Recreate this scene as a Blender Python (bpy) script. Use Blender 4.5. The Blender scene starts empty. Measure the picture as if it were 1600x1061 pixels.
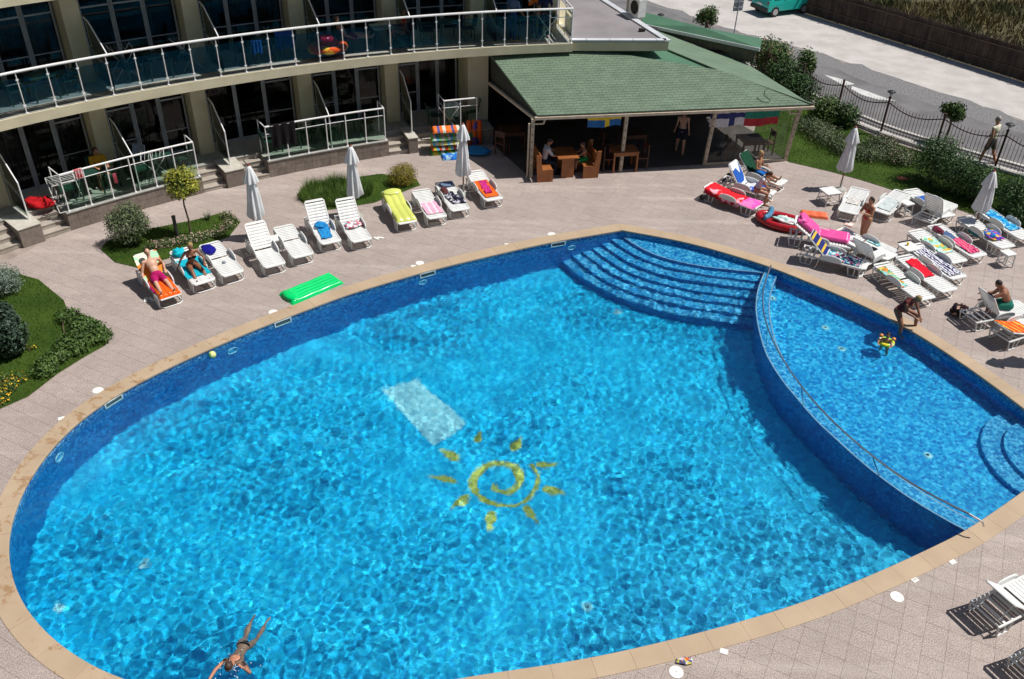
import bpy, math, random
import numpy as np
from mathutils import Vector, Matrix, Euler, noise
R = math.radians
rnd = random.Random(7)
sc = bpy.context.scene
COL = sc.collection

# ---------------------------------------------------------------- camera, sky, sun, exposure
CAM_H, F_PX, W_PX, H_PX = 13.61, 1397.8, 1600.0, 1061.0
_p, _r = R(35.25), R(1.70)
_fw = Vector((0, math.cos(_p), -math.sin(_p)))
_up = Vector((0, math.sin(_p), math.cos(_p)))
_rt = Vector((1, 0, 0))
RT = _rt * math.cos(_r) + _up * math.sin(_r)
UP = -_rt * math.sin(_r) + _up * math.cos(_r)
cam = bpy.data.cameras.new('camera')
camo = bpy.data.objects.new('camera', cam)
COL.objects.link(camo)
m4 = Matrix((RT, UP, -_fw)).transposed().to_4x4()
m4.translation = Vector((0, 0, CAM_H))
camo.matrix_world = m4
cam.sensor_width = 36.0
cam.lens = F_PX / W_PX * 36.0
cam.clip_start = 0.1
cam.clip_end = 500
sc.camera = camo

SUN_DIR = Vector((-0.58, -0.05, -1.0)).normalized()
world = bpy.data.worlds.new('World')
sc.world = world
world.use_nodes = True
wn = world.node_tree
sky = wn.nodes.new('ShaderNodeTexSky')
sky.sky_type = 'NISHITA'
sky.sun_disc = False
sky.sun_elevation = math.asin(-SUN_DIR.z)
sky.sun_rotation = math.atan2(-SUN_DIR.x, -SUN_DIR.y)
wn.links.new(sky.outputs[0], wn.nodes['Background'].inputs[0])
wn.nodes['Background'].inputs[1].default_value = 0.06
sun = bpy.data.lights.new('Sun', 'SUN')
sun.energy = 5.0
sun.angle = R(0.5)
sun.color = (1.0, 0.955, 0.89)
sun.cycles.is_caustics_light = True
suno = bpy.data.objects.new('Sun', sun)
COL.objects.link(suno)
suno.rotation_euler = SUN_DIR.to_track_quat('-Z', 'Y').to_euler()
suno.location = (20, 5, 40)
sc.view_settings.view_transform = 'Standard'
sc.view_settings.look = 'None'
sc.view_settings.exposure = 0.0
sc.view_settings.gamma = 1.0
sc.view_settings.use_curve_mapping = False
sc.cycles.use_denoising = True
sc.cycles.max_bounces = 10
sc.cycles.transparent_max_bounces = 16

# ---------------------------------------------------------------- picking real places
def ray(u, v):
    return ((u - 800) / F_PX * RT - (v - 530.5) / F_PX * UP + _fw).normalized()
def G(u, v, z=0.0):
    d = ray(u, v)
    t = (z - CAM_H) / d.z
    return Vector((0, 0, CAM_H)) + d * t
WATER_Z = -0.14
def GW(u, v, z):                       # a place below the water seen through its surface
    p = G(u, v, WATER_Z)
    d = ray(u, v)
    h = Vector((d.x, d.y, 0))
    s = h.length / 1.333
    dd = h.normalized() * s + Vector((0, 0, -math.sqrt(1 - s * s)))
    return p + dd * ((z - WATER_Z) / dd.z)
BC = Vector((8.36, 2.44))
BR0 = 31.19
def off(th):
    return float(np.interp(th, [102, 110, 118, 124, 135.5], [-.10, 0, .10, .20, .45]))
def PT(th, rho, z, up=False):
    r = BR0 + rho + (off(th) if up else 0)
    return Vector((BC.x + r * math.cos(R(th)), BC.y + r * math.sin(R(th)), z))

# ---------------------------------------------------------------- mesh and object helpers
def cr(q):
    return [tuple(p) for p in q]
class MB:
    def __init__(s):
        s.v, s.f, s.m = [], [], []
    def add(s, vs, fs, mi=0):
        b = len(s.v)
        s.v += [tuple(x) for x in vs]
        for f in fs:
            s.f.append(tuple(b + i for i in f))
            s.m.append(mi)
    def obox(s, c, ax, ay, az, mi=0):   # centre and three half axes
        c, ax, ay, az = Vector(c), Vector(ax), Vector(ay), Vector(az)
        vs = [c + ax * i + ay * j + az * k for k in (-1, 1) for j in (-1, 1) for i in (-1, 1)]
        s.add(vs, [(0, 2, 3, 1), (4, 5, 7, 6), (0, 1, 5, 4), (2, 6, 7, 3), (0, 4, 6, 2), (1, 3, 7, 5)], mi)
    def box(s, c, d, rz=0, mi=0):
        a, b = math.cos(rz), math.sin(rz)
        s.obox(c, Vector((a, b, 0)) * d[0] / 2, Vector((-b, a, 0)) * d[1] / 2, (0, 0, d[2] / 2), mi)
    def bar(s, p, q, w, h, mi=0, up=(0, 0, 1)):
        p, q = Vector(p), Vector(q)
        d = (q - p)
        L = d.length
        d.normalize()
        x = d.cross(Vector(up))
        if x.length < 1e-4:
            x = d.cross(Vector((1, 0, 0)))
        x.normalize()
        y = x.cross(d)
        s.obox((p + q) / 2, d * L / 2, x * w / 2, y * h / 2, mi)
    def tube(s, pts, r, n=6, closed=False, mi=0, caps=True):
        pts = [Vector(p) for p in pts]
        N = len(pts)
        rs = r if isinstance(r, (list, tuple)) else [r] * N
        b = len(s.v)
        prevx = None
        for i, p in enumerate(pts):
            if closed:
                t = pts[(i + 1) % N] - pts[i - 1]
            else:
                t = pts[min(i + 1, N - 1)] - pts[max(i - 1, 0)]
            t.normalize()
            if prevx is None:
                x = t.cross(Vector((0, 0, 1)))
                if x.length < .05:
                    x = t.cross(Vector((0, 1, 0)))
            else:
                x = prevx - t * prevx.dot(t)
                if x.length < 1e-4:
                    x = t.cross(Vector((0, 1, 0)))
            x.normalize()
            prevx = x
            y = t.cross(x)
            for k in range(n):
                a = 2 * math.pi * k / n
                s.v.append(tuple(p + (x * math.cos(a) + y * math.sin(a)) * rs[i]))
        M = N if closed else N - 1
        for i in range(M):
            for k in range(n):
                a, c = b + i * n + k, b + i * n + (k + 1) % n
                j = (i + 1) % N
                s.f.append((a, c, b + j * n + (k + 1) % n, b + j * n + k))
                s.m.append(mi)
        if caps and not closed:
            s.f.append(tuple(b + k for k in range(n - 1, -1, -1)))
            s.f.append(tuple(b + (N - 1) * n + k for k in range(n)))
            s.m += [mi, mi]
    def cyl(s, p, q, r, n=10, mi=0, r2=None):
        s.tube([p, q], [r, r if r2 is None else r2], n, mi=mi)
    def prism(s, poly, z0, z1, mi=0):
        n = len(poly)
        vs = [(p[0], p[1], z0) for p in poly] + [(p[0], p[1], z1) for p in poly]
        s.add(vs, [tuple(range(n - 1, -1, -1)), tuple(range(n, 2 * n))] +
              [(i, (i + 1) % n, n + (i + 1) % n, n + i) for i in range(n)], mi)
    def sphere(s, c, r, n=10, m=7, rot=None, mi=0):
        if not isinstance(r, (tuple, list, Vector)):
            r = (r, r, r)
        c = Vector(c)
        vs = []
        for j in range(m + 1):
            a = math.pi * j / m
            for i in range(n):
                b = 2 * math.pi * i / n
                q = Vector((r[0] * math.sin(a) * math.cos(b), r[1] * math.sin(a) * math.sin(b), r[2] * math.cos(a)))
                if rot is not None:
                    q = rot @ q
                vs.append(c + q)
        fs = []
        for j in range(m):
            for i in range(n):
                k = (i + 1) % n
                if j == 0:
                    fs.append((i, n + i, n + k))
                elif j == m - 1:
                    fs.append((j * n + i, (j + 1) * n + i, j * n + k))
                else:
                    fs.append((j * n + i, (j + 1) * n + i, (j + 1) * n + k, j * n + k))
        s.add(vs, fs, mi)
    def grid(s, fn, nu, nv, mi=0):
        vs = [fn(i / nu, j / nv) for i in range(nu + 1) for j in range(nv + 1)]
        s.add(vs, [(i * (nv + 1) + j, (i + 1) * (nv + 1) + j, (i + 1) * (nv + 1) + j + 1, i * (nv + 1) + j + 1)
                   for i in range(nu) for j in range(nv)], mi)
    def lathe(s, prof, n=16, c=(0, 0, 0), mi=0, fn=None):
        b = len(s.v)
        for j, (r, z) in enumerate(prof):
            for i in range(n):
                a = 2 * math.pi * i / n
                rr = r if fn is None else fn(r, z, a, i)
                s.v.append((c[0] + rr * math.cos(a), c[1] + rr * math.sin(a), c[2] + z))
        for j in range(len(prof) - 1):
            for i in range(n):
                k = (i + 1) % n
                s.f.append((b + j * n + i, b + j * n + k, b + (j + 1) * n + k, b + (j + 1) * n + i))
                s.m.append(mi)
    def mesh(s, name, mats, smooth=False):
        me = bpy.data.meshes.new(name)
        me.from_pydata(s.v, [], s.f)
        for m in (mats if isinstance(mats, (list, tuple)) else [mats]):
            me.materials.append(m)
        if any(s.m):
            me.polygons.foreach_set('material_index', s.m)
        if smooth:
            me.polygons.foreach_set('use_smooth', [True] * len(me.polygons))
        me.update()
        return me
    def build(s, name, mats, parent=None, smooth=False):
        return link(name, s.mesh(name, mats, smooth), parent)
def link(name, me, parent=None, loc=None, rz=None):
    o = bpy.data.objects.new(name, me)
    COL.objects.link(o)
    if parent is not None:
        o.parent = parent
    if loc is not None:
        o.location = loc
    if rz is not None:
        o.rotation_euler = (0, 0, rz)
    return o
def tag(o, label=None, cat=None, group=None, kind=None):
    for k, v in (('label', label), ('category', cat), ('group', group), ('kind', kind)):
        if v:
            o[k] = v
    return o
def thing(name, label, cat, loc=(0, 0, 0), rz=0, group=None):
    o = bpy.data.objects.new(name, None)
    COL.objects.link(o)
    o.location = loc
    o.rotation_euler = (0, 0, rz)
    o.empty_display_size = .2
    return tag(o, label, cat, group)
def dup(root, loc=None, rz=None, label=None, mat=None):
    r = root.copy()
    COL.objects.link(r)
    if loc is not None:
        r.location = loc
    if rz is not None:
        r.rotation_euler = (0, 0, rz)
    if label:
        r['label'] = label
    for ch in list(root.children):
        c = ch.copy()
        COL.objects.link(c)
        c.parent = r
        for g in list(ch.children):
            d = g.copy()
            COL.objects.link(d)
            d.parent = c
    return r

# ---------------------------------------------------------------- materials
def newmat(name):
    m = bpy.data.materials.new(name)
    m.use_nodes = True
    return m, m.node_tree, m.node_tree.nodes['Principled BSDF']
def mixc(t, fac, a, b):
    n = t.nodes.new('ShaderNodeMix')
    n.data_type = 'RGBA'
    for i, x in ((0, fac), (6, a), (7, b)):
        if isinstance(x, (tuple, list)):
            n.inputs[i].default_value = (*x, 1)[:4]
        elif isinstance(x, (int, float)):
            n.inputs[i].default_value = x
        else:
            t.links.new(x, n.inputs[i])
    return n.outputs[2]
def ntex(t, scale, detail=3, rough=.55, geo=True, vec=None):
    n = t.nodes.new('ShaderNodeTexNoise')
    n.inputs['Scale'].default_value = scale
    n.inputs['Detail'].default_value = detail
    n.inputs['Roughness'].default_value = rough
    if vec is not None:
        t.links.new(vec, n.inputs['Vector'])
    elif geo:
        g = t.nodes.new('ShaderNodeNewGeometry')
        t.links.new(g.outputs['Position'], n.inputs['Vector'])
    else:
        g = t.nodes.new('ShaderNodeTexCoord')
        t.links.new(g.outputs['Object'], n.inputs['Vector'])
    return n
def ramp(t, inp, stops):
    r = t.nodes.new('ShaderNodeValToRGB')
    e = r.color_ramp.elements
    while len(e) < len(stops):
        e.new(.5)
    for k, (p, c) in enumerate(stops):
        e[k].position = p
        e[k].color = (*c, 1) if len(c) == 3 else c
    t.links.new(inp, r.inputs[0])
    return r.outputs[0]
def bumpn(t, b, height, strength=.4, dist=.01):
    n = t.nodes.new('ShaderNodeBump')
    n.inputs['Strength'].default_value = strength
    n.inputs['Distance'].default_value = dist
    t.links.new(height, n.inputs['Height'])
    t.links.new(n.outputs[0], b.inputs['Normal'])
def mat(name, col, rough=.6, col2=None, scale=6, lo=.35, hi=.65, bump=0, bscale=60, metal=0, geo=True, island=0, spec=None):
    m, t, b = newmat(name)
    b.inputs['Roughness'].default_value = rough
    b.inputs['Metallic'].default_value = metal
    if spec is not None:
        b.inputs['Specular IOR Level'].default_value = spec
    c2 = col2 if col2 else tuple(x * .82 for x in col)
    n = ntex(t, scale, 4, geo=geo)
    c = ramp(t, n.outputs[0], [(lo, c2), (hi, col)])
    if island:
        g = t.nodes.new('ShaderNodeNewGeometry')
        mr = t.nodes.new('ShaderNodeMapRange')
        mr.inputs[3].default_value = 1 - island
        mr.inputs[4].default_value = 1 + island * .6
        t.links.new(g.outputs['Random Per Island'], mr.inputs[0])
        h = t.nodes.new('ShaderNodeHueSaturation')
        t.links.new(mr.outputs[0], h.inputs['Value'])
        t.links.new(c, h.inputs['Color'])
        c = h.outputs[0]
    t.links.new(c, b.inputs['Base Color'])
    if bump:
        nb = ntex(t, bscale, 3, geo=geo)
        bumpn(t, b, nb.outputs[0], bump, .01)
    return m
def objrand(m, amt):                 # pieces of one kind differ slightly in tone
    t = m.node_tree
    b = t.nodes['Principled BSDF']
    src = b.inputs['Base Color'].links[0].from_socket
    i = t.nodes.new('ShaderNodeObjectInfo')
    mr = t.nodes.new('ShaderNodeMapRange')
    mr.inputs[3].default_value = 1 - amt
    mr.inputs[4].default_value = 1 + amt
    t.links.new(i.outputs['Random'], mr.inputs[0])
    h = t.nodes.new('ShaderNodeHueSaturation')
    t.links.new(mr.outputs[0], h.inputs['Value'])
    t.links.new(src, h.inputs['Color'])
    t.links.new(h.outputs[0], b.inputs['Base Color'])
    return m
def glass(name, tint, ior=1.28, rough=.02, alpha_mix=0.0, col=(0, 0, 0)):
    m = bpy.data.materials.new(name)
    m.use_nodes = True
    t = m.node_tree
    t.nodes.clear()
    o = t.nodes.new('ShaderNodeOutputMaterial')
    tr = t.nodes.new('ShaderNodeBsdfTransparent')
    tr.inputs[0].default_value = (*tint, 1)
    gl = t.nodes.new('ShaderNodeBsdfGlossy')
    gl.inputs['Roughness'].default_value = rough
    gl.inputs[0].default_value = (1, 1, 1, 1)
    fr = t.nodes.new('ShaderNodeFresnel')
    fr.inputs[0].default_value = ior
    mx = t.nodes.new('ShaderNodeMixShader')
    t.links.new(fr.outputs[0], mx.inputs[0])
    t.links.new(tr.outputs[0], mx.inputs[1])
    t.links.new(gl.outputs[0], mx.inputs[2])
    last = mx.outputs[0]
    if alpha_mix:
        d = t.nodes.new('ShaderNodeBsdfDiffuse')
        d.inputs[0].default_value = (*col, 1)
        m2 = t.nodes.new('ShaderNodeMixShader')
        m2.inputs[0].default_value = alpha_mix
        t.links.new(last, m2.inputs[1])
        t.links.new(d.outputs[0], m2.inputs[2])
        last = m2.outputs[0]
    t.links.new(last, o.inputs[0])
    return m

def M_tile():
    m, t, b = newmat('terrazzo_paver')
    n1 = ntex(t, 0.55, 4)
    n2 = ntex(t, 45, 2)
    n3 = ntex(t, 6, 4)
    c = ramp(t, n1.outputs[0], [(.3, (.40, .340, .308)), (.7, (.48, .41, .372))])
    c = mixc(t, ramp(t, n2.outputs[0], [(.46, (1, 1, 1)), (.54, (0, 0, 0))]), c, (.27, .22, .205))
    g5 = t.nodes.new('ShaderNodeNewGeometry')
    mp = t.nodes.new('ShaderNodeMapping')
    mp.inputs['Rotation'].default_value = (0, 0, R(-38))
    mp.inputs['Scale'].default_value = (.12, 1.5, 1)
    t.links.new(g5.outputs['Position'], mp.inputs[0])
    n5 = ntex(t, 1.0, 5, .6, vec=mp.outputs[0])
    c = mixc(t, ramp(t, n5.outputs[0], [(.52, (0, 0, 0)), (.72, (.38, .38, .38))]), c, (.60, .53, .48))
    n6 = ntex(t, 1.7, 6, .7)
    c = mixc(t, ramp(t, n6.outputs[0], [(.60, (0, 0, 0)), (.72, (.45, .45, .45))]), c, (.30, .245, .215))
    mx = t.nodes.new('ShaderNodeMix')
    mx.data_type = 'RGBA'
    mx.blend_type = 'MULTIPLY'
    mx.inputs[0].default_value = .5
    t.links.new(c, mx.inputs[6])
    t.links.new(ramp(t, n3.outputs[0], [(.3, (.78, .76, .74)), (.65, (1, 1, 1))]), mx.inputs[7])
    t.links.new(mx.outputs[2], b.inputs['Base Color'])
    b.inputs['Roughness'].default_value = .75
    bumpn(t, b, n2.outputs[0], .25, .004)
    return m
PAVER = M_tile()
g = PAVER.node_tree
PAVERG = PAVER.copy()
PAVERG.name = 'terrazzo_paver_single'
objrand(PAVERG, .045)
def islandvar(m, amt):
    t = m.node_tree
    b = t.nodes['Principled BSDF']
    src = b.inputs['Base Color'].links[0].from_socket
    g = t.nodes.new('ShaderNodeNewGeometry')
    mr = t.nodes.new('ShaderNodeMapRange')
    mr.inputs[3].default_value = 1 - amt
    mr.inputs[4].default_value = 1 + amt
    t.links.new(g.outputs['Random Per Island'], mr.inputs[0])
    h = t.nodes.new('ShaderNodeHueSaturation')
    t.links.new(mr.outputs[0], h.inputs['Value'])
    t.links.new(src, h.inputs['Color'])
    t.links.new(h.outputs[0], b.inputs['Base Color'])
islandvar(PAVER, .045)
GROUT = mat('mortar_bed', (.37, .31, .275), .9, (.22, .18, .15), 1.3)
def M_coping():
    m, t, b = newmat('sandstone_coping')
    n1 = ntex(t, 1.2, 5)
    n2 = ntex(t, 3.2, 6, .7)
    c = ramp(t, n1.outputs[0], [(.3, (.385, .285, .19)), (.7, (.455, .345, .235))])
    # flaking ochre stains, mostly on the weathered left side
    g = t.nodes.new('ShaderNodeNewGeometry')
    sx = t.nodes.new('ShaderNodeSeparateXYZ')
    t.links.new(g.outputs['Position'], sx.inputs[0])
    mr = t.nodes.new('ShaderNodeMapRange')
    mr.inputs[1].default_value = -9.5
    mr.inputs[2].default_value = -3.0
    mr.inputs[3].default_value = .05
    mr.inputs[4].default_value = -.12
    t.links.new(sx.outputs[0], mr.inputs[0])
    ad = t.nodes.new('ShaderNodeMath')
    t.links.new(n2.outputs[0], ad.inputs[0])
    t.links.new(mr.outputs[0], ad.inputs[1])
    f = ramp(t, ad.outputs[0], [(.575, (0, 0, 0)), (.65, (.8, .8, .8))])
    c = mixc(t, f, c, (.30, .17, .075))
    t.links.new(c, b.inputs['Base Color'])
    b.inputs['Roughness'].default_value = .7
    bumpn(t, b, n2.outputs[0], .2, .006)
    return objrand(m, .03)
COPING = M_coping()
def M_mosaic(name, a, b2, c2, hilite=.12, cell=38):
    m, t, b = newmat(name)
    v = t.nodes.new('ShaderNodeTexVoronoi')
    v.inputs['Scale'].default_value = cell
    g = t.nodes.new('ShaderNodeNewGeometry')
    t.links.new(g.outputs['Position'], v.inputs['Vector'])
    sp = t.nodes.new('ShaderNodeSeparateColor')
    t.links.new(v.outputs['Color'], sp.inputs[0])
    c = ramp(t, sp.outputs[0], [(0.0, a), (.35, b2), (.75, c2), (1.0, tuple(min(1, x * 1.25 + hilite * .3) for x in c2))])
    n = ntex(t, .5, 3)
    c = mixc(t, ramp(t, n.outputs[0], [(.35, (0, 0, 0)), (.7, (.35, .35, .35))]), c, tuple(x * .8 for x in b2))
    t.links.new(c, b.inputs['Base Color'])
    b.inputs['Roughness'].default_value = .35
    return m
MOS_FLOOR = M_mosaic('blue_glass_mosaic', (.0, .27, .58), (.0, .41, .71), (.008, .56, .82), cell=15)  # mixed tile blues, with contrast widened to put water sparkle into the colour
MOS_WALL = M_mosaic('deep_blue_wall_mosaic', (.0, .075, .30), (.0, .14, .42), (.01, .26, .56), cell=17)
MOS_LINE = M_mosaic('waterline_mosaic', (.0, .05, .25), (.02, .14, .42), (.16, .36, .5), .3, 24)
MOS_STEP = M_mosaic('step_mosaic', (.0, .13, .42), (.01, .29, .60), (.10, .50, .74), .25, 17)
LIP = mat('pale_blue_nosing', (.42, .52, .62), .4, (.3, .42, .55), 20)
MOTIF = M_mosaic('yellow_mosaic', (.24, .22, .03), (.42, .40, .05), (.55, .54, .12), .1, 18)
PALE = M_mosaic('pale_panel_mosaic', (.14, .50, .62), (.32, .66, .74), (.45, .78, .82), .1, 20)
STEEL = mat('brushed_steel', (.72, .72, .73), .22, (.6, .6, .62), 4, metal=1)
STEELP = mat('satin_steel_rail', (.88, .88, .88), .35, (.84, .84, .84), 5, metal=.1)
WHITEP = mat('white_plastic', (.78, .79, .78), .38, (.66, .67, .66), 5, geo=False)
WHITEC = mat('white_cap', (.80, .80, .77), .5, (.72, .72, .68), 8)
BEIGE = mat('beige_render', (.65, .59, .42), .85, (.56, .505, .35), 1.6, bump=.15, bscale=80)
FRAME = mat('aluminium_frame', (.36, .38, .42), .4, (.30, .32, .36), 3)
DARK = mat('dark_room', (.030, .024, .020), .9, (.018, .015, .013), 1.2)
CURTAIN = mat('brown_curtain', (.13, .065, .035), .9, (.07, .035, .02), 4)
SHEER = mat('sheer_curtain', (.34, .31, .26), .9, (.22, .20, .16), 4)
WGLASS = glass('window_glass', (.55, .58, .60))
BGLASS = glass('blue_tinted_glass', (.56, .66, .71))
GGLASS = glass('green_tinted_glass', (.76, .88, .82))
CGLASS = glass('clear_screen', (.84, .86, .84))
BALCF = mat('balcony_floor_tile', (.36, .36, .33), .6, (.26, .27, .25), 5)
STAIR = mat('stone_step', (.40, .36, .31), .7, (.32, .28, .24), 3)
NOSE = mat('step_nosing', (.55, .52, .46), .6)
WALLT = objrand(mat('taupe_wall_tile', (.235, .195, .165), .55, (.17, .14, .12), 9), .14)

# ---------------------------------------------------------------- pool outline
def catmull(P, step=.22):
    P = [Vector((p[0], p[1], 0)) for p in P]
    Q = [P[0] * 2 - P[1]] + P + [P[-1] * 2 - P[-2]]
    out = []
    for i in range(1, len(Q) - 2):
        n = max(1, int((Q[i + 1] - Q[i]).length / step))
        for k in range(n):
            t = k / n
            a, b, c, d = Q[i - 1], Q[i], Q[i + 1], Q[i + 2]
            out.append(.5 * ((2 * b) + (c - a) * t + (2 * a - 5 * b + 4 * c - d) * t * t + (3 * b - a - 3 * c + d) * t ** 3))
    out.append(P[-1])
    for _ in range(12):
        o2 = out[:]
        for i in range(1, len(out) - 1):
            o2[i] = (out[i - 1] + out[i] * 2 + out[i + 1]) / 4
        out = o2
    return out
TOPC, TIPC = (3.40, 25.53), (13.05, 15.55)
left = [TOPC, (2.33, 25.09), (1.11, 24.6), (-.08, 24.0), (-1.6, 23.18), (-2.73, 22.55), (-3.4, 22.09), (-4.56, 21.33), (-5.64, 20.41),
        (-6.79, 19.42), (-7.83, 18.38), (-8.33, 17.85), (-8.91, 17.18), (-9.5, 16.36), (-9.92, 15.5), (-10.13, 14.58), (-10.19, 13.65),
        (-10.13, 13.0), (-9.83, 11.88), (-9.6, 11.4), (-9.24, 10.87), (-8.77, 10.3), (-8.13, 9.77), (-7.6, 9.41), (-7.03, 9.13),
        (-6.4, 8.9), (-5, 8.62), (-3.5, 8.6), (-2, 8.83), (-.63, 9.16), (1.31, 9.55), (2.67, 9.93), (3.91, 10.32), (5.41, 10.87), (6.23, 11.23),
        (7.57, 11.88), (8.47, 12.36), (9.51, 12.92), (10.07, 13.33), (11.18, 14.1), TIPC]
right = [TIPC, (12.49, 17.0), (11.87, 18.45), (11.06, 19.99), (10.15, 21.23), (9.03, 22.32), (8.02, 23.25), (7.45, 23.68), (5.91, 24.6), (5.0, 25.02), TOPC]
OL, OR_ = catmull(left), catmull(right)
OUT = OL[:-1] + OR_[:-1]
NO = len(OUT)
def offset_poly(P, d):                # outward offset (outline runs anticlockwise seen from above)
    n = len(P)
    res = []
    for i in range(n):
        a, b, c = P[i - 1], P[i], P[(i + 1) % n]
        t1, t2 = (b - a).normalized(), (c - b).normalized()
        n1, n2 = Vector((t1.y, -t1.x, 0)), Vector((t2.y, -t2.x, 0))
        nn = (n1 + n2).normalized()
        res.append(b + nn * d / max(.45, nn.dot(n1)))
    return res
area = sum(OUT[i].x * OUT[(i + 1) % NO].y - OUT[(i + 1) % NO].x * OUT[i].y for i in range(NO))
SGN = 1 if area > 0 else -1
CO1 = offset_poly(OUT, .39 * SGN)
CMID = offset_poly(OUT, .22 * SGN)
def inside(x, y, P):
    c = False
    n = len(P)
    j = n - 1
    for i in range(n):
        if (P[i].y > y) != (P[j].y > y) and x < (P[j].x - P[i].x) * (y - P[i].y) / (P[j].y - P[i].y) + P[i].x:
            c = not c
        j = i
    return c

FLOOR_Z, KID_Z = -1.85, -.80
def wall_strip(P, z0, z1, name, m, closed=True):
    b = MB()
    n = len(P)
    b.v = [(p.x, p.y, z0) for p in P] + [(p.x, p.y, z1) for p in P]
    b.f = [(i, (i + 1) % n, n + (i + 1) % n, n + i) for i in range(n if closed else n - 1)]
    b.m = [0] * len(b.f)
    return b.build(name, m, smooth=False)
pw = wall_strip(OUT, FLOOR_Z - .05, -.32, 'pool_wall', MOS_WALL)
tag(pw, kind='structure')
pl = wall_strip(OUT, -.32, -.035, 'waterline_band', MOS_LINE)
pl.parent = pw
b = MB()
b.v = [(p.x, p.y, FLOOR_Z) for p in offset_poly(OUT, .05 * SGN)]
b.f = [tuple(range(NO))]
b.m = [0]
pf = tag(b.build('pool_floor', MOS_FLOOR), kind='structure')

# divider between the deep pool and the paddling pool
dl = catmull([(7.95, 24.3)] + [tuple(GW(u, v, -.24))[:2] for u, v in [(1194, 425), (1180, 464), (1184, 510), (1201, 565), (1233, 609), (1275, 657), (1324, 705), (1398, 763), (1464, 806)]] + [(9.75, 12.95), (10.2, 12.6)], .2)
def offs(P, d):
    r = []
    for i, p in enumerate(P):
        t = (P[min(i + 1, len(P) - 1)] - P[max(i - 1, 0)]).normalized()
        r.append(p + Vector((-t.y, t.x, 0)) * d)
    return r
dr = offs(dl, .40)
dlip, drip = offs(dl, .035), offs(dl, .365)
def strip(A, B, z, name, m, parent=None, zb=None):
    b = MB()
    n = len(A)
    b.v = [(p.x, p.y, z) for p in A] + [(p.x, p.y, z) for p in B]
    b.f = [(i, i + 1, n + i + 1, n + i) for i in range(n - 1)]
    b.m = [0] * len(b.f)
    return b.build(name, m, parent)
DIV = wall_strip(dl, FLOOR_Z, -.24, 'pool_divider', MOS_WALL, closed=False)
tag(DIV, kind='structure')
x_ = wall_strip(dr, KID_Z - .1, -.24, 'divider_side', MOS_WALL, closed=False)
x_.parent = DIV
strip(dlip, drip, -.24, 'divider_top', MOS_STEP, DIV)
strip(dl, dlip, -.236, 'nosing', LIP, DIV)
strip(drip, dr, -.236, 'nosing', LIP, DIV)

# paddling-pool floor: everything right of the divider
def nearest(P, q):
    return min(range(len(P)), key=lambda i: (P[i] - q).length)
OX = offset_poly(OUT, .05 * SGN)
iS = nearest(OX, Vector((9.75, 12.95, 0)))
iE = nearest(OX, Vector((7.75, 23.55, 0)))
kid = []
i = iS
while i != iE:
    kid.append(OX[i])
    i = (i + 1) % NO
kid.append(OX[iE])
mid = offs(dl, .2)
mid = [p for p in mid if inside(p.x, p.y, OX)]
kid += mid
b = MB()
b.v = [(p.x, p.y, KID_Z) for p in kid]
b.f = [tuple(range(len(kid)))]
b.m = [0]
MOS_KID = M_mosaic('paddling_mosaic', (.0, .16, .50), (.0, .32, .68), (.03, .52, .82), .2, 15)
tag(b.build('paddling_pool_floor', MOS_KID), kind='structure')

# curved steps at the top corner
LIPC = catmull([tuple(GW(u, v, -.30))[:2] for u, v in [(971, 368), (990, 383), (1020, 397), (1060, 409), (1120, 419), (1194, 427)]], .15)
LIPC = [LIPC[0] + (LIPC[0] - LIPC[3]).normalized() * .5] + LIPC + [LIPC[-1] + (LIPC[-1] - LIPC[-4]).normalized() * .12]
last = [tuple(GW(u, v, -1.50))[:2] for u, v in [(902, 402), (940, 450), (1000, 480), (1060, 492), (1145, 500)]]
STEPS = tag(thing('pool_steps', None, None), kind='structure')
NS = 7
def step_curve(k):
    w = .335 * k
    P = []
    for j, p in enumerate(LIPC):
        t = (LIPC[min(j + 1, len(LIPC) - 1)] - LIPC[max(j - 1, 0)]).normalized()
        P.append(p + Vector((t.y, -t.x, 0)) * w)
    for _ in range(3):
        P = [P[0]] + [(P[j - 1] + P[j] * 2 + P[j + 1]) / 4 for j in range(1, len(P) - 1)] + [P[-1]]
    P[0] = P[0] + (P[0] - P[1]).normalized() * (.3 + .3 * k)
    if k:
        P[-1] = P[-1] + (P[-1] - P[-2]).normalized() * .22
    return P
prev = None
for k in range(NS):
    P = step_curve(k)
    n = len(P)
    z = -.30 - .185 * k
    b = MB()
    if k == 0:
        poly = P + [Vector((8.0, 23.85, 0)), Vector((7.6, 24.2, 0)), Vector((5.9, 25.3, 0)), Vector((3.3, 26.3, 0))]
        b.add([(p.x, p.y, z) for p in poly], [tuple(range(len(poly)))])
    else:
        b.add([(p.x, p.y, z) for p in P] + [(p.x, p.y, z) for p in prev], [(j, j + 1, n + j + 1, n + j) for j in range(n - 1)])
    zb = z - .185 if k < NS - 1 else FLOOR_Z - .01
    b.add([(p.x, p.y, zb) for p in P] + [(p.x, p.y, z) for p in P], [(j, j + 1, n + j + 1, n + j) for j in range(n - 1)], 1)
    st = b.build('step', [MOS_STEP, MOS_WALL], STEPS)
    if k == 0:
        strip(P, offs(P, .035), z + .004, 'nosing', LIP, st)
    prev = P
KSTEPS = tag(thing('paddling_pool_steps', None, None), kind='structure')
tip = Vector((13.05, 15.55, 0))
for k, (r0, z) in enumerate([(1.92, -.62), (1.44, -.46), (.96, -.30)]):
    P = []
    for j in range(19):
        a = R(105 + 120 * j / 18)
        P.append(tip + Vector((math.cos(a), math.sin(a), 0)) * r0)
    b = MB()
    b.prism(P + [tip + Vector((1.5, -1.5, 0)), tip + Vector((1.5, 1.5, 0))], KID_Z - .02, z)
    st = b.build('step', MOS_STEP, KSTEPS)

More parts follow.
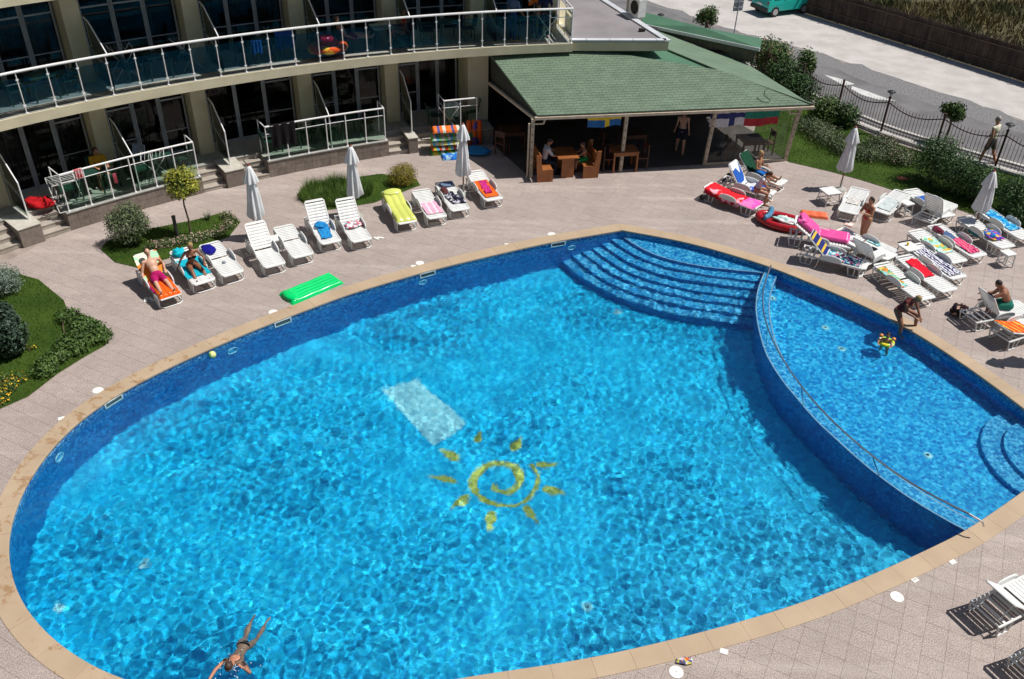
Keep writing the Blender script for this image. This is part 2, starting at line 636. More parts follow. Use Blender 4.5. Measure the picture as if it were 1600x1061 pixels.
# sun motif and pale panel on the deep floor, drains
zf = FLOOR_Z + .006
mo = tag(thing('sun_mosaic', None, None), kind='structure')
cc = GW(783, 752, FLOOR_Z)
b = MB()
A, B_ = [], []
for i in range(90):
    a = i / 89
    ang = R(200) - a * R(560) * -1
    r = .14 + (.86 - .14) * a ** .8
    w = .045 + .05 * math.sin(min(1, a * 1.15) * math.pi) + .01
    A.append((cc.x + (r - w) * math.cos(ang), cc.y + (r - w) * math.sin(ang), zf))
    B_.append((cc.x + (r + w) * math.cos(ang), cc.y + (r + w) * math.sin(ang), zf))
b.add(A + B_, [(i, i + 1, 90 + i + 1, 90 + i) for i in range(89)])
b.build('spiral', MOTIF, mo)
for (u0, v0, u1, v1) in [(745, 690, 752, 674), (800, 700, 812, 683), (840, 728, 868, 723), (848, 764, 880, 772), (822, 790, 838, 815), (768, 800, 766, 824), (732, 775, 708, 793), (712, 750, 675, 746), (716, 718, 690, 704)]:
    p, q = GW(u0, v0, FLOOR_Z), GW(u1, v1, FLOOR_Z)
    p, q = p - (q - p) * .12, q + (q - p) * .25
    d = (q - p)
    n = Vector((-d.y, d.x, 0)).normalized() * .12
    c_ = (p + q) / 2
    b = MB()
    b.add([p.xy.to_3d() + Vector((0, 0, zf)), (p * .6 + q * .4).xy.to_3d() + n + Vector((0, 0, zf)), q.xy.to_3d() + Vector((0, 0, zf)), (p * .6 + q * .4).xy.to_3d() - n + Vector((0, 0, zf)), (p * .9 + q * .1).xy.to_3d() + n * .75 + Vector((0, 0, zf)), (p * .9 + q * .1).xy.to_3d() - n * .75 + Vector((0, 0, zf))],
          [(0, 4, 1, 2, 3, 5)])
    b.build('ray', MOTIF, mo)
b = MB()
q = [GW(u, v, FLOOR_Z) for u, v in [(595, 610), (650, 588), (727, 662), (676, 696)]]
b.add([(p.x, p.y, zf) for p in q], [(0, 1, 2, 3)])
b.build('pale_panel', PALE, mo)
dm = MB()
for (u, v, z) in [(96, 950, FLOOR_Z), (917, 948, FLOOR_Z), (964, 488, FLOOR_Z), (225, 878, FLOOR_Z), (1207, 466, KID_Z), (1315, 545, KID_Z), (1450, 711, KID_Z), (1290, 512, KID_Z)]:
    p = GW(u, v, z)
    b = MB()
    b.lathe([(0, .02), (.09, .02), (.12, .004)], 12, (p.x, p.y, z))
    b.lathe([(0, .025), (.035, .025)], 8, (p.x, p.y, z), mi=1)
    d = b.build('floor_drain', [PALE, DARK])
    tag(d, kind='structure')

# ---------------------------------------------------------------- water with real ripples
x0, x1 = min(p.x for p in OUT) - .2, max(p.x for p in OUT) + .2
y0, y1 = min(p.y for p in OUT) - .2, max(p.y for p in OUT) + .2
ST = .036
nx, ny = int((x1 - x0) / ST) + 1, int((y1 - y0) / ST) + 1
xs = np.arange(nx) * ST + x0
ys = np.arange(ny) * ST + y0
X, Y = np.meshgrid(xs, ys, indexing='ij')
WOUT = offset_poly(OUT, .08 * SGN)
ins = np.zeros(X.shape, bool)
j = NO - 1
for i in range(NO):
    xi, yi, xj, yj = WOUT[i].x, WOUT[i].y, WOUT[j].x, WOUT[j].y
    if yi != yj:
        cnd = ((yi > Y) != (yj > Y)) & (X < (xj - xi) * (Y - yi) / (yj - yi) + xi)
        ins ^= cnd
    j = i
keep = ins.copy()
idx = -np.ones(X.shape, int)
rs = np.random.RandomState(5)
Z = np.zeros(X.shape)
def waves(n, lmin, lmax, amp, seed, spread=math.pi, main=0.0):
    r = np.random.RandomState(seed)
    z = np.zeros(X.shape)
    for _ in range(n):
        lam = lmin * (lmax / lmin) ** r.rand()
        a = main + (r.rand() - .5) * 2 * spread
        k = 2 * math.pi / lam
        z += amp * (lam / lmax) ** 1.15 * np.sin(k * (X * math.cos(a) + Y * math.sin(a)) + r.rand() * 6.283)
    return z
# choppiness wanders over the pool, as it does where people have swum
mod = np.zeros(X.shape)
for _ in range(10):
    a = rs.rand() * 6.283
    k = 6.283 / (3 + 5 * rs.rand())
    mod += np.sin(k * (X * math.cos(a) + Y * math.sin(a)) + rs.rand() * 6.283)
mod = .42 + .15 * mod + .40 * np.clip((np.hypot((X + .5) / 1.25, Y - 18.0) - 2.5) / 5.0, 0, 1)
mod = np.clip(mod, .12, .95)
Z += waves(14, 1.0, 3.4, .0060, 1)
Z += waves(12, .7, 1.8, .0042, 7)
Z += (.12 + .88 * mod) * waves(30, .18, .48, .00095, 2)
Z += (.10 + .90 * mod) * waves(28, .11, .20, .00038, 3)
Z *= np.where(X > 7.3 + .25 * np.abs(Y - 18), .55, 1.0)
def rings(cx, cy, amp, lam, rad):
    d = np.hypot(X - cx, Y - cy)
    return amp * np.sin(6.283 * d / lam) * np.exp(-((d - rad * .5) / rad) ** 2 * 2)
pk = G(1385, 540, WATER_Z)
AN = np.arctan2(Y - pk.y + .3, X - pk.x + .2)
Z += rings(pk.x - .2, pk.y - .3, .0045, .24, 1.0) * (.45 + .55 * np.sin(AN * 2.0 + 1.0) * np.cos(AN * 3 + 2 * X))
ps = G(368, 1035, WATER_Z)
Z += rings(ps.x, ps.y - .1, .010, .32, 1.0)
idx[keep] = np.arange(keep.sum())
vv = np.stack([X[keep], Y[keep], WATER_Z + Z[keep]], 1)
q = keep[:-1, :-1] & keep[1:, :-1] & keep[1:, 1:] & keep[:-1, 1:]
ii, jj = np.nonzero(q)
ff = np.stack([idx[ii, jj], idx[ii + 1, jj], idx[ii + 1, jj + 1], idx[ii, jj + 1]], 1)
wm = bpy.data.meshes.new('water')
wm.vertices.add(len(vv))
wm.vertices.foreach_set('co', vv.astype(np.float32).ravel())
wm.loops.add(ff.size)
wm.loops.foreach_set('vertex_index', ff.astype(np.int32).ravel())
wm.polygons.add(len(ff))
wm.polygons.foreach_set('loop_start', np.arange(0, ff.size, 4, dtype=np.int32))
wm.polygons.foreach_set('use_smooth', np.ones(len(ff), bool))
wm.update(calc_edges=True)
WM = bpy.data.materials.new('pool_water')
WM.use_nodes = True
t = WM.node_tree
t.nodes.clear()
o_ = t.nodes.new('ShaderNodeOutputMaterial')
gl = t.nodes.new('ShaderNodeBsdfGlass')
gl.inputs['IOR'].default_value = 1.333
gl.inputs['Roughness'].default_value = 0
gl.inputs['Color'].default_value = (.84, .985, 1, 1)
nw = ntex(t, 7.5, 4, .6)
bw = t.nodes.new('ShaderNodeBump')
bw.inputs['Strength'].default_value = 1.0
bw.inputs['Distance'].default_value = .0085
t.links.new(nw.outputs[0], bw.inputs['Height'])
t.links.new(bw.outputs[0], gl.inputs['Normal'])
t.links.new(gl.outputs[0], o_.inputs[0])
wm.materials.append(WM)
water = tag(link('water', wm), kind='structure')
water.cycles.is_caustics_caster = True

# ---------------------------------------------------------------- coping stones
CP = tag(thing('pool_coping', None, None), kind='structure')
CPO, CPI = CO1, OUT
k0 = 0
seg = 3
i = 0
def coping_run(P0, P1):
    n = len(P0)
    i = 0
    while i < n - 1:
        j = min(n - 1, i + seg)
        if n - 1 - j == 1:
            j = n - 1
        b = MB()
        a = [P0[k] for k in range(i, j + 1)]
        c = [P1[k] for k in range(i, j + 1)]
        g0, g1 = (a[1] - a[0]).normalized() * .002, (a[-1] - a[-2]).normalized() * .002
        a[0], c[0], a[-1], c[-1] = a[0] + g0, c[0] + g0, a[-1] - g1, c[-1] - g1
        nn = len(a)
        h = .012 + rnd.uniform(-.0015, .0015)
        nrm = [(c[k] - a[k]).normalized() for k in range(nn)]
        ai = [a[k] - nrm[k] * .025 for k in range(nn)]
        rows = [[(p.x, p.y, -.040) for p in ai], [(p.x, p.y, h - .012) for p in ai],
                [(p.x + nrm[k].x * .012, p.y + nrm[k].y * .012, h) for k, p in enumerate(ai)],
                [(p.x, p.y, h) for p in c], [(p.x, p.y, -.04) for p in c]]
        vs = sum(rows, [])
        fs = [(r * nn + k, r * nn + k + 1, (r + 1) * nn + k + 1, (r + 1) * nn + k) for r in range(4) for k in range(nn - 1)]
        fs += [(4 * nn + k, 4 * nn + k + 1, k + 1, k) for k in range(nn - 1)]
        fs += [tuple(r * nn for r in range(5)), tuple(r * nn + nn - 1 for r in range(4, -1, -1))]
        b.add(vs, fs)
        b.build('coping_stone', COPING, CP)
        i = j
iT = len(OL) - 1
coping_run(OUT[:iT + 1], CO1[:iT + 1])
coping_run(OUT[iT:] + [OUT[0]], CO1[iT:] + [CO1[0]])

# ---------------------------------------------------------------- deck of 40 cm pavers
def gpoly(px, z=0):
    return [G(u, v, z) for u, v in px]
LAWN_A = [(-21, 21.0), (-14.6, 22.0), (-14.02, 21.7), (-13.5, 21.51), (-12.33, 20.47), (-12.07, 20.06), (-11.1, 19.59), (-10.48, 18.94), (-10.4, 18.45), (-10.75, 17.88), (-11.1, 17.21), (-11.4, 16.32), (-11.84, 15.83), (-13.5, 14.6), (-21, 12)]
LAWN_B = [(-12.43, 23.3), (-11.73, 22.58), (-10.95, 22.3), (-10.0, 23.1), (-8.85, 24.3), (-8.75, 25.3), (-9.42, 25.92), (-10.3, 25.28), (-11.16, 24.8), (-11.68, 24.56), (-12.44, 23.8)]
LAWN_C = [(-7.39, 27.31), (-7.26, 27.81), (-6.29, 28.54), (-4.82, 29.16), (-3.53, 28.83), (-3.33, 28.33), (-4.72, 26.91), (-5.91, 26.37), (-6.4, 26.2), (-7.1, 26.76)]
LAWN_D = [(10.12, 31.25), (11.52, 30.46), (12.43, 29.82), (13.6, 28.81), (14.86, 27.86), (15.52, 27.29), (16.5, 25.92), (18.5, 22.5), (24, 22.5), (24, 27.0), (17.9, 30.9), (15.4, 32.7), (14.2, 34.0), (12.9, 36.4), (11.8, 38.4), (10.4, 37.3), (9.2, 33.4)]
LAWNS = [[Vector((x, y, 0)) for x, y in L] for L in (LAWN_A, LAWN_B, LAWN_C, LAWN_D)]
ta = R(-26.5)
te, tn = Vector((math.cos(ta), math.sin(ta), 0)), Vector((-math.sin(ta), math.cos(ta), 0))
T0, TS = .275, .3935
def clip_half(poly, p0, n):           # keep the side where (p-p0).n >= 0
    out = []
    for i in range(len(poly)):
        a, b = poly[i], poly[(i + 1) % len(poly)]
        da, db = (a - p0).dot(n), (b - p0).dot(n)
        if da >= 0:
            out.append(a)
        if (da >= 0) != (db >= 0):
            out.append(a + (b - a) * (da / (da - db)))
    return out
midn = []
for i in range(NO):
    tt = (CMID[(i + 1) % NO] - CMID[i - 1]).normalized()
    midn.append(Vector((tt.y, -tt.x, 0)) * SGN)
FENCE_A, FENCE_B = Vector((12.98, 36.54, 0)), Vector((17.7, 31.29, 0))
def deck_ok(p):
    if not (-19.5 < p.x < 19 and 1.5 < p.y < 37):
        return False
    r = (p.xy.to_3d() - BC.to_3d()).length - BR0
    th = math.degrees(math.atan2(p.y - BC.y, p.x - BC.x))
    if r > .3 and th > 109:
        return False
    if r > 5.5:
        return False
    return True
tiles = []
npad = [(p.x, p.y) for p in CMID]
for i in range(-60, 60):
    for j in range(-10, 110):
        u_, v_ = T0 + (i + .5) * TS, .39 + (j - .5) * TS
        c = te * (u_) + tn * (v_ - .0)
        if not deck_ok(c):
            continue
        if any(inside(c.x, c.y, L) and min((L[k] - c).length for k in range(len(L))) > .1 and
               all(inside(c.x + dx, c.y + dy, L) for dx in (-.35, .35) for dy in (-.35, .35)) for L in LAWNS):
            continue
        h = TS / 2 - .0018
        poly = [c - te * h - tn * h, c + te * h - tn * h, c + te * h + tn * h, c - te * h + tn * h]
        k = min(range(NO), key=lambda q: (npad[q][0] - c.x) ** 2 + (npad[q][1] - c.y) ** 2)
        d = math.hypot(npad[k][0] - c.x, npad[k][1] - c.y)
        inp = inside(c.x, c.y, CMID)
        if inp and d > .3:
            continue
        if d < .4:
            for kk in {k, (k + 2) % NO, (k - 2) % NO}:
                # at the two sharp corners only the nearer edge cuts
                if (midn[kk] - midn[k]).length < .35:
                    poly = clip_half(poly, CMID[kk], midn[kk])
                if len(poly) < 3:
                    break
            if len(poly) < 3:
                continue
        tiles.append((c, poly))
DECK = tag(thing('deck', None, None), kind='structure')
camxy = Vector((0, 0, 0))
def vis(c):
    q = c - Vector((0, 0, CAM_H))
    z = q.dot(_fw)
    u = 800 + F_PX * q.dot(RT) / z
    v = 530 - F_PX * q.dot(UP) / z
    return -10 < u < 1610 and -10 < v < 1075
order = sorted(range(len(tiles)), key=lambda i: (0 if vis(tiles[i][0]) else 1, tiles[i][0].length))
near = set(order[:300])
allb = MB()
for i, (c, poly) in enumerate(tiles):
    hz = rnd.uniform(-.0012, .0012)
    n = len(poly)
    cen = sum(poly, Vector()) / n
    ins_ = [cen + (p - cen) * (1 - .004 / max(.05, (p - cen).length)) for p in poly]
    vs = [(p.x, p.y, -.012) for p in poly] + [(p.x, p.y, -.0012 + hz) for p in poly] + [(p.x, p.y, hz) for p in ins_]
    fs = [(r * n + k, r * n + (k + 1) % n, (r + 1) * n + (k + 1) % n, (r + 1) * n + k) for r in range(2) for k in range(n)]
    fs.append(tuple(range(2 * n, 3 * n)))
    if i in near:
        b = MB()
        b.add(vs, fs)
        b.build('paver', PAVERG, DECK)
    else:
        allb.add(vs, fs)
tag(allb.build('paver_field', PAVER, DECK), kind='stuff')
b = MB()
# bedding under the pavers, with the pool cut out of it, and the wide ground beyond
def ring(inner, outer_fn, z, mi=0):
    pass
gb = MB()
n = NO
far = []
cen = Vector((1.5, 17, 0))
for p in CMID:
    d = (p - cen).normalized()
    far.append(cen + d * 260)
gb.v = [(p.x, p.y, -.010) for p in CMID] + [((p + (q - p) * .12).x, (p + (q - p) * .12).y, -.010) for p, q in zip(CMID, far)] + [(p.x, p.y, -.010) for p in far]
gb.f = [(r * n + i, (r + 1) * n + i, (r + 1) * n + (i + 1) % n, r * n + (i + 1) % n) for r in range(2) for i in range(n)]
gb.m = [0] * len(gb.f)
tag(gb.build('ground', GROUT), kind='structure')

# ---------------------------------------------------------------- road, gravel, lot, field
def sheet(name, P, z, m, kind='structure'):
    b = MB()
    b.v = [(p[0], p[1], z) for p in P]
    b.f = [tuple(range(len(P)))]
    b.m = [0]
    return tag(b.build(name, m), kind=kind)
ASPH = mat('old_asphalt', (.17, .165, .17), .9, (.115, .112, .115), .8, bump=.3, bscale=40)
LOT = mat('dusty_lot', (.50, .475, .455), .95, (.40, .375, .355), .9, bump=.4, bscale=12)
t = LOT.node_tree
nb = ntex(t, .45, 8, .75)
bb = t.nodes['Principled BSDF']
src = bb.inputs['Base Color'].links[0].from_socket
t.links.new(mixc(t, ramp(t, nb.outputs[0], [(.60, (0, 0, 0)), (.67, (.8, .8, .8))]), src, (.33, .26, .215)), bb.inputs['Base Color'])
GRAV = mat('grey_gravel', (.24, .235, .235), .95, (.10, .10, .105), 14, bump=.8, bscale=25)
FIELD = mat('dry_field', (.12, .095, .045), .95, (.05, .05, .02), .9, bump=.6, bscale=4)
KERB = mat('pale_kerb', (.52, .50, .47), .8, (.42, .40, .37), 2)
PAINT = mat('road_paint', (.62, .62, .60), .7, (.45, .45, .44), 5)
fence_path = catmull([(8.2, 45.5), (10.2, 41.6), (11.6, 39.0), (12.98, 36.54), (14.4, 34.2), (15.9, 32.75), (17.7, 31.2), (19.8, 29.4), (24, 25.5)], .5)
asph = [(-2, 66), (4, 57.5), (8.2, 51.2), (11.2, 46.9), (12.8, 45.0), (14.14, 43.34), (15.18, 41.58), (16.4, 39.7), (17.73, 37.9), (19.03, 36.3), (20.55, 34.7), (24, 31.2), (40, 15)]
lotb = [(-1.5, 67), (4.2, 57.8), (8.16, 52.07), (10.42, 48.95), (12.04, 47.0), (13.0, 46.2), (14.4, 45.0), (16.14, 42.75), (17.95, 40.51), (19.58, 38.31), (21.3, 36.0), (25, 32), (41, 16)]
reed = [(9.5, 60.5), (12.6, 56.2), (15.72, 51.9), (16.95, 50.1), (19.42, 46.63), (23.32, 41.06), (30, 31.5), (40, 18)]
sheet('field', [(-60, 66), (-60, 250), (250, 250), (250, -60), (60, -60)] + [(40, 5)] + [(40, 18), (23.32, 41.06), (15.72, 51.9), (9.5, 60.5), (6, 66)], .002, FIELD)
sheet('parking_lot', lotb + reed[::-1], .004, LOT)
def wob(P, a, n=4):
    out = []
    for i in range(len(P) - 1):
        p, q = Vector((*P[i], 0)), Vector((*P[i + 1], 0))
        for k in range(n):
            w = p.lerp(q, k / n)
            w += Vector((1, 1, 0)) * a * noise.noise(w * 1.3)
            out.append((w.x, w.y))
    return out
sheet('gravel_strip', [(x - .7, y - .7) for x, y in asph] + wob(lotb, .5)[::-1], .008, GRAV)
sheet('road', wob(asph, .25) + [(40, 15), (40, 10), (24, 25.8)] + [(p.x, p.y) for p in fence_path[::-1]] + [(2, 55)], .012, ASPH)
KB = tag(thing('kerb', None, None), kind='structure')
for i in range(0, len(fence_path) - 2, 2):
    a, c = fence_path[i], fence_path[i + 2]
    n_ = Vector((-(c - a).y, (c - a).x, 0)).normalized() * -1
    b = MB()
    b.bar(a + (c - a) * .01 + Vector((0, 0, .05)), c - (c - a) * .01 + Vector((0, 0, .05)), .28, .16)
    b.build('kerbstone', KERB, KB)
b = MB()
far_side = [p + Vector((.62, .75, 0)).normalized() * .95 for p in fence_path]
for i in range(0, len(fence_path) - 2, 2):
    a, c = far_side[i], far_side[i + 2]
    b.bar(a + Vector((0, 0, .03)), c + Vector((0, 0, .03)), .16, .10)
b.build('kerb_line', KERB, KB)
for P in ([(1287, 117), (1335, 131), (1320, 134)], [(1330, 140), (1370, 157), (1389, 157), (1400, 159), (1383, 150), (1360, 141), (1329, 134), (1345, 146)]):
    pass
arrow = [G(u, v, 0) for u, v in [(1287, 117), (1315, 124), (1336, 132), (1318, 134)]]
sheet('road_arrow', [(p.x, p.y) for p in arrow], .016, PAINT)
arrow = [G(u, v, 0) for u, v in [(1330, 140), (1331, 135), (1352, 142), (1382, 153), (1400, 158), (1372, 156), (1347, 149)]]
sheet('road_arrow', [(p.x, p.y) for p in arrow], .016, PAINT)

# ---------------------------------------------------------------- lawns and plants
GRASS = mat('lawn_turf', (.050, .088, .014), .9, (.030, .060, .009), .8, bump=.8, bscale=60, spec=.1)
BLADE = mat('grass_blade', (.085, .145, .022), .7, (.045, .09, .013), 1.5, island=.35, spec=.1)
BLADEL = mat('long_grass_blade', (.16, .26, .05), .5, (.08, .16, .03), 2, island=.35)
DRYBL = mat('dry_grass_blade', (.20, .14, .055), .8, (.07, .085, .022), .35, island=.4)
def rand_in(P):
    xs_, ys_ = [p.x for p in P], [p.y for p in P]
    while True:
        x, y = rnd.uniform(min(xs_), max(xs_)), rnd.uniform(min(ys_), max(ys_))
        if inside(x, y, P):
            return x, y
def blades(b, x, y, h, w, lean=.4, z=.0):
    a = rnd.uniform(0, 6.283)
    l = rnd.uniform(0, lean) * h
    la = rnd.uniform(0, 6.283)
    dx, dy = math.cos(a) * w / 2, math.sin(a) * w / 2
    b.v += [(x - dx, y - dy, z), (x + dx, y + dy, z), (x + math.cos(la) * l, y + math.sin(la) * l, z + h)]
    k = len(b.v)
    b.f.append((k - 3, k - 2, k - 1))
    b.m.append(0)
for L, dens, nm in zip(LAWNS, (420, 480, 300, 260), ('lawn', 'lawn', 'lawn', 'lawn')):
    lo = tag(sheet(nm, [(p.x, p.y) for p in L], .018, GRASS))
    b = MB()
    n = len(L)
    b.v = [(p.x, p.y, .018) for p in L] + [(p.x, p.y, -.01) for p in L]
    b.f = [(i, (i + 1) % n, n + (i + 1) % n, n + i) for i in range(n)]
    b.m = [0] * n
    b.build('lawn_edge', GROUT, lo)
    A_ = abs(sum(L[i].x * L[(i + 1) % n].y - L[(i + 1) % n].x * L[i].y for i in range(n))) / 2
    b = MB()
    for _ in range(int(A_ * dens)):
        x, y = rand_in(L)
        if vis(Vector((x, y, 0))):
            blades(b, x, y, rnd.uniform(.03, .07), .018, z=.015)
    if b.v:
        tag(b.build('grass', BLADE), 'short green turf grass of the lawn beside the paving', 'grass', kind='stuff')
b = MB()
RP = [Vector((x, y, 0)) for x, y in reed]
for _ in range(26000):
    s_ = rnd.uniform(0, 1)
    i = min(len(RP) - 2, int(rnd.uniform(0, len(RP) - 1)))
    p = RP[i].lerp(RP[i + 1], rnd.random())
    d = rnd.uniform(.2, 1) ** 1.4 * 17
    p = p + Vector((.78, .62, 0)) * d
    if vis(p + Vector((0, 0, .5))):
        hh = .25 + .55 * max(0, noise.noise(p * .5) + .4)
        blades(b, p.x, p.y, hh * rnd.uniform(.6, 1.3), .06 + .004 * d, 1.0)
tag(b.build('dry_grass', DRYBL), 'tall dry yellow and green grass in the field behind the reed fence', 'grass', kind='stuff')

def leafcloud(b, c, r, n, s, fill=.55, up=.3, mi=0, hang=0):
    c = Vector(c)
    for _ in range(n):
        d = Vector((rnd.gauss(0, 1), rnd.gauss(0, 1), rnd.gauss(0, 1))).normalized()
        k = rnd.uniform(fill, 1.05)
        k *= 1 + .22 * noise.noise(d * 2.3 + c)
        p = c + Vector((d.x * r[0] * k, d.y * r[1] * k, d.z * r[2] * k))
        if p.z < .02:
            p.z = rnd.uniform(.02, .1)
        nn = (d + Vector((rnd.gauss(0, .6), rnd.gauss(0, .6), up + rnd.gauss(0, .5)))).normalized()
        a = nn.orthogonal().normalized()
        a = Matrix.Rotation(rnd.uniform(0, 6.283), 3, nn) @ a
        q = nn.cross(a)
        l, w = s * rnd.uniform(.7, 1.3), s * rnd.uniform(.35, .6)
        b.add([p - a * l / 2, p + q * w / 2 + nn * .1 * w, p + a * l / 2, p - q * w / 2 + nn * .1 * w], [(0, 1, 2, 3)], mi)
def leafmat(name, c1, c2, rough=.5, isl=.45):
    return mat(name, c1, rough, c2, 3.0, island=isl, geo=False, spec=.25)
LF_DARK = leafmat('dark_leaf', (.055, .115, .032), (.028, .066, .018))
LF_MID = leafmat('mid_leaf', (.085, .15, .035), (.045, .09, .02))
LF_YEL = leafmat('golden_leaf', (.42, .40, .05), (.20, .24, .035))
LF_GOLD = leafmat('golden_cypress_leaf', (.30, .25, .03), (.17, .15, .02))
LF_SILV = leafmat('silver_leaf', (.22, .28, .22), (.13, .18, .14))
LF_BLUE = leafmat('blue_green_leaf', (.055, .095, .06), (.03, .055, .038))
LF_LAV = leafmat('lavender_leaf', (.13, .17, .08), (.08, .11, .05))
PET_W = leafmat('pale_petal', (.72, .60, .50), (.60, .36, .32))
PET_P = leafmat('pink_petal', (.45, .22, .20), (.30, .14, .13))
PET_Y = leafmat('orange_petal', (.85, .45, .02), (.8, .6, .03))
BARK = mat('bark', (.16, .11, .075), .9, (.09, .06, .04), 8)
def branchy(name, mt, root, P, r0, r1):
    b = MB()
    n = len(P)
    b.tube(P, [r0 + (r1 - r0) * i / (n - 1) for i in range(n)], 6)
    return b.build(name, mt, root)
def shrub(name, label, cat, loc, blobs, mats, leaf, n, stems=5, group=None, fill=.45, flower=None, kind=None):
    t_ = thing(name, label, cat, loc, 0, group)
    b = MB()
    tot = sum(r[0] * r[1] + r[0] * r[2] for _, r in blobs)
    for c, r in blobs:
        leafcloud(b, c, r, int(n * (r[0] * r[1] + r[0] * r[2]) / tot), leaf, fill)
    b.build('foliage', mats[0], t_)
    if len(mats) > 1 and flower:
        b = MB()
        for c, r in blobs:
            leafcloud(b, c, r, int(flower[0] / len(blobs)), flower[1], .85)
        tag(b.build('flowers', mats[1], t_), kind='stuff')
    b = MB()
    for k in range(stems):
        c, r = blobs[k % len(blobs)]
        e_ = Vector(c) + Vector((rnd.uniform(-.6, .6) * r[0], rnd.uniform(-.6, .6) * r[1], r[2] * rnd.uniform(0, .6)))
        b.tube([(rnd.uniform(-.04, .04), rnd.uniform(-.04, .04), 0), (e_.x * .5, e_.y * .5, e_.z * .5), e_], [.016, .011, .005], 5)
    b.build('stem', BARK, t_)
    return t_
# left lawn
p = G(20, 552)
shrub('juniper_bush', 'dark blue-green upright juniper on the left lawn, tallest bush there', 'bush', tuple(G(22, 553)), [((0, 0, .62), (.46, .46, .62)), ((.06, .05, 1.05), (.28, .28, .5)), ((-.18, .0, .5), (.38, .38, .48))], [LF_BLUE], .11, 7000)
shrub('silver_bush', 'round silver grey bush at the far edge of the left lawn', 'bush', tuple(G(12, 456)), [((0, 0, .38), (.5, .5, .42))], [LF_SILV], .06, 3200)
blob = []
for (u, v) in [(110, 500), (128, 512), (146, 520), (140, 535), (120, 530), (105, 545), (95, 560), (80, 570), (70, 582), (158, 530), (120, 548), (135, 518)]:
    q = G(u, v)
    blob.append(((q.x + 11.4, q.y - 18.4, .12), (.34, .34, .2)))
shrub('creeping_juniper', 'bright green creeping juniper along the edge of the left lawn', 'shrub', (-11.4, 18.4, 0), blob, [LF_MID], .09, 7000, stems=6)
blob = []
for (u, v) in [(8, 600), (20, 604), (30, 596), (5, 618), (15, 612), (2, 628)]:
    q = G(u, v)
    blob.append(((q.x + 12.6, q.y - 16.5, .12), (.22, .22, .16)))
shrub('marigold_bed', 'orange and yellow marigolds growing at the left picture edge', 'flowers', (-12.6, 16.5, 0), blob, [LF_MID, PET_Y], .06, 1500, stems=4, flower=(260, .055))
shrub('marigold', 'two small yellow marigolds at the foot of the juniper', 'flowers', tuple(G(48, 547)), [((0, 0, .08), (.16, .1, .1))], [LF_MID, PET_Y], .04, 160, stems=2, flower=(26, .06))
# tree lawn
shrub('grey_green_bush', 'loose grey-green bush on the small lawn in front of the terrace wall', 'bush', tuple(G(205, 381)), [((0, 0, .6), (.62, .62, .5)), ((.1, .1, 1.0), (.45, .45, .35)), ((-.35, 0, .75), (.3, .3, .3)), ((.45, .0, .75), (.3, .3, .35))], [leafmat('olive_leaf', (.16, .20, .10), (.08, .11, .05))], .075, 5200, stems=9)
t_ = thing('small_tree', 'young standard tree with a round yellow-green crown above the small lawn', 'tree', tuple(G(298, 366)))
b = MB()
for c, r in [((0, 0, 1.75), (.52, .52, .42)), ((.15, 0, 2.0), (.38, .38, .28)), ((-.2, .1, 1.85), (.36, .36, .3)), ((0, -.2, 1.55), (.36, .3, .25)), ((.3, 0, 1.65), (.28, .28, .25))]:
    leafcloud(b, c, r, 720, .085, .35)
b.build('crown', LF_YEL, t_)
b = MB()
leafcloud(b, (0, 0, 1.7), (.42, .42, .4), 1200, .08, .2)
b.build('inner_foliage', LF_MID, t_)
b = MB()
b.tube([(0, 0, 0), (.02, .01, .5), (-.02, 0, 1.0), (.01, 0, 1.4)], [.035, .03, .025, .02], 7)
b.build('trunk', BARK, t_)
for k in range(7):
    a = k * .9
    b = MB()
    b.tube([(.01, 0, 1.25 + .04 * k), (math.cos(a) * .18, math.sin(a) * .18, 1.5 + .05 * k), (math.cos(a) * .34, math.sin(a) * .34, 1.75 + .05 * k)], [.014, .01, .005], 5)
    b.build('limb', BARK, t_)
blob = []
for k, (u, v) in enumerate([(250, 386), (262, 384), (276, 382), (290, 379), (304, 376), (318, 373), (332, 369), (345, 364), (356, 357), (362, 348), (356, 341), (240, 388)]):
    q = G(u, v)
    blob.append(((q.x + 10, q.y - 24, .10), (.26, .22, .15)))
shrub('flower_border', 'low border of pale pink and cream flowers behind the white loungers', 'flowers', (-10, 24, 0), blob, [LF_MID, PET_W], .05, 4200, stems=4, flower=(1300, .045))
b = MB()
for k in range(46):
    a = rnd.uniform(0, 6.283)
    l = rnd.uniform(.12, .3)
    w = Vector((-math.sin(a), math.cos(a), 0)) * .012
    e_ = Vector((math.cos(a) * l, math.sin(a) * l, rnd.uniform(.1, .34)))
    b.add([w, -w, e_], [(0, 1, 2)])
yu = tag(b.build('spiky_plant', LF_LAV), 'small spiky grey-green plant on the small lawn right of the tree', 'plant')
yu.location = G(325, 343)
b = MB()
b.cyl((0, 0, 0), (0, 0, .72), .055, 10)
bo = tag(thing('garden_light', 'dark bollard light standing on the small lawn left of the tree', 'lamp', tuple(G(278, 372))))
b.build('post', mat('dark_bollard', (.05, .05, .055), .5), bo)
b = MB()
b.cyl((0, 0, .72), (0, 0, .76), .065, 10)
b.build('cap', mat('bollard_cap', (.10, .10, .11), .5), bo)
